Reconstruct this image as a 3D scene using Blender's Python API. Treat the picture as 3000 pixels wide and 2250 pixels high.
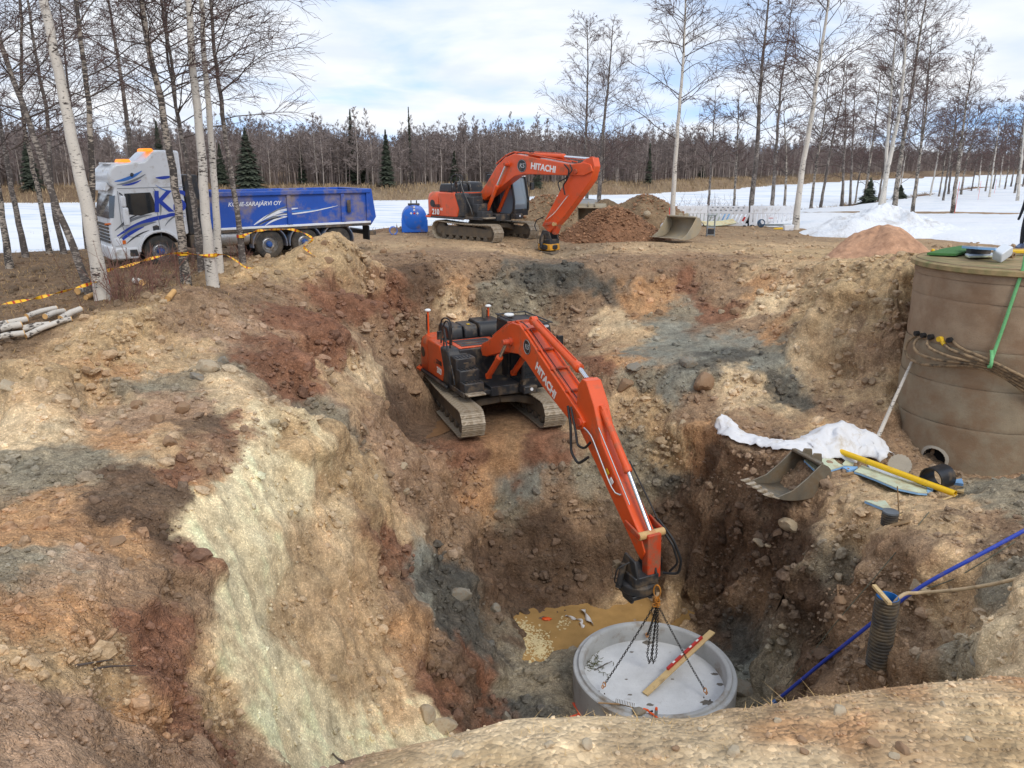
import bpy, bmesh, math, random
import numpy as np
from mathutils import Vector, Matrix
from mathutils.geometry import delaunay_2d_cdt
R=math.radians
for o in list(bpy.data.objects): bpy.data.objects.remove(o)
scene=bpy.context.scene
col=scene.collection
# ------------------------------------------------------------------ camera, sky, sun, exposure
CAMH=3.2; PITCH=16.1; FPX=2254.0
cam=bpy.data.cameras.new('camera'); camo=bpy.data.objects.new('camera',cam); col.objects.link(camo)
camo.location=(0,0,CAMH); camo.rotation_euler=(R(90-PITCH),0,0)
cam.sensor_fit='HORIZONTAL'; cam.sensor_width=36; cam.lens=36*FPX/3000
cam.clip_start=0.05; cam.clip_end=3000
scene.camera=camo
SUN_EL,SUN_AZ=42.0,150.0     # azimuth clockwise from +Y
world=bpy.data.worlds.new('World'); scene.world=world; world.use_nodes=True
nt=world.node_tree; nt.nodes.clear()
def wn(t,**k):
    n=nt.nodes.new(t)
    for a,b in k.items(): setattr(n,a,b)
    return n
wo=wn('ShaderNodeOutputWorld'); bg=wn('ShaderNodeBackground'); bg.inputs['Strength'].default_value=0.1
sky=wn('ShaderNodeTexSky',sky_type='NISHITA'); sky.sun_disc=False
sky.sun_elevation=R(SUN_EL); sky.sun_rotation=R(SUN_AZ); sky.air_density=1.0; sky.dust_density=0.25; sky.ozone_density=3.0
tc=wn('ShaderNodeTexCoord'); sx=wn('ShaderNodeSeparateXYZ'); nt.links.new(tc.outputs['Generated'],sx.inputs[0])
def wm(op,a,b):
    n=wn('ShaderNodeMath',operation=op)
    for i,v in enumerate((a,b)):
        if v is None: continue
        if isinstance(v,(int,float)): n.inputs[i].default_value=v
        else: nt.links.new(v,n.inputs[i])
    return n.outputs[0]
sv=wn('ShaderNodeCombineXYZ'); nt.links.new(sx.outputs[0],sv.inputs[0]); nt.links.new(sx.outputs[1],sv.inputs[1]); nt.links.new(wm('ADD',wm('MAXIMUM',sx.outputs[2],0.0),0.25),sv.inputs[2])
sn=wn('ShaderNodeVectorMath',operation='NORMALIZE'); nt.links.new(sv.outputs[0],sn.inputs[0]); nt.links.new(sn.outputs[0],sky.inputs['Vector'])
zz=wm('ADD',wm('MAXIMUM',sx.outputs[2],0.0),0.16)
cx_=wn('ShaderNodeCombineXYZ'); nt.links.new(wm('DIVIDE',sx.outputs[0],zz),cx_.inputs[0]); nt.links.new(wm('DIVIDE',sx.outputs[1],zz),cx_.inputs[1])
n1=wn('ShaderNodeTexNoise'); n1.inputs['Scale'].default_value=0.85; n1.inputs['Detail'].default_value=7; n1.inputs['Roughness'].default_value=0.52
if 'Distortion' in n1.inputs: n1.inputs['Distortion'].default_value=0.35
nt.links.new(cx_.outputs[0],n1.inputs['Vector'])
rp=wn('ShaderNodeValToRGB'); rp.color_ramp.elements[0].position=0.27; rp.color_ramp.elements[1].position=0.58
rp.color_ramp.interpolation='EASE'
nt.links.new(n1.outputs['Fac'],rp.inputs[0])
n2=wn('ShaderNodeTexNoise'); n2.inputs['Scale'].default_value=2.1; n2.inputs['Detail'].default_value=6
nt.links.new(cx_.outputs[0],n2.inputs['Vector'])
rc=wn('ShaderNodeValToRGB'); rc.color_ramp.elements[0].color=(0.765,0.83,0.93,1); rc.color_ramp.elements[1].color=(0.93,0.955,1,1)
rc.color_ramp.elements[0].position=0.34; rc.color_ramp.elements[1].position=0.62
nt.links.new(n2.outputs['Fac'],rc.inputs[0])
cb=wn('ShaderNodeVectorMath',operation='SCALE'); cb.inputs['Scale'].default_value=7.9; nt.links.new(rc.outputs[0],cb.inputs[0])
sb=wn('ShaderNodeMix',data_type='RGBA',blend_type='MULTIPLY'); sb.inputs['Factor'].default_value=1
nt.links.new(sky.outputs[0],sb.inputs[6]); sb.inputs[7].default_value=(2.0,1.95,1.9,1)
mx=wn('ShaderNodeMix',data_type='RGBA'); nt.links.new(rp.outputs[0],mx.inputs['Factor'])
nt.links.new(sb.outputs[2],mx.inputs[6]); nt.links.new(cb.outputs[0],mx.inputs[7])
nt.links.new(mx.outputs[2],bg.inputs['Color']); nt.links.new(bg.outputs[0],wo.inputs[0])
sl=bpy.data.lights.new('sun','SUN'); sl.energy=1.2; sl.angle=R(24); sl.color=(1,0.95,0.86)
so=bpy.data.objects.new('sun',sl); col.objects.link(so)
sd=Vector((math.sin(R(SUN_AZ))*math.cos(R(SUN_EL)),math.cos(R(SUN_AZ))*math.cos(R(SUN_EL)),math.sin(R(SUN_EL))))
so.rotation_euler=(-sd).to_track_quat('-Z','Y').to_euler(); so.location=(0,0,60)
vs=scene.view_settings; vs.view_transform='Standard'; vs.look='None'; vs.exposure=0.5; vs.gamma=1; vs.use_curve_mapping=False
scene.render.resolution_x=1024; scene.render.resolution_y=768

# ------------------------------------------------------------------ measuring helpers (photo pixel + distance -> world point)
cp,sp=math.cos(R(PITCH)),math.sin(R(PITCH))
def ray(px,py):
    a=(px-1500)/FPX; b=(py-1125)/FPX
    return np.array([a,cp-b*sp,-sp-b*cp])
def at(px,py,Y):
    r=ray(px,py); return np.array([0,0,CAMH])+r*(Y/r[1])
def atz(px,py,z):
    r=ray(px,py); return np.array([0,0,CAMH])+r*((z-CAMH)/r[2])
rng=np.random.default_rng(7); random.seed(7)
# ------------------------------------------------------------------ numpy noise
def _h(i,j,k,s):
    n=(i*73856093)^(j*19349663)^(k*83492791)^(s*2654435761&0x7fffffff)
    n=(n^(n>>13))*1274126177; n=n&0x7fffffff; n=n^(n>>16)
    return (n&0xffff)/32767.5-1
def vnoise(p,s=0):
    p=np.asarray(p,float); f=np.floor(p); i=f.astype(np.int64); t=p-f; t=t*t*(3-2*t)
    r=0
    for a in (0,1):
        wa=t[...,0] if a else 1-t[...,0]
        for b in (0,1):
            wb=t[...,1] if b else 1-t[...,1]
            for c in (0,1):
                wc=t[...,2] if c else 1-t[...,2]
                r=r+wa*wb*wc*_h(i[...,0]+a,i[...,1]+b,i[...,2]+c,s)
    return r
def fbm(p,octv=4,s=0,g=0.5):
    p=np.asarray(p,float); r=0;a=1.
    for o in range(octv):
        r=r+a*vnoise(p*(2.03**o)+o*17.3,s+o); a*=g
    return r
def srgb(r,g,b):
    f=lambda c:(c/255/12.92) if c/255<=.04045 else ((c/255+.055)/1.055)**2.4
    return (f(r),f(g),f(b))
# ------------------------------------------------------------------ mesh builder
def rotm(rx=0,ry=0,rz=0):
    return np.array(Matrix.Rotation(rz,3,'Z')@Matrix.Rotation(ry,3,'Y')@Matrix.Rotation(rx,3,'X'))
class MB:
    def __init__(s): s.v=[]; s.f=[]; s.n=0
    def add(s,v,f):
        v=np.asarray(v,float).reshape(-1,3); s.v.append(v); s.f+= [tuple(i+s.n for i in q) for q in f]; s.n+=len(v); return s
    def box(s,c,d,r=(0,0,0)):
        x,y,z=np.array(d)/2.; m=rotm(*r)
        v=np.array([(-x,-y,-z),(x,-y,-z),(x,y,-z),(-x,y,-z),(-x,-y,z),(x,-y,z),(x,y,z),(-x,y,z)])@m.T+np.array(c)
        return s.add(v,[(3,2,1,0),(4,5,6,7),(0,1,5,4),(1,2,6,5),(2,3,7,6),(3,0,4,7)])
    def bx(s,x0,x1,y0,y1,z0,z1): return s.box(((x0+x1)/2,(y0+y1)/2,(z0+z1)/2),(x1-x0,y1-y0,z1-z0))
    def prism(s,poly,y0,y1,axes='xz'):
        # polygon in plane axes, extruded along the third axis
        n=len(poly); k={'xz':(0,2,1),'xy':(0,1,2),'yz':(1,2,0)}[axes]
        v=np.zeros((2*n,3))
        for j,(a,b) in enumerate(poly):
            for h,t in ((0,y0),(1,y1)):
                v[j+h*n][k[0]]=a; v[j+h*n][k[1]]=b; v[j+h*n][k[2]]=t
        f=[tuple(range(n-1,-1,-1)),tuple(range(n,2*n))]+[(j,(j+1)%n,n+(j+1)%n,n+j) for j in range(n)]
        return s.add(v,f)
    def tube(s,path,r,n=8,cap=True,flat=1.0):
        p=np.asarray(path,float); k=len(p); r=np.full(k,r,float) if np.isscalar(r) else np.asarray(r,float)
        t=np.gradient(p,axis=0); t/=np.linalg.norm(t,axis=1)[:,None]+1e-9
        up=np.array([0,0,1.]) if abs(t[0][2])<.9 else np.array([1.,0,0])
        a=np.cross(t[0],up); a/=np.linalg.norm(a); V=[]
        for i in range(k):
            a=a-t[i]*(a@t[i]); a/=np.linalg.norm(a)+1e-9; b=np.cross(t[i],a)
            th=np.arange(n)*2*math.pi/n
            V.append(p[i]+r[i]*(np.cos(th)[:,None]*a+flat*np.sin(th)[:,None]*b))
        f=[(i*n+j,i*n+(j+1)%n,(i+1)*n+(j+1)%n,(i+1)*n+j) for i in range(k-1) for j in range(n)]
        if cap: f+= [tuple(range(n-1,-1,-1)),tuple(range((k-1)*n,k*n))]
        return s.add(np.concatenate(V),f)
    def cyl(s,p0,p1,r,n=16,r1=None): return s.tube([p0,p1],[r,r if r1 is None else r1],n)
    def lathe(s,prof,c=(0,0,0),n=32,axis='z',close=False):
        # prof: (radius, height)
        V=[]
        for i in range(n):
            t=2*math.pi*i/n
            for r,h in prof:
                q=(r*math.cos(t),r*math.sin(t),h)
                if axis=='y': q=(q[0],q[2],q[1])
                if axis=='x': q=(q[2],q[0],q[1])
                V.append(np.array(q)+np.array(c))
        k=len(prof); f=[]
        for i in range(n):
            for j in range(k if close else k-1):
                j2=(j+1)%k; f.append((i*k+j,((i+1)%n)*k+j,((i+1)%n)*k+j2,i*k+j2))
        return s.add(V,f)
    def torus(s,c,ax,R_,r,n=16,m=6,arc=2*math.pi,squash=1.0,ref=None):
        ax=Vector(ax).normalized(); u=Vector(ref) if ref is not None else ax.orthogonal(); u=(u-ax*u.dot(ax)).normalized(); w=ax.cross(u)
        full=abs(arc-2*math.pi)<1e-6; k=n if full else n+1
        pts=[np.array(c)+np.array(u)*R_*math.cos(arc*i/n)+np.array(w)*R_*squash*math.sin(arc*i/n) for i in range(k)]
        V=[]
        for i in range(k):
            d=np.array(u)*math.cos(arc*i/n)+np.array(w)*math.sin(arc*i/n)
            for j in range(m): V.append(pts[i]+r*(d*math.cos(2*math.pi*j/m)+np.array(ax)*math.sin(2*math.pi*j/m)))
        f=[(i*m+j,((i+1)%k)*m+j,((i+1)%k)*m+(j+1)%m,i*m+(j+1)%m) for i in range(n) for j in range(m)]
        return s.add(V,f)
    def grid(s,P):
        P=np.asarray(P,float); a,b=P.shape[:2]
        return s.add(P.reshape(-1,3),[(i*b+j,(i+1)*b+j,(i+1)*b+j+1,i*b+j+1) for i in range(a-1) for j in range(b-1)])
    def xf(s,sc=1.0,off=(0,0,0)):
        s.v=[v*sc+np.array(off) for v in s.v]; return s
    def mesh(s,name,m,smooth=None):
        me=bpy.data.meshes.new(name); me.from_pydata(np.concatenate(s.v).tolist(),[],s.f); 
        if m is not None: me.materials.append(m)
        fixnormals(me)
        if smooth is not None: shade(me,smooth)
        return me
    def build(s,name,m,parent=None,smooth=35,bevel=0,seg=2):
        o=bpy.data.objects.new(name,s.mesh(name,m,smooth)); col.objects.link(o); o.parent=parent
        if bevel:
            b=o.modifiers.new('bevel','BEVEL'); b.width=bevel; b.segments=seg; b.limit_method='ANGLE'; b.angle_limit=R(40)
        return o
def fixnormals(me):
    bm=bmesh.new(); bm.from_mesh(me); bmesh.ops.recalc_face_normals(bm,faces=bm.faces); bm.to_mesh(me); bm.free()
def shade(me,ang):
    me.polygons.foreach_set('use_smooth',[True]*len(me.polygons))
    if ang<179: me.set_sharp_from_angle(angle=R(ang))
def fast_mesh(name,v,f,m,smooth=True):
    v=np.asarray(v,np.float32); f=np.asarray(f,np.int32); me=bpy.data.meshes.new(name); k=f.shape[1]
    me.vertices.add(len(v)); me.vertices.foreach_set('co',v.ravel())
    me.loops.add(f.size); me.loops.foreach_set('vertex_index',f.ravel())
    me.polygons.add(len(f)); me.polygons.foreach_set('loop_start',np.arange(0,f.size,k,dtype=np.int32))
    try: me.polygons.foreach_set('loop_total',np.full(len(f),k,np.int32))
    except Exception: pass
    me.polygons.foreach_set('use_smooth',np.full(len(f),smooth,bool))
    me.update(calc_edges=True)
    if m is not None: me.materials.append(m)
    return me
def vcol(me,c,name='Col'):
    a=me.color_attributes.new(name,'FLOAT_COLOR','POINT'); d=np.ones((len(c),4),np.float32); d[:,:3]=c; a.data.foreach_set('color',d.ravel())
def link(name,me,parent=None,loc=None,rot=None,sc=None):
    o=bpy.data.objects.new(name,me); col.objects.link(o); o.parent=parent
    if loc is not None: o.location=loc
    if rot is not None: o.rotation_euler=rot
    if sc is not None: o.scale=(sc,)*3 if np.isscalar(sc) else sc
    return o
def tag(o,label=None,cat=None,group=None,kind=None):
    if label: o['label']=label
    if cat: o['category']=cat
    if group: o['group']=group
    if kind: o['kind']=kind
    return o
def empty(name,loc,rz=0,label=None,cat=None,group=None,rot=None):
    o=bpy.data.objects.new(name,None); col.objects.link(o); o.location=loc; o.rotation_euler=rot if rot is not None else (0,0,rz); o.empty_display_size=.1
    return tag(o,label,cat,group)
def copy_tree(o,parent=None):
    c=o.copy(); col.objects.link(c); c.parent=parent
    for ch in list(o.children): copy_tree(ch,c)
    return c
def text_mesh(txt,size,m,name='lettering',extr=0.004,shear=0,bold=0.0,align='CENTER'):
    cu=bpy.data.curves.new(name,'FONT'); cu.body=txt; cu.size=size; cu.extrude=extr; cu.shear=shear; cu.offset=bold; cu.align_x=align; cu.align_y='CENTER'
    t=bpy.data.objects.new(name,cu); col.objects.link(t)
    dg=bpy.context.evaluated_depsgraph_get(); me=bpy.data.meshes.new_from_object(t.evaluated_get(dg))
    bpy.data.objects.remove(t); bpy.data.curves.remove(cu); me.materials.clear(); me.materials.append(m); return me
def place_text(me,parent,origin,xdir,ydir,name='lettering'):
    x=Vector(xdir).normalized(); y=Vector(ydir); y=(y-x*y.dot(x)).normalized(); z=x.cross(y)
    o=link(name,me,parent); M=Matrix((x,y,z)).transposed().to_4x4(); M.translation=Vector(origin); o.matrix_local=M; return o
# ------------------------------------------------------------------ materials
class NB:
    def __init__(s,name):
        s.m=bpy.data.materials.new(name); s.m.use_nodes=True; s.t=s.m.node_tree; s.p=s.t.nodes['Principled BSDF']; s.out=s.t.nodes['Material Output']
        s._tc=None
    def n(s,t,**k):
        n=s.t.nodes.new(t)
        for a,b in k.items(): setattr(n,a,b)
        return n
    def l(s,a,b): s.t.links.new(a,b)
    def co(s,kind='Object'):
        if not s._tc: s._tc=s.n('ShaderNodeTexCoord')
        return s._tc.outputs[kind]
    def noise(s,scale,detail=4,rough=.55,vec=None,stretch=None,dist=0):
        n=s.n('ShaderNodeTexNoise'); n.inputs['Scale'].default_value=scale; n.inputs['Detail'].default_value=detail; n.inputs['Roughness'].default_value=rough; n.inputs['Distortion'].default_value=dist
        v=vec or s.co()
        if stretch:
            mp=s.n('ShaderNodeMapping'); mp.inputs['Scale'].default_value=stretch; s.l(v,mp.inputs[0]); v=mp.outputs[0]
        s.l(v,n.inputs['Vector']); return n.outputs['Fac']
    def ramp(s,fac,stops):
        r=s.n('ShaderNodeValToRGB'); e=r.color_ramp.elements
        while len(e)<len(stops): e.new(.5)
        for k,(p,c) in enumerate(stops):
            e[k].position=p; e[k].color=(*c,1) if len(c)==3 else c
        s.l(fac,r.inputs[0]); return r.outputs[0]
    def mix(s,f,a,b,mode='MIX'):
        m=s.n('ShaderNodeMix',data_type='RGBA',blend_type=mode)
        for sock,v in ((m.inputs['Factor'],f),(m.inputs[6],a),(m.inputs[7],b)):
            if isinstance(v,(int,float)): sock.default_value=v
            elif isinstance(v,tuple): sock.default_value=(*v,1) if len(v)==3 else v
            else: s.l(v,sock)
        return m.outputs[2]
    def bump(s,h,st,dist=.02,prev=None):
        b=s.n('ShaderNodeBump'); b.inputs['Strength'].default_value=st; b.inputs['Distance'].default_value=dist; s.l(h,b.inputs['Height'])
        if prev is not None: s.l(prev,b.inputs['Normal'])
        s.l(b.outputs[0],s.p.inputs['Normal']); return b.outputs[0]
    def col(s,v):
        if isinstance(v,tuple): s.p.inputs['Base Color'].default_value=(*v,1)
        else: s.l(v,s.p.inputs['Base Color'])
    def set(s,**k):
        for a,b in k.items():
            i=s.p.inputs[a.replace('_',' ')]
            if hasattr(b,'links') or hasattr(b,'is_linked'): s.l(b,i)
            else: i.default_value=b
        return s
MUD=srgb(122,103,80)
def pm(name,c,rough=.5,metal=0,var=.12,scale=6,dirt=0.0,dirtcol=MUD,dscale=3.0,bump=0,bscale=40,spec=.5,coat=0):
    b=NB(name); f=b.noise(scale,5)
    c2=tuple(min(1,x*(1+var)) for x in c); c1=tuple(x*(1-var) for x in c)
    v=b.ramp(f,[(.3,c1),(.7,c2)])
    rr=None
    if dirt>0:
        d=b.noise(dscale,7,.65); w=.5-(dirt-.5)*.34
        df=b.ramp(d,[(max(0,w-.10),(0,0,0)),(min(1,w+.14),(1,1,1))])
        v=b.mix(df,v,dirtcol)
        rr=b.n('ShaderNodeMapRange'); b.l(df,rr.inputs[0]); rr.inputs[3].default_value=rough; rr.inputs[4].default_value=.9; b.l(rr.outputs[0],b.p.inputs['Roughness'])
    b.col(v); b.p.inputs['Metallic'].default_value=metal; b.p.inputs['Specular IOR Level'].default_value=spec
    if rr is None: b.p.inputs['Roughness'].default_value=rough
    if coat: b.p.inputs['Coat Weight'].default_value=coat
    if bump: b.bump(b.noise(bscale,5),bump,.01)
    return b.m

def tubes_np(Pt,Rr,n):
    N,K,_=Pt.shape; t=np.gradient(Pt,axis=1); t/=np.linalg.norm(t,axis=2)[...,None]+1e-9
    ref=np.where(np.abs(t[:,:1,2:3])<.85,np.array([[[0,0,1.]]]),np.array([[[1.,0,0]]])); ref=np.broadcast_to(ref,t.shape)
    a=np.cross(t,ref); a/=np.linalg.norm(a,axis=2)[...,None]+1e-9; b=np.cross(t,a)
    th=np.arange(n)*2*math.pi/n
    V=Pt[:,:,None,:]+Rr[:,:,None,None]*(np.cos(th)[None,None,:,None]*a[:,:,None,:]+np.sin(th)[None,None,:,None]*b[:,:,None,:])
    i=np.arange(N*K*n).reshape(N,K,n); j=np.roll(i,-1,axis=2)
    f=np.stack([i[:,:-1],j[:,:-1],j[:,1:],i[:,1:]],-1).reshape(-1,4)
    return V.reshape(-1,3),f
def unit(v): return v/(np.linalg.norm(v,axis=-1,keepdims=True)+1e-9)
def spline(pts,K):
    pts=np.asarray(pts,float); d=np.r_[0,np.cumsum(np.linalg.norm(np.diff(pts,axis=0),axis=1))]; s=np.linspace(0,d[-1],K)
    q=np.stack([np.interp(s,d,pts[:,i]) for i in range(3)],-1)
    for _ in range(max(1,K//10)):
        q[1:-1]=.25*q[:-2]+.5*q[1:-1]+.25*q[2:]
    return q
def join_np(parts):
    V=[];Fq=[];n=0
    for v,f in parts: V.append(v);Fq.append(f+n);n+=len(v)
    return np.concatenate(V),np.concatenate(Fq)
# ------------------------------------------------------------------ bark
def bark_mat(name,white,dark,amt=.5,low=.0):
    b=NB(name); pos=b.co('Object')
    n=b.noise(9,5,.6,pos,(1,1,3.2)); n2=b.noise(2.2,4,.6,pos); n3=b.noise(40,3,.6,pos,(.5,.5,5))
    f=b.n('ShaderNodeMath',operation='ADD'); b.l(n,f.inputs[0]); 
    k=b.n('ShaderNodeMath',operation='MULTIPLY'); b.l(n2,k.inputs[0]); k.inputs[1].default_value=.75; b.l(k.outputs[0],f.inputs[1])
    c0=b.ramp(b.noise(1.3,3,.5,pos),[(.35,tuple(x*.80 for x in white)),(.65,white)])
    fk=b.ramp(f.outputs[0],[(.55+.26*amt,(1,1,1)),(.62+.26*amt,(0,0,0))])
    c=b.mix(fk,c0,dark)
    c=b.mix(b.ramp(n3,[(.30,(.55,.55,.55)),(.42,(0,0,0))]),c,tuple(x*1.5 for x in dark))
    b.col(c); b.set(Roughness=.8); b.bump(n,.5,.02); return b.m
WHT=srgb(212,204,192)
M_BARK=bark_mat('birch_bark_white',WHT,srgb(66,58,54),.62)
M_BARKM=bark_mat('birch_bark_mottled',srgb(176,164,150),srgb(68,62,58),1.15)
M_BARKD=bark_mat('birch_bark_dark',srgb(158,148,138),srgb(84,76,71),1.30)
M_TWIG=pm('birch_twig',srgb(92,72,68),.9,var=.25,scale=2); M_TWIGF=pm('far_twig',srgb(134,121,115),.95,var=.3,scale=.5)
M_LIMB=pm('birch_limb',srgb(86,76,70),.9,var=.3,scale=4)
# ------------------------------------------------------------------ terrain heights
def lerp_tab(t,tab):
    a=np.array(tab,float); return np.interp(t,a[:,0],a[:,1])
NEAR=[(-120,14),(-40,26),(-21,34),(-8,47),(10,60),(29,74),(66,122),(135,190),(300,310),(700,560)]
FAR=[(-300,66),(-120,78),(-57,86),(-14,93),(22,114),(84,195),(170,280),(320,390),(700,640)]
def smooth01(t): t=np.clip(t,0,1); return t*t*(3-2*t)
ICE_Z=-1.2
def zbase(x,y):
    x=np.asarray(x,float);y=np.asarray(y,float)
    d1=lerp_tab(x,NEAR)-y; d2=y-lerp_tab(x,FAR)
    wob=1.2*vnoise(np.stack([x*.12,y*.12,0*x],-1),5)+.5*vnoise(np.stack([x*.5,y*.5,0*x],-1),6)
    land=-.2-.45*smooth01((y-34)/35)+.06*vnoise(np.stack([x*.3,y*.3,0*x],-1),8)-.50*np.exp(-((x-1.5)/1.8)**2-((y-32.2)/2.4)**2)
    z=-2.4+(land+2.4)*smooth01((d1*.7+wob+3)/6)
    far=-2.4+2.6*smooth01((d2*.7+wob+1.5)/7)+.012*np.clip(d2,0,400)*.3
    return np.maximum(z,far)
XL,XR,YN,YF=-17.0,19.0,-1.6,31.0
C=[]
def cpt(*pts):
    for p in pts: C.append(at(*p))
def cz(z,*pts):
    for p in pts: C.append(atz(p[0],p[1],z))
# back rim
cpt((1180,800,26.5),(1300,765,28),(1420,748,29),(1600,780,27.6),(1760,770,28),(1900,762,28.5),(2100,757,28.5),(2210,768,27.8))
# back wall toe + exc platform
cz(-4.15,(1150,1140),(1250,1120)); C+= [(-1.6,25.6,-4.2),(.2,25.4,-4.2),(-.9,27.0,-1.3),(.9,27.0,-1.9)]
cz(-4.2,(1190,1260),(1290,1200)); C+=[(-.6,22,-4.27),(.8,21.5,-4.27),(1.6,21,-4.27),(-2,22.5,-4.27),(0.3,23.8,-4.25),(-2.2,20.3,-4.3)]
# grey ledge
cpt((1650,930,26.8),(1760,915,26.8),(1950,905,26.6),(2080,920,25.6),(1900,980,24.5),(2050,1000,23.6),(2200,1010,23.3),(1720,1000,25.2),(1850,1075,22.3),(2000,1085,21.4),(2150,1095,20.9),(2250,1075,21.1))
cpt((2290,1040,21.6),(2280,1160,20.5),(2180,1150,20.4),(2050,1150,20.9),(1680,1050,24.0),(1750,1150,22),(1800,1250,21),(1900,1300,20.2),(1950,1200,20.9),(2050,1250,19.5),(2150,1300,18.0),(2300,1330,17),(2500,1250,18.5),(2420,1180,19.8),(2330,1190,20.2))
# right slope
cpt((2220,800,26.8),(2300,900,24.6),(2320,1000,22.5),(2450,800,24),(2450,950,22),(2480,1100,20.5),(2600,850,21),(2600,1000,20.0),(2600,1150,19),(2600,1300,17.8),(2640,772,20.2),(2350,770,26),(2700,755,22))
# bench
cpt((2620,1360,17.0),(2760,1400,16.3),(2950,1400,15.8),(2300,1480,14.6),(2450,1550,13.4),(2600,1500,14),(2800,1480,14.3),(2700,1600,12.5),(3000,1420,14.6),(2900,1550,12.6),(3000,1600,11.5),(2950,1750,10),(3000,1850,9.2),(2800,1850,10.2),(2450,1420,15.6))
cpt((2150,1450,17.4),(2250,1530,16),(2350,1620,14.5),(2480,1700,13.1),(2600,1780,11.6),(2720,1900,10.4))
cpt((2100,1550,17.9),(2200,1650,16.6),(2300,1750,15.0),(2400,1850,13.7),(2570,1940,12.0),(2700,2000,10.8),(2450,2000,12.4))
cpt((2200,1850,16.1),(2250,1950,15.0),(2220,2030,14.3),(2320,2050,13.2),(2100,1750,17.8))
# wall below the platform
cpt((1250,1350,19.0),(1430,1292,20.3),(1560,1278,20.6),(1680,1272,20.6),(1300,1480,17.8),(1500,1420,19.8),(1700,1450,19.6),(1500,1560,19.3),(1700,1600,19.0),(1500,1700,18.7),(1350,1600,17.3),(1400,1700,17.4),(1900,1450,19.4),(1850,1600,19),(2000,1600,18.4),(2020,1400,19.3))
WZ=-8.2
cz(WZ-.02,(1490,1800),(1600,1775),(1700,1762),(1900,1735),(2000,1765),(2080,1810))
# pit floor
C+=[(2.9,14.3,-8.45),(1.2,17.2,-8.5),(.6,16.2,-8.5),(2.2,17.8,-8.5),(3.8,16.9,-8.35),(4.8,12.2,-8.1),(2.5,11.5,-8.2),(.4,11.4,-8.1),(1.0,9.6,-8.0),(3.6,9.4,-7.9),(6,9.6,-7.2)]
cz(-7.93,(1500,1950),(1600,1945),(1520,2080),(1620,2050),(1560,2000))
# deep left wall
cpt((1300,1750,14.9),(1250,1950,12.7),(1270,2150,11.2),(1400,1850,14.8),(1370,2000,13.3),(1465,1900,15.7),(1465,2050,14.1),(1440,2140,13.1))
# left bank: upper terrace, cut step, lower terrace, long cut slope facing the pit
cpt((1130,870,23),(1000,960,19.6),(870,1030,17.0),(1050,1120,19),(1090,1000,22),(1080,1280,19.6),(1125,1150,23.8),(1000,1200,16.5),(950,1130,17.0),(1100,1400,16.0),(1150,1480,15.7),(1180,1580,15.2),(1200,1700,14.1))
LZ={1180:(-.95,-.95,-.95,-1.0,-1.0,-1.05,None,None),1300:(-1.0,-1.05,-1.1,-1.2,-1.4,-1.75,-2.7,None),1500:(-1.1,-1.2,-1.4,-1.7,-2.1,-2.7,-3.4,None),1700:(-1.1,-1.35,-1.8,-2.2,-2.8,-3.5,-4.3,None),1900:(-1.1,-1.5,-2.1,-2.7,-3.4,-4.2,-5.0,-5.6),2100:(-1.0,-1.6,-2.3,-3.0,-3.8,-4.7,-5.5,-6.1),2250:(-.9,-1.6,-2.4,-3.2,-4.1,-5.0,-5.8,-6.4)}
for row,zs_ in LZ.items():
    for c_,z in zip((0,250,450,600,750,900,1050,1180),zs_):
        if z is not None: C.append(atz(c_,row,z))
cz(0.0,(0,1035),(90,1040),(180,1035),(270,1000),(350,955),(430,925),(0,860),(200,850),(0,950),(250,930)); cz(.1,(400,890),(480,880))
for (a_,b_,z) in ((0,1130,-.72),(90,1150,-.76),(180,1140,-.74),(290,1105,-.7),(390,1060,-.66),(470,1015,-.6),(560,880,.05),(600,960,-.5),(560,1050,-.85),(700,1060,-1.0),(700,900,-.35),(760,960,-.65),(640,830,.0),(900,830,-.2),(1060,800,-.3),(820,880,-.4)): C.append(atz(a_,b_,z))
# near mound under the photographer
EDGE=[(1000,2240),(1250,2185),(1400,2145),(1550,2108),(1700,2088),(1850,2105),(2000,2125),(2120,2100),(2250,2052),(2500,2030),(2750,1998),(3000,1958)]
for k,(a,b) in enumerate(EDGE):
    e=atz(a,b-18,1.29); C.append(e); C.append((e[0]*.8,e[1]*.86,1.33)); C.append((e[0]*1.10,e[1]+.22,1.13)); C.append((e[0]*1.25,e[1]+.5,.45)); 
    C.append((e[0]*1.5,e[1]+1.0,-1.0)); C.append((e[0]*2.0,e[1]+2.7,-4.2)); C.append((e[0]*2.2,e[1]+4.6,-6.6))
C+=[(-3,.2,1.0),(-1.6,1.0,1.2),(-2.2,2.4,.2),(-4,3.4,-.6),(-1.2,3.4,-.8),(-2.5,4.4,-1.6),(-7,2.4,.0),(0,1.0,1.42),(0,-1.6,1.5),(3,1.2,1.40),(5.5,1.0,1.35),(8,2.5,1.2),(12,4,.8),(14,9,-.6),(15,13,-2.4),(15.5,18.5,-.6),(12.4,21.6,.80),(9.4,21.6,.35),(10.6,21.0,.6),]
for t in np.linspace(0,1,13):
    for q in ((XL+(XR-XL)*t,YF),(XL,YN+(YF-YN)*t),(XR,YN+(YF-YN)*t),(XL+(XR-XL)*t,YN)):
        z=float(zbase(np.array(q[0]),np.array(q[1])))
        if q[1]<4: z=1.45 if abs(q[0])<6 else .5
        if q[0]<-15 and q[1]<12: z=-.6
        if q[0]>18 and q[1]<26: z=.5
        C.append((q[0],q[1],z))
for an,z in ((130,-.6),(150,-2.0),(168,-2.9),(185,-3.35),(205,-3.7),(230,-3.85),(250,-3.85),(270,-3.8),(295,-3.7),(320,-3.3)): C.append((11.85+2.2*math.cos(R(an)),18.55+2.3*math.sin(R(an)),z))
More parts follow.
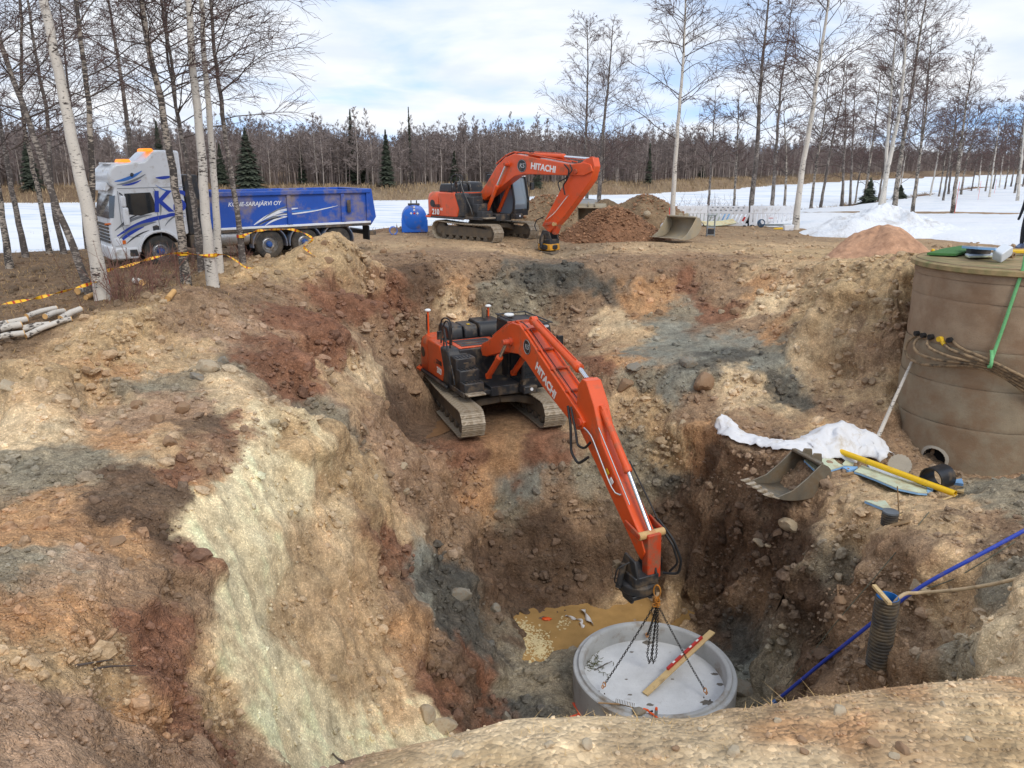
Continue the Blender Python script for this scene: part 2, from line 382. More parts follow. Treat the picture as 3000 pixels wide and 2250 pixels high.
for q in ((11.6,18.5,-3.9),(11,17.5,-3.9),(12.4,17.4,-3.8),(12.5,19.3,-3.0),(10.6,19.2,-3.2)): C.append(q)
C=np.array([tuple(map(float,c)) for c in C])
GS=.1
gx=np.arange(XL,XR+1e-6,GS); gy=np.arange(YN,YF+1e-6,GS)
vv,ee,ff,ov,_,_=delaunay_2d_cdt([Vector((c[0],c[1])) for c in C],[],[],0,1e-5)
cz_of={}
for i,lst in enumerate(ov): cz_of[i]=np.mean([C[j][2] for j in lst]) if lst else -1
HG=np.full((len(gx),len(gy)),np.nan)
for t in ff:
    P=np.array([(vv[i][0],vv[i][1],cz_of[i]) for i in t])
    lo=np.floor((P[:,:2].min(0)-(XL,YN))/GS).astype(int); hi=np.ceil((P[:,:2].max(0)-(XL,YN))/GS).astype(int)
    lo=np.maximum(lo,0); hi=np.minimum(hi,(len(gx)-1,len(gy)-1))
    X,Y=np.meshgrid(gx[lo[0]:hi[0]+1],gy[lo[1]:hi[1]+1],indexing='ij')
    (x1,y1,z1),(x2,y2,z2),(x3,y3,z3)=P; d=(y2-y3)*(x1-x3)+(x3-x2)*(y1-y3)
    if abs(d)<1e-12: continue
    a=((y2-y3)*(X-x3)+(x3-x2)*(Y-y3))/d; b=((y3-y1)*(X-x3)+(x1-x3)*(Y-y3))/d; c=1-a-b
    m=(a>=-1e-6)&(b>=-1e-6)&(c>=-1e-6)
    S=HG[lo[0]:hi[0]+1,lo[1]:hi[1]+1]; S[m]=(a*z1+b*z2+c*z3)[m]
HG=np.where(np.isnan(HG),0,HG)
def blur(A,n):
    for _ in range(n):
        B=np.pad(A,1,mode='edge'); A=(B[:-2,1:-1]+B[2:,1:-1]+B[1:-1,:-2]+B[1:-1,2:]+2*A)/6
    return A
HG=blur(HG,3)
# mounds of dirt left of the truck tail, ruts
X,Y=np.meshgrid(gx,gy,indexing='ij')
def bump2(px,py,Yd,zt,sx_,sy_,rot=0):
    global HG
    p=at(px,py,Yd); dx=X-p[0]; dy=Y-p[1]; c,s=math.cos(rot),math.sin(rot); u=(dx*c+dy*s)/sx_; v=(-dx*s+dy*c)/sy_
    w=np.exp(-.5*(u*u+v*v)); i=int((p[0]-XL)/GS); j=int((p[1]-YN)/GS); HG=HG+w*max(0,p[2]-HG[i,j]) if zt is None else HG+w*zt
bump2(965,705,25.0,None,.8,.7); bump2(1060,728,25.6,None,.9,.7); bump2(850,745,24.2,None,.9,.6); bump2(720,775,22.5,None,.9,.6)
bump2(560,860,18.5,.25,1.2,.8); bump2(420,930,16.4,.18,.7,.4,.4); bump2(640,1100,14.6,.22,.5,.5)
bump2(1950,1130,20.9,.25,.6,.3); bump2(1950,1010,24.0,-.1,1,.5); bump2(2020,960,25,-.12,1.2,.3,.3)
bump2(1750,1080,22.8,.3,.8,.4); bump2(1900,1170,20.6,.2,.5,.4)
bump2(2470,760,23.5,.15,1.4,.4); bump2(2900,1450,14,.25,1.2,.5,.4); bump2(2650,1660,11.9,.2,.7,.5)
def hsm(x,y):
    x=np.asarray(x,float);y=np.asarray(y,float)
    fx=np.clip((x-XL)/GS,0,len(gx)-1.001); fy=np.clip((y-YN)/GS,0,len(gy)-1.001)
    i=fx.astype(int);j=fy.astype(int);a=fx-i;b=fy-j
    z=HG[i,j]*(1-a)*(1-b)+HG[i+1,j]*a*(1-b)+HG[i,j+1]*(1-a)*b+HG[i+1,j+1]*a*b
    w=np.clip(np.minimum(np.minimum(x-XL,XR-x),np.minimum(y-YN,YF-y))/1.5,0,1); w=w*w*(3-2*w)
    zb=zbase(x,y); zb=np.where(y<4,.9+0*zb,zb)
    return z*w+zb*(1-w)
# ------------------------------------------------------------------ soil colours (sampled by place on the bank)
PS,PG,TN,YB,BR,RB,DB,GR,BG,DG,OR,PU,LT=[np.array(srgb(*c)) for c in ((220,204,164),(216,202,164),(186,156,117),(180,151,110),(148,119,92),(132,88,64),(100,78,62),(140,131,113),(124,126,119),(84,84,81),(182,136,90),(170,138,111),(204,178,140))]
SOIL=[(0,820,BR),(300,830,BR),(60,1000,TN),(250,930,YB),(400,900,YB),(430,960,YB),(300,1010,YB),(180,1080,YB),(560,840,DB),(640,900,BR),(560,960,BR),(450,1050,YB),(330,1060,OR),(520,1040,TN),(700,960,PU),(760,850,BR),(850,760,YB),(950,720,YB),(700,800,YB),(1060,740,TN),
(100,1180,TN),(60,1230,LT),(300,1180,TN),(430,1150,GR),(480,1210,PU),(600,1080,LT),(680,1080,GR),(660,1000,PU),(760,1000,RB),(900,930,RB),(1000,900,RB),(850,1050,RB),(780,1120,RB),(700,1180,LT),(720,1260,RB),(640,1260,DB),(1080,880,RB),(1000,1000,RB),(900,1120,RB),(1080,1000,BR),
(60,1300,LT),(60,1380,GR),(180,1330,GR),(120,1420,GR),(300,1330,GR),(330,1400,DB),(200,1500,DB),(480,1300,TN),(420,1280,OR),(560,1380,RB),(500,1450,DB),(620,1420,OR),(700,1300,RB),(60,1500,OR),(90,1580,OR),(100,1640,GR),(60,1750,OR),(250,1640,PU),(340,1600,OR),(400,1540,DB),(480,1600,DB),(560,1680,RB),(420,1750,BR),(200,1800,OR),(100,1900,YB),(300,1900,YB),(420,1900,RB),(520,1900,RB),(560,1780,BR),(480,1960,RB),(100,2050,PU),(250,2100,PU),(60,2180,PU),(350,2170,PU),(420,2080,OR),(560,2100,RB),(640,2180,RB),(740,2200,BR),(640,2050,YB),(480,2230,PU),(600,2230,PU),
(820,1250,PG),(760,1330,PS),(880,1400,PG),(700,1450,PS),(640,1500,PS),(760,1520,PG),(600,1620,PS),(700,1650,PG),(800,1600,PS),(650,1780,PG),(760,1800,PG),(700,1900,PS),(820,1950,PG),(900,2080,PG),(800,2060,PS),(980,2150,PG),(880,2200,PS),(1080,2150,PS),(1000,2230,PS),
(900,1300,YB),(950,1450,TN),(1000,1380,YB),(900,1600,TN),(980,1700,TN),(1040,1820,TN),(920,1820,TN),(1100,1950,TN),(1010,1950,TN),(1180,2080,TN),(1230,2180,TN),(1000,1560,LT),(1080,1650,TN),
(900,1080,RB),(1000,1120,TN),(950,1200,GR),(1080,1140,LT),(1120,1220,BR),(1000,1280,YB),(1180,1200,DB),(1150,1330,PU),(1230,1270,DB),(1100,1450,YB),(1150,1480,TN),(1200,1400,BR),(1300,1400,BR),(1180,980,BR),(1160,900,RB),(1250,960,BR),(1200,1080,BR),(1350,870,OR),(1330,900,LT),(1250,830,DB),(1420,800,BR),(1480,870,GR),(1560,850,DG),(1560,900,GR),(1650,820,DG),(1740,830,DG),(1680,880,BR),(1600,960,BR),
(1340,1330,RB),(1480,1330,OR),(1600,1330,RB),(1550,1400,BG),(1500,1450,GR),(1420,1450,OR),(1620,1450,BR),(1280,1550,BR),(1150,1560,RB),(1100,1620,RB),(1200,1580,BG),(1260,1650,DG),(1320,1700,DG),(1250,1720,BG),(1330,1800,DG),(1400,1850,DG),(1180,1750,BR),(1220,1850,OR),(1280,1900,BR),(1330,1950,DB),(1300,2050,RB),(1400,2050,DB),(1260,2130,PS),(1420,1980,RB),(1430,2100,RB),
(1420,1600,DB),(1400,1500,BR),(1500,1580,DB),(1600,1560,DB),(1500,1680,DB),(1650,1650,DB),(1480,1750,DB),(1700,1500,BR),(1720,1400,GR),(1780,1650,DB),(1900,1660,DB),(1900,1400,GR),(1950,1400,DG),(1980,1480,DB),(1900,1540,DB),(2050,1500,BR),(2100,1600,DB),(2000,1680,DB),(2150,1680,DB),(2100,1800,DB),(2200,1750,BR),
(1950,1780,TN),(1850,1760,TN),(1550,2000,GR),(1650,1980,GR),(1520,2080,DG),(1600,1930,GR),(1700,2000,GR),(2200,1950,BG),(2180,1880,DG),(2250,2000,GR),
(1750,780,BR),(1900,800,BR),(2000,850,RB),(2100,800,BR),(2150,850,BR),(1900,880,OR),(2080,920,RB),(2180,960,BR),(2000,920,GR),(1800,960,LT),(1850,1000,TN),(1950,980,BG),(1820,1040,OR),(1900,1030,BG),(2050,1020,BG),(2150,1040,DG),(2050,1060,DG),(2000,1100,BG),(2200,1000,BG),(2250,1060,BG),(2260,1120,DG),(2200,1130,LT),(1700,1000,BR),(1760,1060,RB),(1850,1110,GR),(1750,1150,BR),(1900,1180,YB),(2050,1180,BR),(1850,1280,GR),(1950,1300,YB),(2050,1300,OR),(1800,1200,TN),(2150,1250,BR),
(2250,800,TN),(2230,850,OR),(2260,900,LT),(2250,980,OR),(2280,1020,GR),(2400,850,YB),(2500,800,YB),(2400,950,TN),(2500,950,YB),(2600,850,YB),(2350,1050,LT),(2450,1080,TN),(2550,1050,BR),(2600,950,BR),(2580,1150,TN),(2400,1180,BR),(2500,1250,BR),(2350,1250,TN),(2600,1300,BR),(2250,1250,BR),(2150,1380,BR),(2080,1350,DB),(2250,1350,BR),
(2400,1420,BR),(2500,1480,TN),(2650,1450,TN),(2750,1450,TN),(2600,1560,TN),(2450,1560,TN),(2800,1560,TN),(2850,1480,TN),(2900,1420,GR),(2950,1450,GR),(2980,1480,GR),(3000,1400,BR),(2950,1540,BR),(2880,1600,BR),(2700,1650,BR),(2560,1650,BR),(2400,1650,GR),(2300,1600,DB),(2250,1550,DB),(2350,1720,DB),(2450,1800,BR),(2600,1850,BR),(2700,1900,BR),(2500,1950,BR),(2400,1950,DB),(2650,1980,BR),(2750,1950,GR),(2850,1700,TN),(2950,1700,GR),(2980,1820,LT),(2880,1840,LT),(2950,1900,LT),(2800,1780,TN),(2820,1950,GR),
(1000,2240,PU),(1200,2200,YB),(1400,2170,LT),(1600,2150,LT),(1500,2230,YB),(1800,2200,LT),(2000,2180,LT),(1900,2240,TN),(2100,2150,LT),(2200,2100,TN),(2300,2150,OR),(2400,2080,TN),(2500,2150,OR),(2350,2230,LT),(2600,2200,TN),(2700,2060,OR),(2800,2120,TN),(2900,2050,TN),(2900,2200,YB),(3000,2000,OR),(3000,2150,YB),(2600,2070,TN),
(1300,750,BR),(1500,730,TN),(1650,720,GR),(1900,720,TN),(2100,720,YB),(2300,720,TN),(2450,740,YB),(2600,770,YB),(1100,720,TN)]
def march(px,py):
    r=ray(px,py); Y=np.arange(1.6,60,.04); t=Y/r[1]; P=np.array([0,0,CAMH])+t[:,None]*r
    h=hsm(P[:,0],P[:,1]); k=np.nonzero(P[:,2]<h)[0]
    k=k[0] if len(k) else len(Y)-1
    return np.array([P[k,0],P[k,1],h[k]])
def marchn(px,py,dz=0): 
    p=march(px,py); return Vector((p[0],p[1],p[2]+dz))
SP=np.array([march(a,b) for a,b,_ in SOIL]); SC=np.array([c for *_,c in SOIL])
SMF=np.array([1. if (c is PS or c is PG) else .85 if c is BG else .75 if (c is TN and a<1250 and b>1400) else .45 if (c is TN or c is LT or c is YB) else .15 for a,b,c in SOIL])
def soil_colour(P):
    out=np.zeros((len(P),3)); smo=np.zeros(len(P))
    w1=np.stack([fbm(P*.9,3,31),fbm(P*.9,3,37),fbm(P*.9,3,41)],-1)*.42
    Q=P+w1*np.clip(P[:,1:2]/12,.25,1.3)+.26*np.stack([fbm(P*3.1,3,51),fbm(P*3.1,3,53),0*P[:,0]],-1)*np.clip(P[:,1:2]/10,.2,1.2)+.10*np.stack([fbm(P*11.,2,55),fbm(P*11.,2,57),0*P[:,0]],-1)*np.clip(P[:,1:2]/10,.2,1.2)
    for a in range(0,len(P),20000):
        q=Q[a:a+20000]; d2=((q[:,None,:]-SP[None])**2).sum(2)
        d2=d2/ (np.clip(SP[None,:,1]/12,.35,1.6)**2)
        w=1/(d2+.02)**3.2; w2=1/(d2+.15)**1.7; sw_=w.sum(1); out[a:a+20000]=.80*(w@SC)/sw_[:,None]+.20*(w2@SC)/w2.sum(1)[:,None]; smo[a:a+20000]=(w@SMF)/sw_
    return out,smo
# ------------------------------------------------------------------ the ground sheet
def axis(dense0,dense1,step,lo,hi,g=1.13):
    a=list(np.arange(dense0,dense1,step)); s=step; v=dense1; up=[]
    while v<hi: up.append(v); s=min(s*g,(hi-dense1)/18+s); v+=s
    up.append(hi); s=step; v=dense0; dn=[]
    while v>lo: s*=g; v-=s; dn.append(max(v,lo))
    return np.array(sorted(set(dn))+a+up)
ax=axis(-9.2,12.2,.054,-420,700); ay=np.concatenate([axis(1.0,8.0,.037,-40,8.0-1e-3)[:-1],axis(8.0,29.5,.052,8.0,1400)])
ay=np.unique(np.round(ay,4)); ax=np.unique(np.round(ax,4))
GX,GY=np.meshgrid(ax,ay,indexing='ij'); GZ=hsm(GX,GY)
WELL=np.array([11.85,18.55]); 
P=np.stack([GX,GY,GZ],-1)
dxs=np.gradient(GZ,ax,axis=0); dys=np.gradient(GZ,ay,axis=1)
N=np.stack([-dxs,-dys,np.ones_like(dxs)],-1); N/=np.linalg.norm(N,axis=-1)[...,None]
steep=1-N[...,2]
nearf=np.clip((GY-1.2)/5,.16,1)
reg=((GX>-15)&(GX<17)&(GY>0)&(GY<31)).astype(float)
reg=np.clip(np.minimum(np.minimum(GX+15.5,17-GX)/2,(30.5-GY)/2),0,1)
F=P.reshape(-1,3)
f1=fbm(F*np.array([.75,.75,1.1]),3,11).reshape(GX.shape); f2=fbm(F*2.3,3,12).reshape(GX.shape); f3=fbm(F*7.0,2,13).reshape(GX.shape)
rid=(1-np.abs(fbm(F*np.array([1.5,1.5,1.9]),3,14))).reshape(GX.shape)
clod=np.maximum(0,fbm(F*5.2,2,15)).reshape(GX.shape)
ter=fbm(F*np.array([.55,.55,2.6]),3,16).reshape(GX.shape)
inreg=(F[:,0]>-19)&(F[:,0]<20)&(F[:,1]<36)
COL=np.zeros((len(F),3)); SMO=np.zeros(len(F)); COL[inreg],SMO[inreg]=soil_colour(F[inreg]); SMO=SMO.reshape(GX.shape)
pale=np.clip((SMO-.5)*2.0,0,1)
amp=reg*nearf*1.15
flatpad=np.exp(-(((GX+.5)/2.9)**2+((GY-22.2)/2.9)**2)**2)
pad2=np.exp(-(((GX-3.08)/2.2)**2+((GY-14.34)/2.2)**2)**3)
ledge=np.exp(-(((GX-4.6)/3.0)**2+((GY-24.0)/2.1)**2)**2); mudf=np.exp(-(((GX+3.0)/1.3)**2+((GY-21.6)/1.8)**2)**2)
amp=amp*(1-.85*ledge)*(1-.6*mudf)*(1-.8*flatpad)*(1-.9*pad2)*(1-.78*pale)
D=amp*(.10*f1*(.5+2.0*steep)+.06*f2*(.6+1.6*steep)+.017*f3+.085*(rid-.72)*np.clip(steep*3.2,.12,1)+.05*clod+.10*ter*np.clip(steep*2.2-.25,0,1))
rid2=(1-np.abs(fbm(F*np.array([4.2,4.2,4.6]),2,24))).reshape(GX.shape); ck=fbm(F*np.array([1.15,1.15,1.4])+.25*np.stack([fbm(F*3,2,27),fbm(F*3,2,28),0*F[:,0]],-1),2,25).reshape(GX.shape); ckm=np.clip(fbm(F*.45,2,26).reshape(GX.shape)*2+.35,0,1)
D+=amp*(.045*(rid2-.75)*(.5+steep)-.055*np.exp(-(ck/.045)**2)*ckm)
slm=np.clip((-GX)/1.0,0,1)*np.clip((19-GY)/3,0,1)*np.clip(steep*5-.4,0,1)*np.clip((-.6-GZ)/.5,0,1)
st_=(F[:,0]*.75+F[:,1]*.66); al_=(F[:,0]*.66-F[:,1]*.75); STK=fbm(np.stack([st_*6.5,al_*.6,0*st_],-1),4,29).reshape(GX.shape)
D+=slm*.032*STK
D+=pale*.012*fbm(F*np.array([1.2,3.0,1.2]),3,18).reshape(GX.shape)
D+= (1-reg)*np.clip(1-GY/80,0,1)*(.03*f1+.022*f2*np.clip((48-GY)/12,0,1))
P=P+N*D[...,None]
nx,ny=GX.shape
idx=np.arange(nx*ny).reshape(nx,ny)
faces=np.stack([idx[:-1,:-1],idx[1:,:-1],idx[1:,1:],idx[:-1,1:]],-1).reshape(-1,4)
PF=P.reshape(-1,3)
# final surface lookup
def hfin(x,y):
    i=np.clip(np.searchsorted(ax,x)-1,0,nx-2); j=np.clip(np.searchsorted(ay,y)-1,0,ny-2)
    a=(x-ax[i])/(ax[i+1]-ax[i]); b=(y-ay[j])/(ay[j+1]-ay[j]); Z=P[...,2]
    return Z[i,j]*(1-a)*(1-b)+Z[i+1,j]*a*(1-b)+Z[i,j+1]*(1-a)*b+Z[i+1,j+1]*a*b
def ground(x,y): return float(hfin(np.array(x,float),np.array(y,float)))
def onray(px,py,dz=0,ymin=1.6):
    "first point where the sight line meets the final surface"
    r=ray(px,py); Y=np.arange(ymin,70,.03); Q=np.array([0,0,CAMH])+(Y/r[1])[:,None]*r
    h=hfin(Q[:,0],Q[:,1]); k=np.nonzero(Q[:,2]<h)[0]; k=k[0] if len(k) else len(Y)-1
    return Vector((Q[k,0],Q[k,1],h[k]+dz))
yard=np.array(srgb(158,130,98)); turf=np.array(srgb(120,96,70)); reed=np.array(srgb(142,120,94)); forest=np.array(srgb(92,76,62))
o=~inreg
d1=(lerp_tab(F[:,0],NEAR)-F[:,1]); d2=(F[:,1]-lerp_tab(F[:,0],FAR))
base=np.where(((F[:,0]<-9))[:,None],turf,yard)
base=np.where(((d1<8)&(d2<0))[:,None],np.array(srgb(128,98,70)),base)
base=np.where((d2>-2)[:,None],reed,base); base=np.where((d2>12)[:,None],forest,base)
w=np.clip((np.minimum(np.minimum(F[:,0]+19,20-F[:,0]),36-F[:,1]))/5,0,1)[:,None]*inreg[:,None]
w=np.clip(w+0.5*vnoise(F*.6,61)[:,None]*(w>0)*(w<1),0,1)
COL=COL*w+base*(1-w)
# left turf strip by the trees
tl=np.clip((-7.5-F[:,0]-.25*np.abs(F[:,1]-20)+fbm(F*.7,3,71)*1.2)/1.5,0,1)*np.clip((F[:,1]-12.5)/2,0,1)
COL=COL*(1-tl[:,None])+np.array(srgb(122,98,74))*tl[:,None]
# soil to soil variation
m=1+(slm*STK).ravel()*.2+.13*fbm(PF*1.7,4,81)+.09*fbm(PF*9,3,82)
COL=np.clip(COL*m[:,None],0,1)
COL=COL*(1+.05*np.stack([fbm(PF*2.5,2,83),0*m,-fbm(PF*2.5,2,83)],-1))
COL=np.clip(COL*np.array([1.14,1.11,1.01]),0,.8); lum=COL@np.array([.3,.55,.15]); COL=COL*.80+lum[:,None]*.20*np.array([1.04,1.0,.93])
def soil_mat(name,bs=1.0,fine=1.0,rough=.95,pebble=1.0):
    b=NB(name); a=b.n('ShaderNodeAttribute'); a.attribute_name='Col'
    pos=b.n('ShaderNodeNewGeometry').outputs['Position']
    wp=b.n('ShaderNodeTexNoise'); wp.inputs['Scale'].default_value=6; wp.inputs['Detail'].default_value=1; b.l(pos,wp.inputs['Vector'])
    wv=b.n('ShaderNodeVectorMath',operation='MULTIPLY_ADD'); wv.inputs[1].default_value=(.03,.03,.03); b.l(wp.outputs['Color'],wv.inputs[0]); b.l(pos,wv.inputs[2])
    def voro(sc):
        v=b.n('ShaderNodeTexVoronoi'); v.inputs['Scale'].default_value=sc; b.l(wv.outputs[0],v.inputs['Vector']); return v
    v1,v2=voro(11),voro(46)
    n1=b.noise(5,4,.62,pos); n2=b.noise(38,2,.55,pos); n3=b.noise(1.1,2,.6,pos)
    s1=b.n('ShaderNodeSeparateColor'); b.l(v1.outputs['Color'],s1.inputs[0]); s2=b.n('ShaderNodeSeparateColor'); b.l(v2.outputs['Color'],s2.inputs[0])
    c=b.mix(1.0,a.outputs['Color'],b.ramp(n1,[(.3,(.70,.68,.66)),(.5,(1,1,1)),(.72,(1.25,1.23,1.2))]),'MULTIPLY')
    c=b.mix(.28*pebble,c,b.ramp(s1.outputs[0],[(.0,(.70,.69,.68)),(.6,(1.05,1.05,1.05)),(1,(1.35,1.34,1.32))]),'MULTIPLY')
    c=b.mix(.55*pebble,c,b.ramp(s2.outputs[0],[(.0,(.65,.63,.62)),(.75,(1.08,1.08,1.08)),(1,(1.7,1.7,1.7))]),'MULTIPLY')
    c=b.mix(.7,c,b.ramp(n3,[(.3,(.80,.78,.77)),(.7,(1.14,1.14,1.12))]),'MULTIPLY')
    b.col(c); b.set(Roughness=rough); b.p.inputs['Specular IOR Level'].default_value=.25
    def inv(x):
        m=b.n('ShaderNodeMath',operation='SUBTRACT'); m.inputs[0].default_value=1; b.l(x,m.inputs[1]); return m.outputs[0]
    sm=b.n('ShaderNodeAttribute'); sm.attribute_name='Smo'
    def fade(s):
        m=b.n('ShaderNodeMapRange'); b.l(sm.outputs['Fac'],m.inputs[0]); m.inputs[3].default_value=s; m.inputs[4].default_value=s*.22; return m.outputs[0]
    def bmp(h,s,d,prev=None):
        o=b.bump(h,s,d,prev); nd=o.node; b.l(fade(s),nd.inputs['Strength']); return o
    b1=bmp(n1,.8*bs,.08*fine); b2=bmp(inv(v1.outputs['Distance']),.7*bs,.05*fine*pebble,b1); b3=bmp(inv(v2.outputs['Distance']),.85*bs,.018*fine*pebble,b2); bmp(n2,.5*bs,.012*fine,b3)
    return b.m
M_SOIL=soil_mat('soil')
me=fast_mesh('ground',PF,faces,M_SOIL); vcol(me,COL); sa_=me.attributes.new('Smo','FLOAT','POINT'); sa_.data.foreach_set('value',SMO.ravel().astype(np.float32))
tag(link('ground',me),'ground',None,None,'structure')
del f1,f2,f3,rid,clod,ter
def soil_at(x,y):
    i=int(np.clip(np.searchsorted(ax,x)-1,0,nx-1)); j=int(np.clip(np.searchsorted(ay,y)-1,0,ny-1)); return COL[i*ny+j]
# ------------------------------------------------------------------ loose clods and pebbles lying on the soil
def hit_many(px,py):
    a=(px-1500)/FPX; b=(py-1125)/FPX; r=np.stack([a,cp-b*sp,-sp-b*cp],-1); r=r/r[:,1:2]
    done=np.zeros(len(px),bool); Yh=np.full(len(px),60.)
    for Y in np.concatenate([np.arange(1.6,8,.05),np.arange(8,34,.09)]):
        k=np.nonzero(~done)[0]
        if len(k)==0: break
        x=r[k,0]*Y; z=CAMH+r[k,2]*Y; h=hfin(x,np.full(len(k),Y)); hit=z<h; Yh[k[hit]]=Y; done[k[hit]]=True
    x=r[:,0]*Yh; return np.stack([x,Yh,hfin(x,Yh)],-1)[done]
_t=(1+5**.5)/2
ICO=unit(np.array([(-1,_t,0),(1,_t,0),(-1,-_t,0),(1,-_t,0),(0,-1,_t),(0,1,_t),(0,-1,-_t),(0,1,-_t),(_t,0,-1),(_t,0,1),(-_t,0,-1),(-_t,0,1)],float))
ICOF=np.array([(0,11,5),(0,5,1),(0,1,7),(0,7,10),(0,10,11),(1,5,9),(5,11,4),(11,10,2),(10,7,6),(7,1,8),(3,9,4),(3,4,2),(3,2,6),(3,6,8),(3,8,9),(4,9,5),(2,4,11),(6,2,10),(8,6,7),(9,8,1)])
def subdiv(V,Fc):
    V=list(map(tuple,V)); cache={}; out=[]
    def mid(a,b):
        k=(min(a,b),max(a,b))
        if k not in cache: m=unit(np.array(V[a])+np.array(V[b])); V.append(tuple(m)); cache[k]=len(V)-1
        return cache[k]
    for a,b,c in Fc:
        x,y,z=mid(a,b),mid(b,c),mid(c,a); out+=[(a,x,z),(b,y,x),(c,z,y),(x,y,z)]
    return np.array(V),np.array(out)
ICO2,ICOF2=subdiv(ICO,ICOF); ICO3,ICOF3=subdiv(ICO2,ICOF2)
def lumps(pos,size,rg,B=ICO,Fc=ICOF,jit=.22,flat=.65):
    n=len(pos); k=len(B); J=1+rg.normal(0,jit,(n,k,1)); V=B[None]*J*size[:,None,None]*np.stack([rg.uniform(.7,1.3,n),rg.uniform(.7,1.3,n),rg.uniform(.45,.9,n)*flat/.65],-1)[:,None,:]
    a=rg.random(n)*6.283; ca,sa=np.cos(a)[:,None],np.sin(a)[:,None]; t=rg.normal(0,.5,n)[:,None]
    x=V[...,0]*ca-V[...,1]*sa; y=V[...,0]*sa+V[...,1]*ca; z=V[...,2]+x*t*.4
    V=np.stack([x,y,z],-1)+pos[:,None,:]; f=(Fc[None]+np.arange(n)[:,None,None]*k).reshape(-1,3)
    return V.reshape(-1,3),f
M_CLOD=soil_mat('clods',.6,.5,pebble=.6)
def clod_field(name,pos,size,rg,label,B=ICO,Fc=ICOF,tint=(.82,1.2),smooth=False,greyer=.15,kind='stuff',sink=.15):
    pos=pos.copy(); pos[:,2]+=size*(.35-sink)
    V,f=lumps(pos,size,rg,B,Fc,.15,.8); i=np.clip(np.searchsorted(ax,pos[:,0])-1,0,nx-1); j=np.clip(np.searchsorted(ay,pos[:,1])-1,0,ny-1)
    c=COL[i*ny+j]*rg.uniform(*tint,len(pos))[:,None]; l=c.mean(1,keepdims=True); c=c*(1-greyer)+l*greyer
    me=fast_mesh(name,V,f,M_CLOD,smooth); vcol(me,np.clip(np.repeat(c,len(B),0),0,1)); return tag(link(name,me),label,'clods',None,kind)
rg=np.random.default_rng(21)
def pale_at(p):
    i=np.clip(np.searchsorted(ax,p[:,0])-1,0,nx-1); j=np.clip(np.searchsorted(ay,p[:,1])-1,0,ny-1); return pale[i,j]
px_=rg.uniform(-60,3060,30000); py_=690+1600*rg.random(30000)**1.05; H_=hit_many(px_,py_)
led_=np.exp(-(((H_[:,0]-4.6)/3.0)**2+((H_[:,1]-24.0)/2.1)**2)**2)
keep=(rg.random(len(H_))>.8*led_)&(rg.random(len(H_))>.82*pale_at(H_))&(((H_[:,0]-3.08)**2+(H_[:,1]-14.34)**2)>4)&(((H_[:,0]+.6)**2+(H_[:,1]-22.2)**2)>6)
patch=fbm(H_*.7,3,91); keep&=rg.random(len(H_))<np.clip(.55+.6*patch,.12,1)
H_=H_[keep]; sz=H_[:,1]*np.where(H_[:,1]<4,.0019,.0016)*np.exp(rg.normal(0,.45,len(H_)))
clod_field('soil_clods',H_,np.minimum(sz,.07),rg,'loose clods and crumbs of soil lying over the banks of the pit')
px_=rg.uniform(-60,3060,2600); py_=720+1500*rg.random(2600); H_=hit_many(px_,py_); keep=(rg.random(len(H_))>.9*np.exp(-(((H_[:,0]-4.6)/3.0)**2+((H_[:,1]-24.0)/2.1)**2)**2))&(rg.random(len(H_))>.9*pale_at(H_))&(((H_[:,0]-3.08)**2+(H_[:,1]-14.34)**2)>4)&(((H_[:,0]+.6)**2+(H_[:,1]-22.2)**2)>7)&(H_[:,1]>3.4)
H_=H_[keep]; clod_field('soil_lumps',H_,np.clip(H_[:,1]*.0042*np.exp(rg.normal(0,.4,len(H_))),.012,.13),rg,'fist to head sized lumps of earth on the banks',ICO2,ICOF2,(.75,1.25))
ny_=2600; yx=np.stack([rg.uniform(-9,15,ny_),rg.uniform(28.5,43,ny_)],-1); H_=np.c_[yx,hfin(yx[:,0],yx[:,1])]; H_=H_[fbm(H_*.5,2,92)+rg.normal(0,.3,ny_)>0]; clod_field('yard_clods',H_,np.clip(.035*np.exp(rg.normal(0,.5,len(H_))),.012,.11),rg,'small clods and stones strewn over the yard')
# stones one can pick out
M_STONE=pm('field_stone',srgb(180,164,138),.85,0,.2,14,dirt=.3,dirtcol=srgb(150,126,100),dscale=14,bump=.5,bscale=30); M_STONER=pm('reddish_stone',srgb(150,120,92),.85,0,.2,14,dirt=.3,dscale=14,bump=.5,bscale=30); M_STONEG=pm('grey_stone',srgb(136,130,118),.85,0,.2,14,dirt=.3,dscale=14,bump=.5,bscale=30)
def stone(px,py,size,m,label,group=None,flat=.7,name='stone',cat='stone'):
    p=onray(px,py,0,1.6 if size<.1 else 3.6); size=size*.85; r_=np.random.default_rng(int(px*7+py)); pl_=unit(r_.normal(0,1,(11,3))); hgt=r_.uniform(.62,.98,11); dd=(ICO3@pl_.T)/hgt[None]; V=ICO3/np.maximum(dd.max(1),.85)[:,None]; V=V*(1+.05*fbm(ICO3*3+px,2,5)[:,None]); V=V*np.array([1,.8,flat])*size
    a=r_.random()*6.28; V=V@rotm(r_.normal(0,.2),r_.normal(0,.2),a).T
    me=fast_mesh(name,V,ICOF3,m,True); me.set_sharp_from_angle(angle=R(24)); o=link(name,me,None,(p[0],p[1],p[2]+size*flat*.25)); return tag(o,label,cat,group)
stone(2310,1548,.27,M_STONE,'white-grey boulder half buried on the dark slope below the muddy bucket')
stone(2228,1600,.20,M_STONE,'pale flat stone lying lowest on the dark slope below the bucket',flat=.45)
stone(2248,1612,.10,M_STONE,'small pale stone touching the flat stone on the dark slope',flat=.5)
stone(2700,1725,.26,M_STONE,'pale rounded boulder beside the blue pipe behind the corrugated pipe')
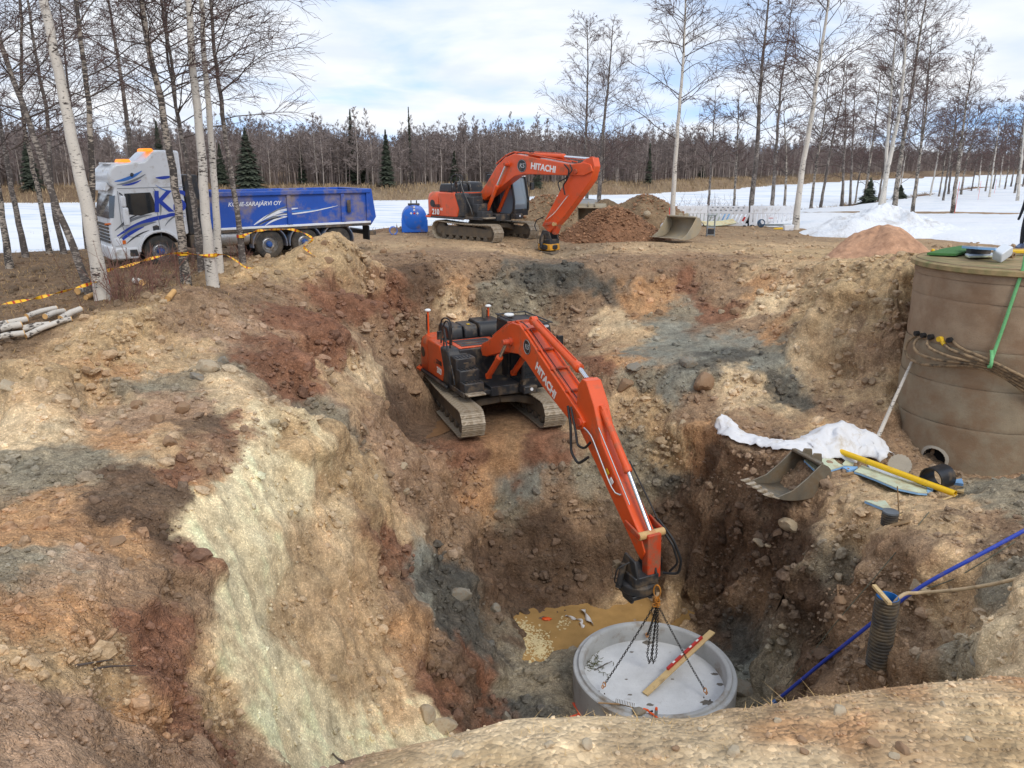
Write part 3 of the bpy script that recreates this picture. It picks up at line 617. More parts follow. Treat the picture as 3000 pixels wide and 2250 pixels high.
stone(2460,1770,.15,M_STONER,'reddish stone left of the standing corrugated pipe'); stone(2525,1785,.09,M_STONER,'small orange stone next to the corrugated pipe rim')
stone(2290,1850,.10,M_STONE,'single white stone on the dark slope between ring and blue pipe')
stone(2455,1700,.14,M_STONE,'smooth tan stone uphill of the reddish stone by the corrugated pipe')
stone(2865,1950,.2,M_STONEG,'flat greenish-grey stone near the puddle of sand by the near rim',flat=.4)
stone(2020,1070,.34,M_STONEG,'dark grey clay boulder on the grey ledge behind the boom')
stone(1862,1078,.34,M_STONEG,'flat grey rock slab at the front of the grey ledge',flat=.35)
stone(2060,1130,.42,M_STONER,'tan boulder of hard earth below the grey ledge'); stone(1830,1130,.36,M_STONER,'low tan boulder between boom and grey ledge',flat=.5)
stone(2155,915,.22,M_STONER,'orange rock stuck in the back slope above the grey ledge'); stone(2112,917,.14,M_STONE,'pale rock beside the orange rock in the back slope')
stone(1905,925,.15,M_STONE,'tan stone at the rear edge of the grey ledge'); stone(2612,766,.17,M_STONER,'rounded stone lying beside the top of the concrete well'); stone(2425,826,.16,M_STONER,'tan stone on the slope left of the well')
stone(1940,1310,.12,M_STONE,'pale stone right of the boom head'); stone(2000,1240,.13,M_STONE,'small cluster stone below the tan boulder'); stone(1190,1445,.13,M_STONE,'pale stone on the ledge above the blue clay face'); stone(1020,1393,.09,M_STONE,'white pebble at the top of the tan slope'); stone(1100,1400,.10,M_STONE,'white-grey stone right of the white pebble on the tan slope')
stone(1180,1370,.16,M_STONE,'greenish stone near the ledge left of the tracks'); stone(1215,1155,.3,M_STONER,'flat brown slab in the muddy water behind the track',flat=.35); stone(1130,1190,.2,M_STONER,'brown block on the muddy ledge left of the machine'); stone(1228,1325,.17,M_STONER,'brown lump at the edge of the muddy ledge')
stone(1295,2130,.30,M_STONE,'whitish boulder at the foot of the pale sand slide'); stone(1250,2100,.22,M_STONE,'whitish rock uphill of the boulder at the sand slide foot'); stone(1485,2105,.17,M_STONEG,'round dark stone at the edge of the grey sand by the ring')
stone(2175,2020,.38,M_STONEG,'long grey boulder right of the concrete ring',flat=.5); stone(1350,1750,.3,M_STONEG,'grey boulder at the rear left of the puddle'); stone(1450,1785,.2,M_STONEG,'brown-grey rock at the rear edge of the puddle')
stone(960,770,.20,M_STONER,'tan stone on the dirt bank below the truck tail'); stone(1240,745,.22,M_STONER,'tan stone before the upper excavator track'); stone(1125,740,.18,M_STONER,'tan stone between truck tail and excavator'); stone(950,715,.15,M_STONER,'tan stone on top of the dirt bank by the tipper wheel')
stone(30,1140,.26,M_STONE,'long pale slab of stone on the left bank',flat=.3); stone(400,1190,.14,M_STONER,'tan stone in the hollow on the left bank'); stone(610,1080,.26,M_STONE,'pale angular boulder at the rim of the left bank',flat=.8); stone(655,1060,.17,M_STONEG,'grey boulder next to the pale angular one'); stone(580,1110,.18,M_STONEG,'smooth grey slab under the pale angular boulder',flat=.5)
stone(460,1230,.16,M_STONER,'cracked brown block in the left bank'); stone(535,1200,.18,M_STONER,'tan cracked block on the left bank near the rim'); stone(500,1300,.17,M_STONER,'brown block lower on the left bank'); stone(340,1590,.14,M_STONER,'flat tan slab in the red clay of the left bank',flat=.3)
for k,(a,b,s) in enumerate(((2455,2095,.034),(2645,2212,.030),(2150,2220,.034),(1608,2200,.022),(2355,2215,.02),(2840,2175,.02),(2620,2225,.024),(2350,2185,.022),(1720,2195,.028),(1345,2225,.026),(2555,2185,.03),(2275,2120,.018),(2760,2080,.016),(1980,2205,.018),(2050,2150,.014))):
    stone(a,b,s,(M_STONE,M_STONER,M_STONE)[k%3],('pale','reddish','pale')[k%3]+' pebble on the sandy rim in the foreground','pebbles on the near rim',name='pebble',cat='pebble')
# ------------------------------------------------------------------ muddy water
def water_mat(name,c,rough=.08):
    b=NB(name); n=b.noise(1.6,6,.6); b.col(b.ramp(n,[(.35,tuple(x*.8 for x in c)),(.65,tuple(x*1.12 for x in c))])); b.set(Roughness=rough); b.p.inputs['Specular IOR Level'].default_value=.5; b.bump(b.noise(9,3),.06,.02); return b.m
M_WATER=water_mat('muddy_water',srgb(176,140,88)); M_WATER2=water_mat('red_muddy_water',srgb(136,104,76))
def pool(name,c,rx,ry,z,m,n=48):
    t=np.linspace(0,2*math.pi,n,endpoint=False); rr=np.linspace(0,1,8); V=[[(c[0]+r_*rx*math.cos(a),c[1]+r_*ry*math.sin(a),z) for a in t] for r_ in rr]
    ii=np.arange(8*n).reshape(8,n); ii=np.concatenate([ii,ii[:,:1]],1); me=fast_mesh(name,np.array(V).reshape(-1,3),qf0(ii),m); return tag(link(name,me),None,None,None,'structure')
qf0=lambda ii:np.stack([ii[:-1,:-1],ii[1:,:-1],ii[1:,1:],ii[:-1,1:]],-1).reshape(-1,4)
pool('pit_water',(2.6,14.6),5.2,5.4,WZ,M_WATER)
pz=ground(-3.0,22.6)
pool('ledge_puddle',(-2.9,22.8),1.5,2.6,-4.27,M_WATER2); 
# foam lines on the pit water
M_FOAM=pm('foam',srgb(214,196,150),.9,0,.1)
# ------------------------------------------------------------------ river ice, snow, far bank
def snow_mat(name,c=(.80,.82,.85),streak=.10,bs=.5,dirty=0.0,sc=1.0):
    b=NB(name); pos=b.n('ShaderNodeNewGeometry').outputs['Position']
    n=b.noise(.5*sc,7,.62,pos,(.35,1.0,1.0)); n2=b.noise(6*sc,6,.6,pos)
    v=b.ramp(n,[(.32,tuple(x*(1-streak*k) for x,k in zip(c,(2.4,1.7,1.0)))),(.5,c),(.8,tuple(min(.88,x*1.05) for x in c))])
    if dirty:
        d=b.noise(1.1*sc,8,.7,pos); v=b.mix(b.ramp(d,[(.60-dirty*.1,(0,0,0)),(.78,(.75,.75,.75))]),v,srgb(150,132,112))
    b.col(v); b.set(Roughness=.6); b.p.inputs['Specular IOR Level'].default_value=.3
    b1=b.bump(n2,bs,.12); b.bump(b.noise(30*sc,4,.6,pos),bs*.6,.03,b1); return b.m
M_ICE=snow_mat('river_ice_snow',streak=.16,bs=.25); M_SNOW=snow_mat('snow',streak=.06,bs=.6); M_SNOWD=snow_mat('old_snow',streak=.05,bs=.8,dirty=.8)
xs=np.concatenate([np.linspace(-420,-45,30),np.linspace(-43,60,70),np.linspace(64,700,60)]); ys=np.concatenate([np.linspace(8,130,90),np.linspace(135,1400,80)])
IX,IY=np.meshgrid(xs,ys,indexing='ij'); ii=np.arange(IX.size).reshape(IX.shape)
qf=lambda ii:np.stack([ii[:-1,:-1],ii[1:,:-1],ii[1:,1:],ii[:-1,1:]],-1).reshape(-1,4)
fi=qf(ii); cxm=IX.ravel()[fi].mean(1); cym=IY.ravel()[fi].mean(1); keep=(cym>lerp_tab(cxm,NEAR)-9)&(cym<lerp_tab(cxm,FAR)+25)
me=fast_mesh('river_ice',np.stack([IX,IY,np.full(IX.shape,ICE_Z)],-1).reshape(-1,3),fi[keep],M_ICE); tag(link('river_ice',me),None,None,None,'structure')
# snow field on the right bank
def snow_sheet(name,xs,ys,thick,m):
    SX,SY=np.meshgrid(xs,ys,indexing='ij'); G=hfin(SX.ravel(),SY.ravel()).reshape(SX.shape)
    t=thick(SX,SY); Z=G+np.where(t<0,t*4-.05,np.minimum(t,.6))
    me=fast_mesh(name,np.stack([SX,SY,Z],-1).reshape(-1,3),qf(np.arange(SX.size).reshape(SX.shape)),m); return tag(link(name,me),None,None,None,'structure')
LOW=[(12,60),(14,44),(16.5,40.5),(19,35.5),(22,31),(30,27),(60,20),(200,0)]
def th1(x,y):
    n=fbm(np.stack([x*.22,y*.22,0*x],-1),4,101); n2=fbm(np.stack([x*1.1,y*1.1,0*x],-1),3,102)
    low=lerp_tab(x,LOW); d1=lerp_tab(x,NEAR)-y
    e=np.minimum((y-low)*.14,(d1-4.5)*.10)
    e=np.minimum(e,.30)+.055*n+.05*n2
    for (a,b,r1,r2) in ((47,53,9,2.6),(30,60,10,3.2),(62,66,14,2.0)): e=e-.75*np.exp(-((x-a)/r1)**2-((y-b)/r2)**2)
    return e
snow_sheet('snow_field',np.concatenate([np.arange(11,45,.42),np.arange(45,320,3.5)]),np.concatenate([np.arange(18,80,.5),np.arange(80,420,4)]),th1,M_SNOW)
# ploughed snow pile
def heap(name,c,rx,ry,h,m,label,cat,rough=.12,seed=0,group=None,n=90,power=1.0,rot=0,cols=None,flat=0.0):
    u=np.linspace(0,1.15,n//2); t=np.linspace(0,2*math.pi,n,endpoint=False); U,T=np.meshgrid(u,t,indexing='ij')
    x=U*np.cos(T)*rx; y=U*np.sin(T)*ry; ca,sa=math.cos(rot),math.sin(rot); wx=c[0]+x*ca-y*sa; wy=c[1]+x*sa+y*ca
    rr_=(np.sqrt(U*U+.035)-.187)/(np.sqrt(1.035)-.187); k=np.clip(1-np.abs(rr_)**power,-.2,1)
    q=np.stack([wx*1.3,wy*1.3,0*wx+seed],-1); nz=fbm(q,4,200+seed); k=k*(1+.30*np.clip(U*1.6,0,1)*fbm(np.stack([np.cos(T)*1.4,np.sin(T)*1.4,0*T+seed],-1),2,seed+7))
    g=hfin(wx.ravel(),wy.ravel()).reshape(wx.shape); z=g+h*k+rough*nz*np.clip(1.1-U,0,1)-.03
    z=np.where(U>1.05,g-.25,z)
    ii=np.arange(U.size).reshape(U.shape); ii=np.concatenate([ii,ii[:,:1]],1)
    me=fast_mesh(name,np.stack([wx,wy,z],-1).reshape(-1,3),qf(ii),m)
    if cols is not None:
        cc=np.array(cols)*(1+.2*fbm(np.stack([wx,wy,z],-1).reshape(-1,3)*1.1,3,seed+9)[:,None]); vcol(me,cc)
    return tag(link(name,me),label,cat,group)
p=at(2600,640,38)
heap('snow_pile',(p[0]+.3,38.5),4.3,2.8,1.15,M_SNOWD,'dirty ploughed snow pile behind the reddish sand heap','snow pile',.34,3,n=150,power=1.35)
# ------------------------------------------------------------------ bare trees
def branches(trunk,rg,nb=30,t0=.3,L0=3.0,n2=7,n3=6,r1=.02,r3=.006,droop=.5,up=.7,wind=(0,0,0)):
    K=len(trunk); H=np.linalg.norm(trunk[-1]-trunk[0])
    t=t0+(1-t0)*np.sort(rg.random(nb))**.9; az=np.arange(nb)*2.4+rg.random(nb)*1.2
    s=np.stack([np.interp(t,np.linspace(0,1,K),trunk[:,i]) for i in range(3)],-1)
    el=up*(.55+.45*t)+rg.normal(0,.12,nb)
    d=np.stack([np.cos(az)*np.cos(el),np.sin(az)*np.cos(el),np.sin(el)],-1)
    L=L0*(1-.82*np.clip((t-t0)/(1-t0),0,1)**1.2)*(.75+.5*rg.random(nb))
    def grow(s,d,L,K,dr,wob):
        N=len(s); P_=np.zeros((N,K,3)); P_[:,0]=s; cur=d.copy()
        for k in range(1,K):
            cur=unit(cur+rg.normal(0,wob,(N,3))+np.array([0,0,dr*(.25 if k<K*.5 else -1.0)])*.35+np.array(wind)*.1)
            P_[:,k]=P_[:,k-1]+cur*(L/(K-1))[:,None]
        return P_
    A=grow(s,d,L,8,droop*.4,.10); RA=(r1*(.5+.5*L/L0))[:,None]*np.linspace(1,.25,8)[None]
    def kids(A,L,n,frac,dr,K,r,ang,wob):
        N,KA,_=A.shape; u=.18+.8*rg.random((N,n)); i=np.minimum((u*(KA-1)).astype(int),KA-2); fr=u*(KA-1)-i
        ar=np.arange(N)[:,None]; s=A[ar,i]*(1-fr[...,None])+A[ar,i+1]*fr[...,None]; tg=unit(A[ar,i+1]-A[ar,i])
        rd=unit(rg.normal(0,1,(N,n,3))); d=unit(tg+ang*unit(np.cross(tg,rd))+np.array([0,0,.12])); l=(L[:,None]*frac*(1.15-.7*u)*(.6+.8*rg.random((N,n)))).ravel()
        B=grow(s.reshape(-1,3),d.reshape(-1,3),l,K,dr,wob); return B,l
    B,LB=kids(A,L,n2,.48,droop*.7,6,0,.85,.12); RB_=np.maximum(r1*.42,r3)*np.linspace(1,.45,6)[None]*np.ones((len(B),1))
    C_,LC=kids(B,LB,n3,.55,droop*1.2,4,0,.8,.12); RC=r3*np.linspace(1,.6,4)[None]*np.ones((len(C_),1))
    return (A,RA),(B,RB_),(C_,RC)
def ribbons_np(Pt,w):
    N,K,_=Pt.shape; t=np.gradient(Pt,axis=1); t/=np.linalg.norm(t,axis=2)[...,None]+1e-9
    rnd=unit(np.random.default_rng(N).normal(0,1,(N,1,3))); s=np.cross(t,np.broadcast_to(rnd,t.shape)); s=unit(s)*w[...,None]
    V=np.stack([Pt-s,Pt+s],2); i=np.arange(N*K*2).reshape(N,K,2); f=np.stack([i[:,:-1,0],i[:,:-1,1],i[:,1:,1],i[:,1:,0]],-1).reshape(-1,4); return V.reshape(-1,3),f
def birch_tree(path,r0,seed,bark,label,group=None,nb=26,t0=.35,L0=2.6,n2=7,n3=6,r3=.006,r1=.022,up=.7,droop=.5,name='birch_tree',extra=True,wind=(0,0,0)):
    rg=np.random.default_rng(seed); path=np.asarray(path,float); base=path[0].copy(); path=path-base
    tr=spline(path,30); hh=np.linspace(0,1,30)
    tr[1:]+=rg.normal(0,.012,(29,3))*np.array([1,1,0])
    rad=r0*(1-.86*hh**.95)*(1+.30*np.exp(-hh*26)); rad=np.maximum(rad,.012)
    v,f=tubes_np(tr[None],rad[None],10)
    # root flare and a skirt below ground
    v0=v.reshape(30,10,3); v0[0,:,2]-=.25
    root=empty(name,base,0,label,'tree',group)
    link('trunk',fast_mesh('trunk',v,f,bark),root)
    A,B,Cc=branches(tr,rg,nb,t0,L0,n2,n3,r1,r3,droop,up,wind)
    v,f=tubes_np(*A,5); lo_=link('limbs',fast_mesh('limbs',v,f,M_LIMB),root); lo_['kind']='stuff'
    v,f=join_np([tubes_np(B[0][:,[0,2,5]],B[1][:,[0,2,5]],3),tubes_np(Cc[0][:,[0,1,3]],Cc[1][:,[0,1,3]],3)]); lo_=link('crown',fast_mesh('crown',v,f,M_TWIG,False),root); lo_['kind']='stuff'
    return root
def tree_px(pts,Y,H,dY=0,zb=None):
    "trunk line from photo points at distance Y, carried on upward to height H"
    P_=[at(a,b,Y+dY*k/len(pts)) for k,(a,b) in enumerate(pts)]
    zb=ground(P_[0][0],P_[0][1])
    P_[0]=np.array([P_[0][0],P_[0][1],zb])
    d=P_[-1]-P_[-2]; d/=np.linalg.norm(d); d=d*.5+np.array([0,0,.5])*np.sign(max(d[2],.1)); d/=np.linalg.norm(d); top=P_[-1]; rest=H-(top[2]-zb)
    if rest>.3:
        for k in (1,2,3): P_.append(top+d*rest*k/3*np.array([1-.15*k,1,1]))
    return np.array(P_)
GL='birches beside the truck'; 
LT_=[ # points, Y, radius, bark, label
([(306,890),(282,759),(262,624),(217,450),(184,271),(150,114),(125,0)],17.8,.17,M_BARK,'thick smooth white birch leaning left with a red and yellow tape band near its foot',13,.52,10),
([(298,850),(286,720),(272,590),(266,460),(266,325),(250,217),(233,81),(222,0)],18.2,.085,M_BARKM,'slim patchy birch rising right behind the tape-banded white trunk',12.5,.36,22),
([(271,879),(217,732),(163,607),(119,461),(76,325),(32,217),(0,135)],18.3,.105,M_BARKD,'dark rough birch crossing low beside the tape-banded white trunk',12,.3,26),
([(76,749),(38,570),(16,450),(0,374),(-12,250),(-30,80)],29,.13,M_BARKD,'grey birch at the ice edge furthest from the truck cab',12,.3,26),
([(144,732),(125,624),(103,515),(70,380),(60,271),(65,136),(60,0)],30,.11,M_BARKM,'mottled birch at the ice edge with a small bush at its foot',13,.3,28),
([(187,735),(157,624),(146,488),(141,336),(108,190),(81,0)],30,.12,M_BARKD,'dark slender birch at the ice edge between bush and leaning trunk',13,.3,28),
([(395,690),(380,428),(369,325),(347,179),(325,54),(317,0)],36,.17,M_BARKD,'dark straight birch rising behind the truck cab',14,.30,26),
([(542,803),(521,597),(488,407),(466,271),(434,136),(412,0)],20.6,.125,M_BARKM,'leaning scarred birch in front of the cab rear with tape round its foot',12.5,.36,28),
([(585,770),(563,570),(542,434),(515,325),(504,179),(472,0)],22.4,.08,M_BARKD,'thin dark birch standing just behind the white trunk by the tipper front',12,.36,26),
([(621,803),(597,570),(586,407),(567,244),(559,108),(553,0)],20.6,.15,M_BARK,'stout straight white birch in front of the tipper front with tape round it',13,.5,18),
([(640,778),(629,542),(618,380),(602,217),(594,81),(591,0)],22,.115,M_BARK,'white black-flecked birch directly behind the stout straight white one',13,.42,24),
([(710,756),(689,570),(659,407),(645,271),(624,136),(618,0)],22.8,.10,M_BARKD,'outermost grey birch beside the silver fuel tank with yellow tape tied on',12,.30,34),
([(597,748),(575,624),(548,472),(521,353),(488,163),(483,0)],23.0,.07,M_BARKD,'thinnest dark stem crossing between the cab and the tipper',12,.34,24),
([(250,700),(228,480),(205,300),(186,120),(175,0)],33,.10,M_BARKD,'thin dark stem seen against the ice beyond the banded trunk',12,.3,26),
([(20,735),(-5,560),(-20,400)],26,.12,M_BARKM,'mottled trunk half out of view at the ice edge',12,.3,30)]
for k,(pts,Y,r,bk,lab,H,t0,nb) in enumerate(LT_):
    nb=int(nb*1.35); t0=t0*.92; r=r*(.85 if bk is M_BARKD else .95)
    birch_tree(tree_px(pts,Y,H),r,300+k,bk,lab,GL,nb=nb,t0=t0,L0=2.9 if k!=11 else 3.6,n2=8,n3=6,r3=.0052 if Y<26 else .0065,r1=.019,up=.62,droop=.55,wind=(.3,0,0) if k in(7,8,9,10,11,12) else (0,0,0))
GRT='birches along the near river bank'
RT_=[([(1724,587),(1716,430),(1722,200),(1720,54)],60,.17,M_BARKD,'left of the twin dark birches growing behind the dirt heaps',1,.22,40,5.0),
([(1752,583),(1765,400),(1785,220),(1796,75)],60,.20,M_BARKD,'right of the twin dark birches growing behind the dirt heaps',1,.22,42,5.2),
([(1968,668),(1978,475),(1991,305),(2005,136),(2008,0)],40,.135,M_BARK,'tall birch with pale lower trunk beside the red marker stake',13.5,.30,38,3.8),
([(2076,600),(2086,430),(2097,258)],58,.10,M_BARKD,'small slender birch standing behind the first white barrier',9,.3,24,2.4),
([(2151,600),(2160,430),(2166,250)],58,.10,M_BARKM,'small pale birch standing behind the middle white barrier',9,.3,22,2.2),
([(2198,630),(2219,420),(2229,237),(2242,102),(2252,0)],46,.16,M_BARKD,'tall dark birch behind the gap between the middle and end barriers',15,.28,40,4.2),
([(2263,600),(2276,407),(2286,271),(2310,102)],54,.14,M_BARKD,'dark forked birch behind the end barrier',14,.26,34,3.8),
([(2330,671),(2347,508),(2381,325),(2402,169),(2429,0)],41,.165,M_BARK,'big white birch leaning right at the end of the white barriers',14.5,.36,40,4.2),
([(2300,600),(2305,480),(2296,330)],54,.10,M_BARKM,'short mottled birch behind the end barrier post',8,.3,22,2.2),
([(2405,592),(2439,407),(2470,271),(2476,170)],68,.13,M_BARKD,'dark birch just right of the big leaning white birch',12,.26,30,3.4),
([(2470,585),(2476,373),(2480,190)],70,.13,M_BARKD,'straight dark birch in the bank row by the first evergreen shrub',12,.25,30,3.2),
([(2493,580),(2503,305),(2510,180)],72,.12,M_BARKD,'slim dark birch beside the straight dark one in the bank row',12,.25,28,3.0),
([(2534,572),(2560,400),(2578,240)],74,.13,M_BARKM,'leaning mottled birch in front of the small evergreen shrub',12,.25,28,3.0),
([(2578,607),(2605,475),(2639,305),(2653,136),(2653,0)],52,.17,M_BARK,'bright white birch with leaning trunk rising from the snow field edge',16,.34,40,4.4),
([(2592,604),(2598,440),(2610,280),(2622,120)],53,.14,M_BARK,'white birch touching the bright leaning one at its foot',14,.34,30,3.6),
([(2622,597),(2646,407),(2676,237),(2693,102),(2714,0)],54,.18,M_BARKM,'tall forked mottled birch next to the bright white pair',16,.28,42,4.6),
([(2676,600),(2700,420),(2714,325),(2720,200)],55,.13,M_BARKM,'shorter white-footed birch standing in the snow right of the fork',12,.28,30,3.4),
([(2795,590),(2815,420),(2832,291),(2849,200)],58,.15,M_BARKM,'lone spreading birch standing out in the snow field',11.5,.26,36,3.8),
([(2990,538),(2996,440),(3004,330)],75,.15,M_BARK,'white trunk at the far end of the snow field',10,.3,26,3.2)]
for k,(pts,Y,r,bk,lab,H,t0,nb,L0) in enumerate(RT_):
    if H<5: H=0
    birch_tree(tree_px(pts,Y,H),r,400+k,bk,lab,GRT,nb=nb,t0=t0,L0=L0,n2=8,n3=6,r3=.0085,r1=.028,up=.72,droop=.5)
# row of smaller birches following the bank away: copies
protos=[]
for k in range(3):
    rg=np.random.default_rng(500+k); pth=np.array([(0,0,0),(.1*k,.05,3),(.3,.1,6),(.45,.1*k,9.6)])
    protos.append(birch_tree(pth,.11,510+k,(M_BARKM,M_BARKD,M_BARK)[k],'bare birch in the thin row along the bank behind the snow field',GRT,nb=30,t0=.22,L0=2.8,n2=6,n3=5,r3=.013,r1=.035))
rg=np.random.default_rng(5)
row=[]
for px_,Y in [(2355,66),(2440,76),(2512,82),(2560,84),(2650,80),(2690,88),(2716,86),(2742,92),(2760,96),(2778,90),(2806,100),(2826,104),(2846,98),(2866,110),(2884,114),(2900,108),(2916,120),(2932,124),(2950,118),(2966,130),(2978,136),(2988,126),(2730,75),(2860,84),(2930,92),(2545,90),(2600,94),(2480,88)]:
    x=(px_-1500)/FPX*Y*1.0; row.append((x,Y))
for k,(x,y) in enumerate(row):
    s0=protos[k%3]; o=s0 if k<3 else copy_tree(s0)
    o['label']=('mottled','dark barked','white barked')[k%3]+' bare birch in the thin row along the bank '+('behind the evergreen shrub' if x<45 else 'beyond the lone spreading birch')
    o.location=(x,y,ground(x,y)); o.rotation_euler=(0,0,rg.random()*6.28); sc=.85+.35*rg.random(); o.scale=(sc,sc,sc*(.95+.2*rg.random()))
# ------------------------------------------------------------------ far forest
def far_birch(seed,h=10.0):
    rg=np.random.default_rng(seed); tr=spline(np.array([(0,0,-.3),(rg.normal(0,.2),0,h*.4),(rg.normal(0,.4),rg.normal(0,.3),h)]),10)
    rad=.11*(1-.85*np.linspace(0,1,10)); tv=tubes_np(tr[None],rad[None],4)
    A,B,Cc=branches(tr,rg,34,.20,2.6,7,4,.03,.017,.2,.95)
    return tv,join_np([tubes_np(A[0][:,[0,3,7]],A[1][:,[0,3,7]],3),ribbons_np(B[0][:,[0,5]],B[1][:,[0,5]]*1.3+.006),ribbons_np(Cc[0][:,[0,3]],Cc[1][:,[0,3]]*1.9)])
def spruce_np(seed,h=12.0,w=2.0,n=900):
    rg=np.random.default_rng(seed); tr=tubes_np(np.array([[(0,0,-.3),(0,0,h*.5),(0,0,h)]]),np.array([[.16,.09,.02]]),5)
    t=rg.random(n)**.75; z=h*(.04+.95*t); rr=w*(1-t)**.85*(.45+.55*np.abs(np.sin(z*5.2+rg.random(n)*.8))); az=rg.random(n)*6.283
    # drooping boughs built of leaf-like quads
    s=np.stack([.15*rr*np.cos(az),.15*rr*np.sin(az),z],-1); e=np.stack([rr*np.cos(az),rr*np.sin(az),z-.30*rr+rg.normal(0,.08,n)],-1); m_=.5*(s+e)+np.array([0,0,.10])
    wd=.10+.16*rr; sd_=np.stack([-np.sin(az),np.cos(az),0*az],-1)*wd[:,None]
    dn=np.array([0,0,-.14])
    V=np.stack([s,m_-sd_+dn,e,m_+sd_+dn],1).reshape(-1,3); f=np.arange(4*n).reshape(-1,4)
    return tr,(V,f)
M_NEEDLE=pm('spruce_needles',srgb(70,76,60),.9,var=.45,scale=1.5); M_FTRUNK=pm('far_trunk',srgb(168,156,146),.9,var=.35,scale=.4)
FB=[far_birch(600+k,h) for k,h in enumerate((9.5,11,10.2,8.6,11.6))]
GF='birches at the front of the far forest'
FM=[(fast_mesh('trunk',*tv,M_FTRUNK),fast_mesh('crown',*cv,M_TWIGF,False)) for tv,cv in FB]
rg=np.random.default_rng(66)
def fshore(x): return float(lerp_tab(x,FAR))
fx=np.r_[np.linspace(-95,35,95),np.linspace(36,110,36)]
for k,x in enumerate(fx):
    x=x+rg.normal(0,.6); y=fshore(x)+11+rg.random()*6; r_=empty('forest_birch',(x,y,ground(x,y)),rg.random()*6.28,'thin pale-trunked bare birch at the forest edge '+('behind the birches beside the truck' if x<-38 else 'behind the tipper truck' if x<-13 else 'behind the yard excavator' if x<9 else 'behind the dirt heaps and barriers' if x<38 else 'far beyond the snow field'),'tree',GF)
    tm,cm=FM[k%5]; link('trunk',tm,r_); link('crown',cm,r_); sc=.52+.34*rg.random(); r_.scale=(sc*1.1,sc*1.1,sc)
# the wood behind: patches of one mass, the same patch mesh turned and repeated
VV=[];FF=[];n=0
for k in range(120):
    x=rg.uniform(-23,23); y=rg.uniform(0,30); tv,cv=FB[rg.integers(5)]; v,f=join_np([tv,cv]); sc=.56+.24*rg.random()+(.12 if rg.random()<.12 else 0); a_=rg.random()*6.28; ca,sa=math.cos(a_),math.sin(a_); v=v*sc
    VV.append(np.stack([v[:,0]*ca-v[:,1]*sa+x,v[:,0]*sa+v[:,1]*ca+y,v[:,2]],-1)); FF.append(f+n); n+=len(v)
pmesh=fast_mesh('forest_mass',np.concatenate(VV),np.concatenate(FF),M_TWIGF,False); del VV,FF
for k,x in enumerate(list(np.arange(-150,60,21))+list(np.arange(62,420,24))):
    y=fshore(x)+15+2*(k%2); x2=x+2; s_=math.atan2(fshore(x+15)-fshore(x-15),30)
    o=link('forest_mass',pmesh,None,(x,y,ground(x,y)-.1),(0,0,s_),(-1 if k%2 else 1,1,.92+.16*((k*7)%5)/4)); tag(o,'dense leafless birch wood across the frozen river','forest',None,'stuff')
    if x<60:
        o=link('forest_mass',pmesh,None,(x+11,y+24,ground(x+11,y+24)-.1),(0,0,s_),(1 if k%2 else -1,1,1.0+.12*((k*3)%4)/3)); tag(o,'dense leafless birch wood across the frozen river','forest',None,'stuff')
# backing thicket of young stems and brush deep in the wood
nb_=8500; x=rg.uniform(-200,520,nb_); y=lerp_tab(x,FAR)+16+rg.random(nb_)*np.clip(30+.1*np.maximum(x,0),30,80); z=hfin(x,y); hh=rg.uniform(1.8,5.4,nb_)
ln=rg.normal(0,.10,(nb_,2))*hh[:,None]; PT=np.zeros((nb_,3,3)); PT[:,0]=np.stack([x,y,z-.1],-1); PT[:,1]=np.stack([x+ln[:,0]*.4,y+ln[:,1]*.4,z+hh*.5],-1); PT[:,2]=np.stack([x+ln[:,0],y+ln[:,1],z+hh],-1)
v,f=tubes_np(PT,np.stack([np.full(nb_,.075),np.full(nb_,.05),np.full(nb_,.02)],-1),3)
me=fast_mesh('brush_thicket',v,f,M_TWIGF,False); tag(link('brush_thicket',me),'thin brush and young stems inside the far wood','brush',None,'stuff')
# spruces
GSP='dark spruces in the far forest'
SPR=[(715,372,96,4.6,12.6,'spruce beside the birches above the tipper front'),(1024,318,110,2.3,13.2,'tallest pointed spruce above the rear of the tipper'),(1128,378,104,2.6,10.0,'broad dark green spruce between tipper and upper excavator'),(1196,312,118,.9,13.5,'very thin spindly spruce right of the broad one'),(455,352,98,2.4,11.5,'spruce showing behind the truck cab roof'),(70,400,95,3,10,'spruce behind the leaning birches at the ice edge'),(1575,455,112,1.8,8,'small spruce behind the upper excavator boom'),(1905,420,125,1.5,9,'small spruce right of the twin birches'),(1060,400,112,2.2,9,'lower spruce in the shade of the tallest one'),(880,440,108,1.6,7,'short spruce above the tipper middle'),(2060,455,150,1.6,7.5,'short spruce in the far wood behind the slender birch'),(1330,440,112,1.8,8,'short spruce above the upper excavator engine hood'),(640,420,100,2.2,9,'wide spruce hidden among birches by the cab')]
for k,(px_,pt,Y,w,h,lab) in enumerate(SPR):
    t=at(px_,pt,Y); z=ground(t[0],t[1]); h=max(4,t[2]-z); tr,lf=spruce_np(700+k,h,w*.62,1300)
    r_=empty('spruce_tree',(t[0],Y,z),0,'dark green '+lab,'tree',GSP); link('trunk',fast_mesh('trunk',*tr,M_LIMB),r_); link('crown',fast_mesh('crown',*lf,M_NEEDLE,False),r_)
# small evergreen shrubs on the near bank
for px_,py_,Y,h,lab in ((2548,560,74,2.4,'round evergreen shrub among the birches along the bank'),(2640,548,78,1.6,'low evergreen shrub behind the bright white birches')):
    t=at(px_,py_,Y); z=ground(t[0],t[1]); tr,lf=spruce_np(760+int(h*10),h,1.5,500); r_=empty('evergreen_shrub',(t[0],Y,z),0,lab,'shrub'); link('stem',fast_mesh('stem',*tr,M_LIMB),r_); link('foliage',fast_mesh('foliage',*lf,M_NEEDLE,False),r_)
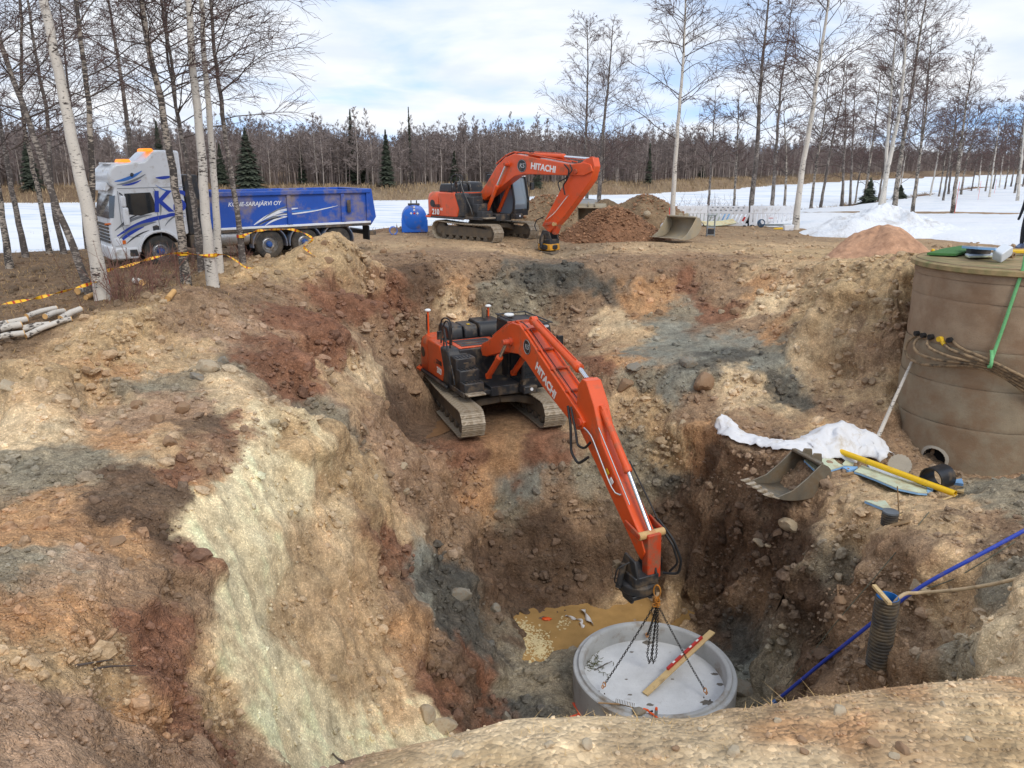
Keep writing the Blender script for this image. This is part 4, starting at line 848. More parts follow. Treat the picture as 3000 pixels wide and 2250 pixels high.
# ------------------------------------------------------------------ dry reeds along both banks
def blades(x,y,h,w,lean,m,name,label,cat,rg,zoff=0):
    n=len(x); z=hfin(x,y)+zoff; a=rg.random(n)*6.283; l=rg.normal(0,lean,(n,2))*h[:,None]
    b=np.stack([np.cos(a),np.sin(a),0*a],-1)*w[:,None]*.5; p0=np.stack([x,y,z-.02],-1); pm_=p0+np.stack([l[:,0]*.35,l[:,1]*.35,h*.6],-1); p1=p0+np.stack([l[:,0],l[:,1],h],-1)
    V=np.stack([p0-b,p0+b,pm_+b*.7,pm_-b*.7,p1],1).reshape(-1,3); k=np.arange(n)[:,None]*5
    f=np.concatenate([k+np.array([[0,1,2]]),k+np.array([[0,2,3]]),k+np.array([[3,2,4]])])
    return tag(link(name,fast_mesh(name,V,f,m,False)),label,cat,None,'stuff')
M_REED=pm('dry_reed',srgb(156,134,104),.9,var=.35,scale=.6)
n=16000; x=rg.uniform(-120,110,n); y=lerp_tab(x,FAR)+rg.uniform(0,13,n)
blades(x,y,rg.uniform(.25,.65,n),rg.uniform(.05,.14,n),.35,M_REED,'far_reeds','dry orange-brown reeds and grass along the far bank','reeds',rg)
n=5000; x=rg.uniform(-40,75,n); y=lerp_tab(x,NEAR)+rg.uniform(-3.2,1.2,n)
blades(x,y,rg.uniform(.15,.5,n),rg.uniform(.02,.06,n),.35,M_REED,'near_bank_grass','dry brown grass along the near river bank','grass',rg)
# ------------------------------------------------------------------ machine materials
ORG=srgb(222,84,30)
M_ORANGE=pm('machine_orange',ORG,.38,0,.07,2.0,dirt=.10,dscale=2.2,coat=.2); M_ORANGED=pm('machine_orange_worn',srgb(190,68,34),.5,0,.12,2.0,dirt=.32,dscale=3.5)
M_BLACK=pm('machine_black',srgb(46,47,50),.5,0,.15,4,dirt=.22,dscale=2.5); M_BLACKC=pm('cab_black',srgb(36,37,40),.35,0,.1,4,dirt=.08)
M_RUBBER=pm('hose_rubber',srgb(30,30,32),.55,0,.15,8); M_STEEL=pm('track_steel',srgb(172,160,142),.55,.25,.22,9,dirt=.38,dirtcol=srgb(134,116,92),dscale=7)
M_STEELD=pm('muddy_steel',srgb(86,80,72),.75,.15,.25,5,dirt=.66,dirtcol=srgb(112,98,80),dscale=3); M_CHROME=pm('chrome_rod',(.72,.74,.78),.18,1,.04)
M_WHITE=pm('white_lettering',(.78,.78,.76),.5,0,.04); M_YELLOWS=pm('yellow_sticker',srgb(226,184,40),.5,0,.05)
M_TAN=pm('worn_bushing',srgb(206,168,112),.6,0,.15,6,dirt=.25)
def glass_mat(name,c=(.02,.025,.03),rough=.06):
    b=NB(name); b.col(c); b.set(Roughness=rough,Metallic=0.0); b.p.inputs['Specular IOR Level'].default_value=.8; b.p.inputs['Coat Weight'].default_value=.6; b.p.inputs['Coat Roughness'].default_value=.03; return b.m
M_GLASS=glass_mat('dark_cab_glass'); M_GLASSL=glass_mat('bright_cab_glass',(.16,.2,.24))
M_LAMP=pm('lamp_lens',(.75,.77,.8),.2,0,.05); M_RED=pm('red_paint',srgb(186,38,36),.45,0,.1,dirt=.1)
def stadium(xr,xf,zr,zf,rr,rf,n=10):
    pts=[]
    for i in range(n+1):
        a=-math.pi/2+math.pi*i/n; pts.append((xf+rf*math.cos(a),zf+rf*math.sin(a)))
    m=6
    for i in range(1,m): # sagging top run
        t=i/m; pts.append((xf+(xr-xf)*t,zf+rf+(zr+rr-zf-rf)*t-.05*math.sin(math.pi*t)))
    for i in range(n+1):
        a=math.pi/2+math.pi*i/n; pts.append((xr+rr*math.cos(a),zr+rr*math.sin(a)))
    return pts
def resample_loop(pts,n):
    p=np.array(pts+[pts[0]]); d=np.r_[0,np.cumsum(np.linalg.norm(np.diff(p,axis=0),axis=1))]; s=np.arange(n)*d[-1]/n
    q=np.stack([np.interp(s,d,p[:,i]) for i in (0,1)],-1); s2=s+.02; q2=np.stack([np.interp(s2%d[-1],d,p[:,i]) for i in (0,1)],-1)
    return q,np.arctan2(q2[:,1]-q[:,1],q2[:,0]-q[:,0]),d[-1]/n
def excavator(name,label,loc,head,trel,S,off,W,G,tl,boom,bw,stick,sw,cyl,model,gnss,letter,cabglass,badge,detail):
    """head/trel degrees; machine frame x forward, y left; S,off scale and shift of the base against the boom frame"""
    a=math.atan2(-math.cos(R(head)),math.sin(R(head))); root=empty(name,loc,a,label,'excavator')
    X=lambda m:m.xf(S,off)
    # ---- undercarriage
    uc=MB(); 
    uc.lathe([(.0,.80),(.72,.80),(.72,1.0),(.0,1.0)],n=28)
    for s in(-1,1):
        arch=[(s*G*.5,.42),(s*.55,.62),(s*.0,.66),(s*.0,.86),(s*.55,.84),(s*G*.5,.70)]
        for x0,x1 in ((.42,.95),(-.95,-.42)):
            uc.prism(arch if s>0 else arch[::-1],x0*.75,x1,'yz')
    uc.bx(-.6,.6,-.75,.75,.55,.82)
    u=X(uc).build('undercarriage',M_STEELD,root,30,.03); u.rotation_euler=(0,0,R(trel))
    hl=tl/2; shoe=MB(); 
    shoe.bx(-.092,.092,-W/2,W/2,-.012,.012)
    for gx_,gh in ((-.07,.026),(0,.018),(.07,.026)): shoe.box((gx_,0,.02),(.018,W,gh))
    shoe.bx(-.07,.07,-.11,.11,-.07,-.012)
    sme=X(shoe).mesh('track_shoe',M_STEEL,30) if False else shoe.xf(S).mesh('track_shoe',M_STEEL,30)
    loop=stadium(-hl+.5,hl-.5,.50,.48,.42,.40); q,ang,pit=resample_loop(loop,int(round((2*(tl-1)+2*math.pi*.41)/.19)))
    for s in(-1,1):
        yc=s*G/2
        fr=MB(); prof=[(-hl+.55,.28),(hl-.65,.28),(hl-.5,.46),(hl-.65,.66),(.3,.74),(-hl+.6,.68),(-hl+.45,.48)]
        fr.prism(prof,yc-.17,yc+.17)
        for k in range(7): fr.lathe([(0,-.2),(.12,-.2),(.14,-.12),(.14,.12),(.12,.2),(0,.2)],(-hl+.8+k*(tl-1.6)/6,yc,.19),14,'y')
        for k in (-.5,.6): fr.lathe([(0,-.13),(.09,-.13),(.09,.13),(0,.13)],(k,yc,.80),12,'y')
        tk=X(fr).build('track_frame',M_STEELD,root,30,.015); tk.rotation_euler=(0,0,R(trel))
        wl=MB(); 
        for cx0,cz0,rr in ((hl-.5,.48,.36),(-hl+.5,.50,.38)): wl.lathe([(0,-.19),(rr*.45,-.19),(rr*.55,-.15),(rr*.9,-.12),(rr,-.1),(rr,.1),(rr*.9,.12),(rr*.55,.15),(rr*.45,.19),(0,.19)],(cx0,yc,cz0),26,'y')
        w_=X(wl).build('track_wheels',M_STEELD,tk,35); w_['kind']='stuff'
        ch=bpy.data.objects.new('track',None); col.objects.link(ch); ch.parent=root; ch.rotation_euler=(0,0,R(trel)); ch.empty_display_size=.1
        for (x,z),an in zip(q,ang):
            o=link('track_shoe',sme,ch,(x*S+off[0]*math.cos(R(trel)),yc*S+off[1],z*S),(0,-an+math.pi,0))
    # ---- house
    m=MB(); m.bx(-2.62,1.25,-1.38,1.38,1.06,1.2); m.bx(-2.0,1.3,-.5,.5,1.0,1.3); m.lathe([(0,.98),(.78,.98),(.78,1.08),(0,1.08)],n=28); X(m).build('house_deck',M_BLACK,root,30,.02)
    m=MB(); prof=[(-1.36,1.1),(1.36,1.1),(1.40,1.3),(1.40,1.95),(1.25,2.22),(-1.25,2.22),(-1.40,1.95),(-1.40,1.3)]
    # rounded counterweight: stack of horizontal outlines
    V=[]; zs=[1.06,1.16,1.5,1.95,2.15,2.24]; ins=[.08,.0,.0,.0,.06,.18]; nseg=18; K_=len(zs)
    out=[]
    for z,i_ in zip(zs,ins):
        ring=[(-1.75,-1.40+i_),]
        for k in range(nseg+1):
            t=-math.pi/2-math.pi*k/nseg; cx0=-2.1; rx=.72-i_; ry=1.42-i_
            sx_=abs(math.cos(t))**.55*(-1); sy_=abs(math.sin(t))**.55*math.copysign(1,math.sin(t)); ring.append((cx0+rx*sx_,ry*sy_))
        ring.append((-1.75,1.40-i_)); out.append([(a_,b_,z) for a_,b_ in ring])
    m=MB(); m.grid(np.array(out)); nr=len(out[0]); m.add(np.array(out[-1]),[tuple(range(nr))]); m.add(np.array(out[0]),[tuple(range(nr))]); m.add(np.array([o_[0] for o_ in out]+[o_[-1] for o_ in out][::-1]),[tuple(range(2*K_))])
    cw=X(m).build('counterweight',M_ORANGE,root,40,.02)
    if badge:
        b=MB(); b.lathe([(0,0),(.17,0),(.17,.012),(0,.012)],(-2.15,-1.425,1.72),24,'y'); X(b).build('round_badge',M_BLACKC,cw)
    m=MB(); m.prism([(-1.75,1.12),(-.42,1.12),(-.30,1.5),(-.62,2.24),(-1.75,2.24)],-1.40,-1.02); X(m).build('side_panel',M_ORANGE,root,35,.05,3); m=MB(); m.bx(-1.74,-.45,1.05,1.39,1.12,2.24); X(m).build('side_panel',M_ORANGE,root,35,.05,3)
    m=MB(); m.bx(-1.74,.1,-1.02,1.05,1.14,2.22); X(m).build('engine_bay',M_BLACK,root,35,.02)
    m=MB(); m.bx(-1.1,.0,-1.0,.5,2.225,2.26); tp=X(m).build('deck_top',M_ORANGE,root,35,.01)
    m=MB(); 
    for k in range(3):
        m.bx(-.95+k*.3,-.72+k*.3,-.85,.30,2.262,2.275)
    X(m).build('grip_mat',M_BLACK,tp)
    # hood: three rounded covers
    for (x0,x1,y0,y1,z1,tx) in ((-2.35,-1.35,-.82,-.28,2.62,.12),(-2.35,-1.30,-.27,.22,2.62,.12),(-2.4,-1.2,.23,1.12,2.70,.2)):
        m=MB(); m.prism([(x0,2.2),(x1,2.2),(x1-tx*.4,z1-.12),(x1-tx,z1),(x0+tx,z1),(x0+.03,z1-.14)],y0,y1); X(m).build('engine_hood',M_BLACKC,root,40,.06,3)
    if detail:
        m=MB(); m.box((-1.55,-.05,2.635),(.12,.1,.012)); X(m).build('warning_sticker',M_YELLOWS,root)
    m=MB(); m.tube([(-2.0,.7,2.6),(-2.0,.7,2.95),(-2.05,.7,3.02)],.07,12); X(m).build('exhaust_pipe',M_STEELD,root)
    # right front: dark fairing and three step boxes
    m=MB(); m.prism([(-.42,1.14),(.18,1.14),(.18,2.0),(.0,2.24),(-.62,2.24),(-.30,1.5)],-1.41,-.72); X(m).build('fairing',M_BLACK,root,40,.08,3)
    for (x0,x1,z0,z1) in ((.1,.62,1.14,2.12),(.2,.92,1.14,1.82),(.3,1.25,1.14,1.5)):
        m=MB(); m.bx(x0,x1,-1.34,-.70,z0,z1-.03); st=X(m).build('step_box',M_BLACK,root,35,.035,2)
        t=MB(); 
        for k in range(5): t.bx(x1-.28,x1-.04,-1.28+k*.11,-1.24+k*.11,z1-.03,z1-.012)
        X(t).build('tread',M_BLACKC,st)
        t=MB(); t.bx(x1,x1+.012,-1.1,-.95,z1-.2,z1-.17); t.cyl((x1,-.86,z1-.2),(x1+.015,-.86,z1-.2),.018,10); X(t).build('latch',M_STEELD,st)
    m=MB(); m.bx(1.2,1.5,-1.33,-.75,1.14,1.19); X(m).build('foot_plate',M_STEEL,root,30,.01)
    # side skirt rail
    m=MB(); m.bx(-2.5,.1,-1.50,-1.40,1.04,1.13); 
    X(m).build('side_skirt',M_BLACK,root,30,.02)
    m=MB(); m.prism([(-2.85,-1.28),(-2.5,-1.56),(-2.2,-1.52),(-2.45,-1.25)],1.05,1.14,'xy'); X(m).build('corner_bumper',M_ORANGE,root,30,.02)
    # handrails
    for pth in ([(-.55,-1.28,2.2),(-.55,-1.28,2.95),(-.50,-1.24,3.05),(-.40,-1.2,3.08),(-.22,-1.2,3.0),(-.22,-1.2,2.2)],[(-1.0,-1.2,2.2),(-1.0,-1.2,2.95),(-.95,-1.16,3.05),(-.75,-1.08,3.08),(-.6,-1.0,2.98),(-.6,-1.0,2.2)],[(-.22,-1.38,2.85),(.05,-1.40,2.3),(.55,-1.40,1.55),(.62,-1.40,1.3)]):
        X(MB().tube(spline(pth,16),.026,8)).build('handrail',M_BLACKC,root)
    m=MB(); m.tube([(-.4,-1.3,2.55),(-.4,-1.42,2.6)],.012,6); m.box((-.42,-1.46,2.62),(.05,.16,.26)); X(m).build('mirror',M_BLACKC,root,30,.02)
    # ---- cab
    cx0,cx1,cy0,cy1=-.28,1.42,.44,1.40
    prof=[(cx0,1.2),(cx1-.12,1.2),(cx1+.08,1.45),(cx1+.10,1.9),(cx1-.12,2.95),(cx1-.2,3.05),(cx0+.04,3.05),(cx0,2.95)]
    m=MB()
    core=[(cx0+.03,1.2),(cx1-.14,1.2),(cx1+.05,1.45),(cx1+.07,1.9),(cx1-.15,2.93),(cx0+.05,2.93)]
    m.prism(core,cy0+.02,cy1-.02); cab=X(m).build('cab',cabglass,root,30,.02)
    m=MB(); r_=.055
    for y in (cy0,cy1):
        m.tube([(cx1-.12,y,1.24),(cx1+.08,y,1.46),(cx1+.10,y,1.9),(cx1-.12,y,2.95),(cx1-.2,y,3.02),(cx0+.06,y,3.02),(cx0+.02,y,2.9),(cx0+.02,y,1.24)],r_,8)
        m.tube([(.52,y,1.24),(.52,y,3.0)],r_*.9,8)
        m.bx(cx0,cx1-.1,y-.035,y+.035,1.18,1.62) if y>1 else m.bx(cx0,.5,y-.035,y+.035,1.18,3.0)
    m.bx(cx0,cx0+.07,cy0,cy1,1.2,2.2); m.bx(cx1-.02,cx1+.09,cy0,cy1,1.2,1.5)
    fr=X(m).build('cab_frame',M_BLACKC,cab,35)
    m=MB(); m.bx(cx0-.04,cx1-.12,cy0-.03,cy1+.03,2.95,3.06); X(m).build('cab_roof',M_BLACKC,cab,35,.04,3)
    m=MB(); 
    for y in (cy0-.02,cy1+.02): m.tube([(cx0-.1,y,3.14),(cx1+.06,y,3.12)],.022,6)
    for k in range(2): x=cx0-.1 if k==0 else cx1+.06; m.tube([(x,cy0-.02,3.13),(x,cy1+.02,3.13)],.022,6)
    for x in (cx0,.55,cx1-.2):
        for y in (cy0,cy1): m.tube([(x,y,3.0),(x,y,3.14)],.016,6)
    X(m).build('roof_guard',M_BLACKC,cab)
    m=MB(); m.bx(.55,1.1,.62,1.22,3.062,3.075); X(m).build('roof_hatch',M_GLASS,cab)
    for k in range(5):
        X(MB().box((cx1-.08,cy0+.1+k*.19,2.99),(.07,.13,.07))).build('work_light',M_LAMP,cab,30,.01)
    if detail:
        X(MB().lathe([(0,0),(.15,0),(.16,.03),(.14,.055),(0,.06)],(-.05,.72,3.12),22)).build('roof_antenna',M_WHITE,cab)
    m=MB(); m.tube([(1.35,1.42,2.75),(1.5,1.62,2.7),(1.52,1.66,2.35)],.014,6); m.box((1.5,1.68,2.52),(.09,.2,.34)); X(m).build('mirror',M_BLACKC,cab,30,.03)
    m=MB(); m.tube([(1.50,1.35,2.9),(1.62,1.38,2.3),(1.60,1.36,1.5)],.012,6); X(m).build('grab_bar',M_BLACKC,cab)
    m=MB(); m.bx(cx1-.1,cx1+.28,cy0-.05,cy0+.4,1.06,1.3); lp=X(m).build('lower_bracket',M_BLACK,root,30,.03); X(MB().cyl((cx1+.28,cy0+.2,1.2),(cx1+.295,cy0+.2,1.2),.05,14)).build('work_light',M_LAMP,lp)
    if gnss:
        for (x,y) in ((-2.42,-1.12),(-2.3,1.0)):
            mm=MB().tube([(x,y,2.2),(x,y,3.0)],.035,10); g=X(mm).build('gnss_mast',M_ORANGE,root)
            X(MB().bx(x-.03,x+.03,y-.06,y-.035,2.35,2.9)).build('mast_stripe',M_BLACKC,g)
            X(MB().lathe([(0,0),(.09,0),(.105,.02),(.10,.05),(.06,.075),(0,.08)],(x,y,3.0),20)).build('gnss_antenna',M_WHITE,g)
    else:
        X(MB().tube([(-.9,-1.0,2.2),(-.9,-1.0,2.62)],.035,10)).build('mast',M_BLACKC,root)
    # ---- boom, stick, cylinders
    bo=MB().prism(boom,-bw,bw).build('boom',M_ORANGE,root,30,.025,2)
    if letter:
        tx,p0,d,sz=letter
        place_text(text_mesh(tx,sz,M_WHITE,bold=.012),bo,(p0[0],-bw-.004,p0[1]),(d[0],0,d[1]),(-d[1],0,d[0]),'boom_lettering')
    bp,br=badge if badge else (None,None)
    if bp:
        e=MB(); e.lathe([(0,0),(br,0),(br,.008),(0,.008)],(0,0,0),28,'y'); eo=e.build('round_badge',M_BLACKC,bo); eo.location=(bp[0],-bw-.009,bp[1])
        e=MB(); e.torus((bp[0],-bw-.012,bp[1]),(0,1,0),br*.92,.006,28,5); e.build('badge_rim',pm('badge_grey',(.45,.45,.45),.5),bo)
        place_text(text_mesh('KS',br*1.0,pm('badge_text',(.5,.5,.5),.5),shear=.2),bo,(bp[0],-bw-.012,bp[1]),(1,0,0),(0,0,1),'badge_lettering')
    # weld flanges and pipes along the top of the boom
    topline=cyl['pipe']
    for y in (-bw*.72,bw*.72):
        MB().tube(spline([(x,y,z+.06) for x,z in topline],30),.026,8).build('boom_pipe',M_ORANGE,bo)
    h=MB(); h.tube(spline([(x,-bw*.45,z+.075) for x,z in topline],40),.013,6); 
    h.build('boom_cable',M_RUBBER,bo)
    for k in range(1,len(topline)-1):
        x,z=topline[k]; MB().box((x,0,z+.05),(.07,bw*1.9,.05)).build('pipe_clamp',M_ORANGED,bo,30,.008)
    def ram(nm,p0,p1,p2,rb,rr,y,par):
        p0,p1,p2=[np.array((p[0],y,p[1])) for p in(p0,p1,p2)]
        d=(p1-p0)/np.linalg.norm(p1-p0)
        b=MB().cyl(p0,p1,rb,20); b.tube([p1-d*.16,p1-d*.02],rb*1.16,20); b.lathe([(0,-rb*.8),(rb*1.05,-rb*.8),(rb*1.05,rb*.8),(0,rb*.8)],p0,18,'y')
        o=b.build(nm,M_ORANGE,par,35,.006); MB().cyl(p1,p2,rr,16).build('rod',M_CHROME,o)
        e=MB().lathe([(0,-rb*.85),(rb*1.0,-rb*.85),(rb*1.0,rb*.85),(0,rb*.85)],p2,18,'y'); e.build('rod_eye',M_ORANGED,o)
        MB().tube([p0+d*.2+np.array([0,0,rb*1.25]),p1-d*.2+np.array([0,0,rb*1.25])],.014,6).build('feed_pipe',M_ORANGE,o)
        return o
    for s in(-1,1): ram('boom_cylinder',*cyl['boom'],.085,.05,s*(bw+.13),root)
    m=MB(); e=cyl['boom'][2]; m.cyl((e[0],-bw-.26,e[1]),(e[0],bw+.26,e[1]),.075,18); 
    m.lathe([(.07,-.02),(.115,-.02),(.115,.1),(.07,.1)],(e[0],-bw-.05,e[1]),20,'y'); m.build('cylinder_pin',M_ORANGED,bo,30,.008)
    ram('arm_cylinder',*cyl['arm'],.105,.06,0,root)
    sk=MB().prism(stick,-sw,sw).build('stick',M_ORANGE,root,30,.022,2)
    m=MB(); e=cyl['pivot']; m.cyl((e[0],-bw-.06,e[1]),(e[0],bw+.06,e[1]),.10,20); m.build('stick_pin',M_ORANGED,sk,30,.01)
    ram('bucket_cylinder',*cyl['bucket'],.085,.05,0,sk)
    for nm,p0,p1,w,t,ys in cyl['links']:
        for y in ys:
            d=np.array(p1)-np.array(p0); L=np.linalg.norm(d); d/=L; n_=np.array([-d[1],d[0]])
            pl=[np.array(p0)+n_*w-d*w*.6,np.array(p0)-n_*w-d*w*.6,np.array(p1)-n_*w*.8+d*w*.6,np.array(p1)+n_*w*.8+d*w*.6]
            MB().prism([tuple(q_) for q_ in pl],y-t,y+t).build(nm,M_ORANGED,sk,30,.03,3)
    e=cyl['bucket'][2]; MB().cyl((e[0],-sw-.12,e[1]),(e[0],sw+.12,e[1]),.085,20).build('link_pin',M_TAN,sk,30,.01)
    # hoses
    for pth,r_ in cyl['hoses']: MB().tube(spline(pth,26),r_,8).build('hydraulic_hose',M_RUBBER,sk)
    for pth,r_ in cyl['tubes']: MB().tube(spline(pth,14),r_,8).build('hydraulic_tube',M_CHROME,sk)
    return root,bo,sk,X
# ---- excavator in the pit
EA=(-.665,22.19,-4.25)
boomA=[(-.05,2.12),(.02,2.32),(.5,2.52),(1.79,3.22),(2.1,3.34),(2.55,3.36),(2.85,3.24),(3.61,2.86),(5.06,2.17),(5.70,1.86),(5.92,1.70),(5.86,1.50),(5.62,1.42),(5.30,1.53),(3.83,2.04),(2.94,2.45),(2.49,2.55),(1.61,2.42),(.35,2.0),(.08,1.96)]
stickA=[(5.50,2.48),(5.70,2.68),(5.88,2.66),(6.22,2.2),(6.62,1.42),(7.5,.56),(8.22,-.12),(8.42,-.42),(8.30,-.66),(8.08,-.52),(7.25,.14),(6.43,.80),(5.72,1.36),(5.42,1.62)]
cylA=dict(boom=[(.82,1.55),(1.62,2.30),(2.06,2.80)],arm=[(2.85,3.50),(5.25,2.78),(5.68,2.58)],bucket=[(6.30,2.10),(7.42,.98),(8.34,-.06)],pivot=(5.78,1.66),
 pipe=[(.7,2.62),(1.79,3.22),(2.3,3.35),(2.85,3.24),(3.61,2.86),(4.3,2.53),(5.06,2.17),(5.5,1.98)],
 links=[('side_link',(7.86,.02),(8.34,-.06),.085,.025,(-.31,.31)),('tilt_link',(8.36,-.10),(8.42,-.95),.13,.17,(0,))],
 hoses=[([(5.35,-.36,1.95),(5.6,-.42,1.55),(5.75,-.48,.95),(6.05,-.46,.75),(6.3,-.34,1.0)],.033),([(5.45,-.34,1.95),(5.75,-.38,1.5),(5.9,-.40,1.15),(6.15,-.36,1.15),(6.3,-.30,1.35)],.03),([(5.5,.34,1.95),(5.9,.42,1.4),(6.3,.36,1.2)],.03),
  ([(8.1,.34,.1),(8.45,.5,-.25),(8.62,.62,-.7),(8.55,.62,-1.05),(8.3,.40,-1.1)],.03),([(8.05,.33,.05),(8.5,.46,-.35),(8.6,.55,-.75),(8.45,.45,-1.0)],.026),([(7.0,.30,1.05),(7.8,.36,.3),(8.2,.38,-.1)],.018)],
 tubes=[([(6.0,-.30,1.6),(6.3,-.30,1.55),(7.2,-.30,.62),(7.45,-.28,.45),(7.5,-.1,.55)],.02),([(6.5,-.22,1.75),(7.3,-.2,.92),(7.8,-.2,.42)],.016)])
exA,boA,skA,XA=excavator('crawler_excavator','orange crawler excavator on the muddy ledge in the pit, reaching down over the concrete ring',EA,25.5,-5.0,.965,(-.28,.10,0),.70,2.55,4.75,boomA,.27,stickA,.20,cylA,'300',True,('HITACHI',(4.05,2.22),(.885,-.465),.30),M_GLASS,((3.02,2.86),.20),True)
def tilt_head(root,c,low,par=None,full=True):
    x,z=c; t=[]
    m=MB(); m.bx(x-.30,x+.34,-.30,.30,z-.50,z-.28); m.prism([(x-.32,z-.3),(x+.36,z-.3),(x+.22,z+.05),(x-.16,z+.10)],-.26,-.20); m.prism([(x-.32,z-.3),(x+.36,z-.3),(x+.22,z+.05),(x-.16,z+.10)],.20,.26); m.lathe([(0,-.74),(.36,-.74),(.40,-.68),(.40,-.54),(.34,-.5),(0,-.5)],(x,0,z),26)
    o=m.build('tiltrotator',M_BLACK,root,35,.02)
    for s in(-1,1):
        MB().cyl((x-.05,s*.34,z-.1),(x-.05,s*.46,z-.62),.065,14).build('tilt_cylinder',M_BLACK,o); MB().tube(spline([(x+.1,s*.30,z),(x+.05,s*.58,z-.1),(x+.0,s*.60,z-.45),(x,s*.42,z-.6)],12),.016,6).build('hydraulic_hose',M_RUBBER,o)
    m=MB(); m.box((x-.25,-.38,z-.2),(.14,.14,.14)); m.tube([(x-.2,-.38,z-.15),(x-.2,-.52,z-.2),(x-.2,-.5,z-.45),(x-.15,-.38,z-.5)],.014,6); m.build('valve_block',M_STEELD,o,30,.01)
    return o
tA=tilt_head(exA,(8.22,-.62),0); tA.location=(0,-.20,0)
m=MB(); m.bx(7.95,8.5,-.30,.30,-1.46,-1.365); m.prism([(8.0,-1.455),(8.45,-1.455),(8.4,-1.58),(8.08,-1.58)],-.27,-.20); m.prism([(8.0,-1.455),(8.45,-1.455),(8.4,-1.58),(8.08,-1.58)],.20,.27); m.build('quick_coupler',M_BLACK,tA,30,.02)
MB().torus((8.52,.2,-1.30),(0,1,0),.06,.022,14,6).build('lifting_hook',M_STEELD,tA)
place_text(text_mesh('300',.26,M_WHITE,bold=.01),exA,(-.95,-1.40*.965+.10-.006,1.36),(1,0,0),(0,0,1),'model_lettering')
place_text(text_mesh('ZAXIS',.17,M_BLACKC,bold=.008),exA,(-.95,-1.40*.965+.10-.006,1.62),(1,0,0),(0,0,1),'series_lettering')
MB().box((6.95,-.246,.86),(.14,.008,.11),(0,R(38),0)).build('warning_sticker',M_YELLOWS,skA); MB().box((7.12,-.246,.70),(.14,.008,.16),(0,R(38),0)).build('info_plate',M_WHITE,skA)
# ---- excavator up on the yard
hb=46.0; EB=(-1.15,36.3)
thb=R(hb); ub=np.array([math.sin(thb),-math.cos(thb)]); nb2=np.array([-ub[1],ub[0]])
ebz=-.32
def plB(px,py,off):
    r=ray(px,py); t=(off+np.array(EB)@nb2)/(r[:2]@nb2); p=np.array([0,0,CAMH])+t*r; return (float((p[:2]-np.array(EB))@ub),float(p[2]-ebz))
c3=lambda cx,cy:(1100+.4069*cx,380+.4069*cy)
bB=lambda pts,off=-.28:[plB(*c3(*q),off) for q in pts]
boomB=bB([(740,470),(800,380),(870,260),(930,200),(985,175),(1060,185),(1400,250),(1500,235),(1545,250),(1560,300),(1500,330),(1420,330),(1060,320),(1000,335),(930,390),(830,470),(780,510)])
stickB=bB([(1510,205),(1555,200),(1568,265),(1545,360),(1480,450),(1330,650),(1240,745),(1190,690),(1230,610),(1330,420),(1390,330),(1440,260)])
pb=lambda *q:plB(*c3(*q),-.28)
cylB=dict(boom=[pb(815,585),pb(890,400),pb(955,250)],arm=[pb(1090,180),pb(1330,195),pb(1530,212)],bucket=[pb(1400,510),pb(1320,625),pb(1285,680)],pivot=pb(1440,300),
 pipe=bB([(860,255),(930,192),(985,168),(1060,178),(1200,205),(1300,225),(1400,243)]),
 links=[('side_link',pb(1215,680),pb(1290,670),.07,.02,(-.28,.28)),('tilt_link',pb(1285,680),pb(1265,745),.1,.15,(0,))],hoses=[],tubes=[])
def hoseB(pts,off,r): return ([( (lambda q:(q[0],off,q[1]))(plB(*c3(*p_),off)) ) for p_ in pts],r)
cylB['hoses']=[hoseB([(1360,250),(1395,290),(1380,360),(1350,400),(1365,470)],-.34,.03),hoseB([(1400,250),(1420,290),(1370,350),(1310,380),(1330,440)],-.38,.026),hoseB([(1215,625),(1160,650),(1145,690),(1160,730)],-.4,.022),hoseB([(900,230),(960,185),(1010,160),(1080,150),(1140,160)],-.1,.026)]
cylB['tubes']=[hoseB([(1390,470),(1290,600),(1230,650)],-.30,.018)]
exB,boB,skB,XB=excavator('crawler_excavator','orange crawler excavator parked on the yard above the pit with a compactor plate',(EB[0],EB[1],ebz),hb,0.0,.97,(-.15,.0,0),.60,2.39,4.46,boomB,.26,stickB,.20,cylB,'210',False,('HITACHI',pb(1205,275),((lambda a,b:((b[0]-a[0])/math.hypot(b[0]-a[0],b[1]-a[1]),(b[1]-a[1])/math.hypot(b[0]-a[0],b[1]-a[1])))(pb(1145,267),pb(1270,287))),.36),M_GLASSL,(pb(1052,260),.27),False)
q=pb(1215,770)
tB=tilt_head(exB,(q[0]+.02,q[1]+.18),0)
m=MB(); m.bx(q[0]-.32,q[0]+.38,-.33,.33,q[1]-.86+.28,q[1]-.56+.28-.02); m.build('quick_coupler',pm('coupler_yellow',srgb(226,160,30),.5,dirt=.3),tB,30,.03)
gq=q[1]-.60
m=MB(); m.bx(q[0]-.5,q[0]+.55,-.42,.42,gq-.16,gq-.10); m.prism([(q[0]-.55,gq-.1),(q[0]-.4,gq-.16),(q[0]+.5,gq-.16),(q[0]+.62,gq-.1),(q[0]+.5,gq-.02),(q[0]-.45,gq-.02)],-.44,.44); m.build('compactor_plate',M_STEELD,tB,30,.02)
yp=-1.40*.97-.008
place_text(text_mesh('210',.34,M_WHITE,bold=.012),exB,(-2.0,-1.44*.97,1.28),(1,0,0),(0,0,1),'model_lettering')
place_text(text_mesh('LC',.14,M_WHITE,bold=.008),exB,(-1.62,yp,1.42),(1,0,0),(0,0,1),'model_lettering')
place_text(text_mesh('ZAXIS',.18,M_BLACKC,bold=.008),exB,(-1.95,-1.44*.97,1.56),(1,0,0),(0,0,1),'series_lettering')
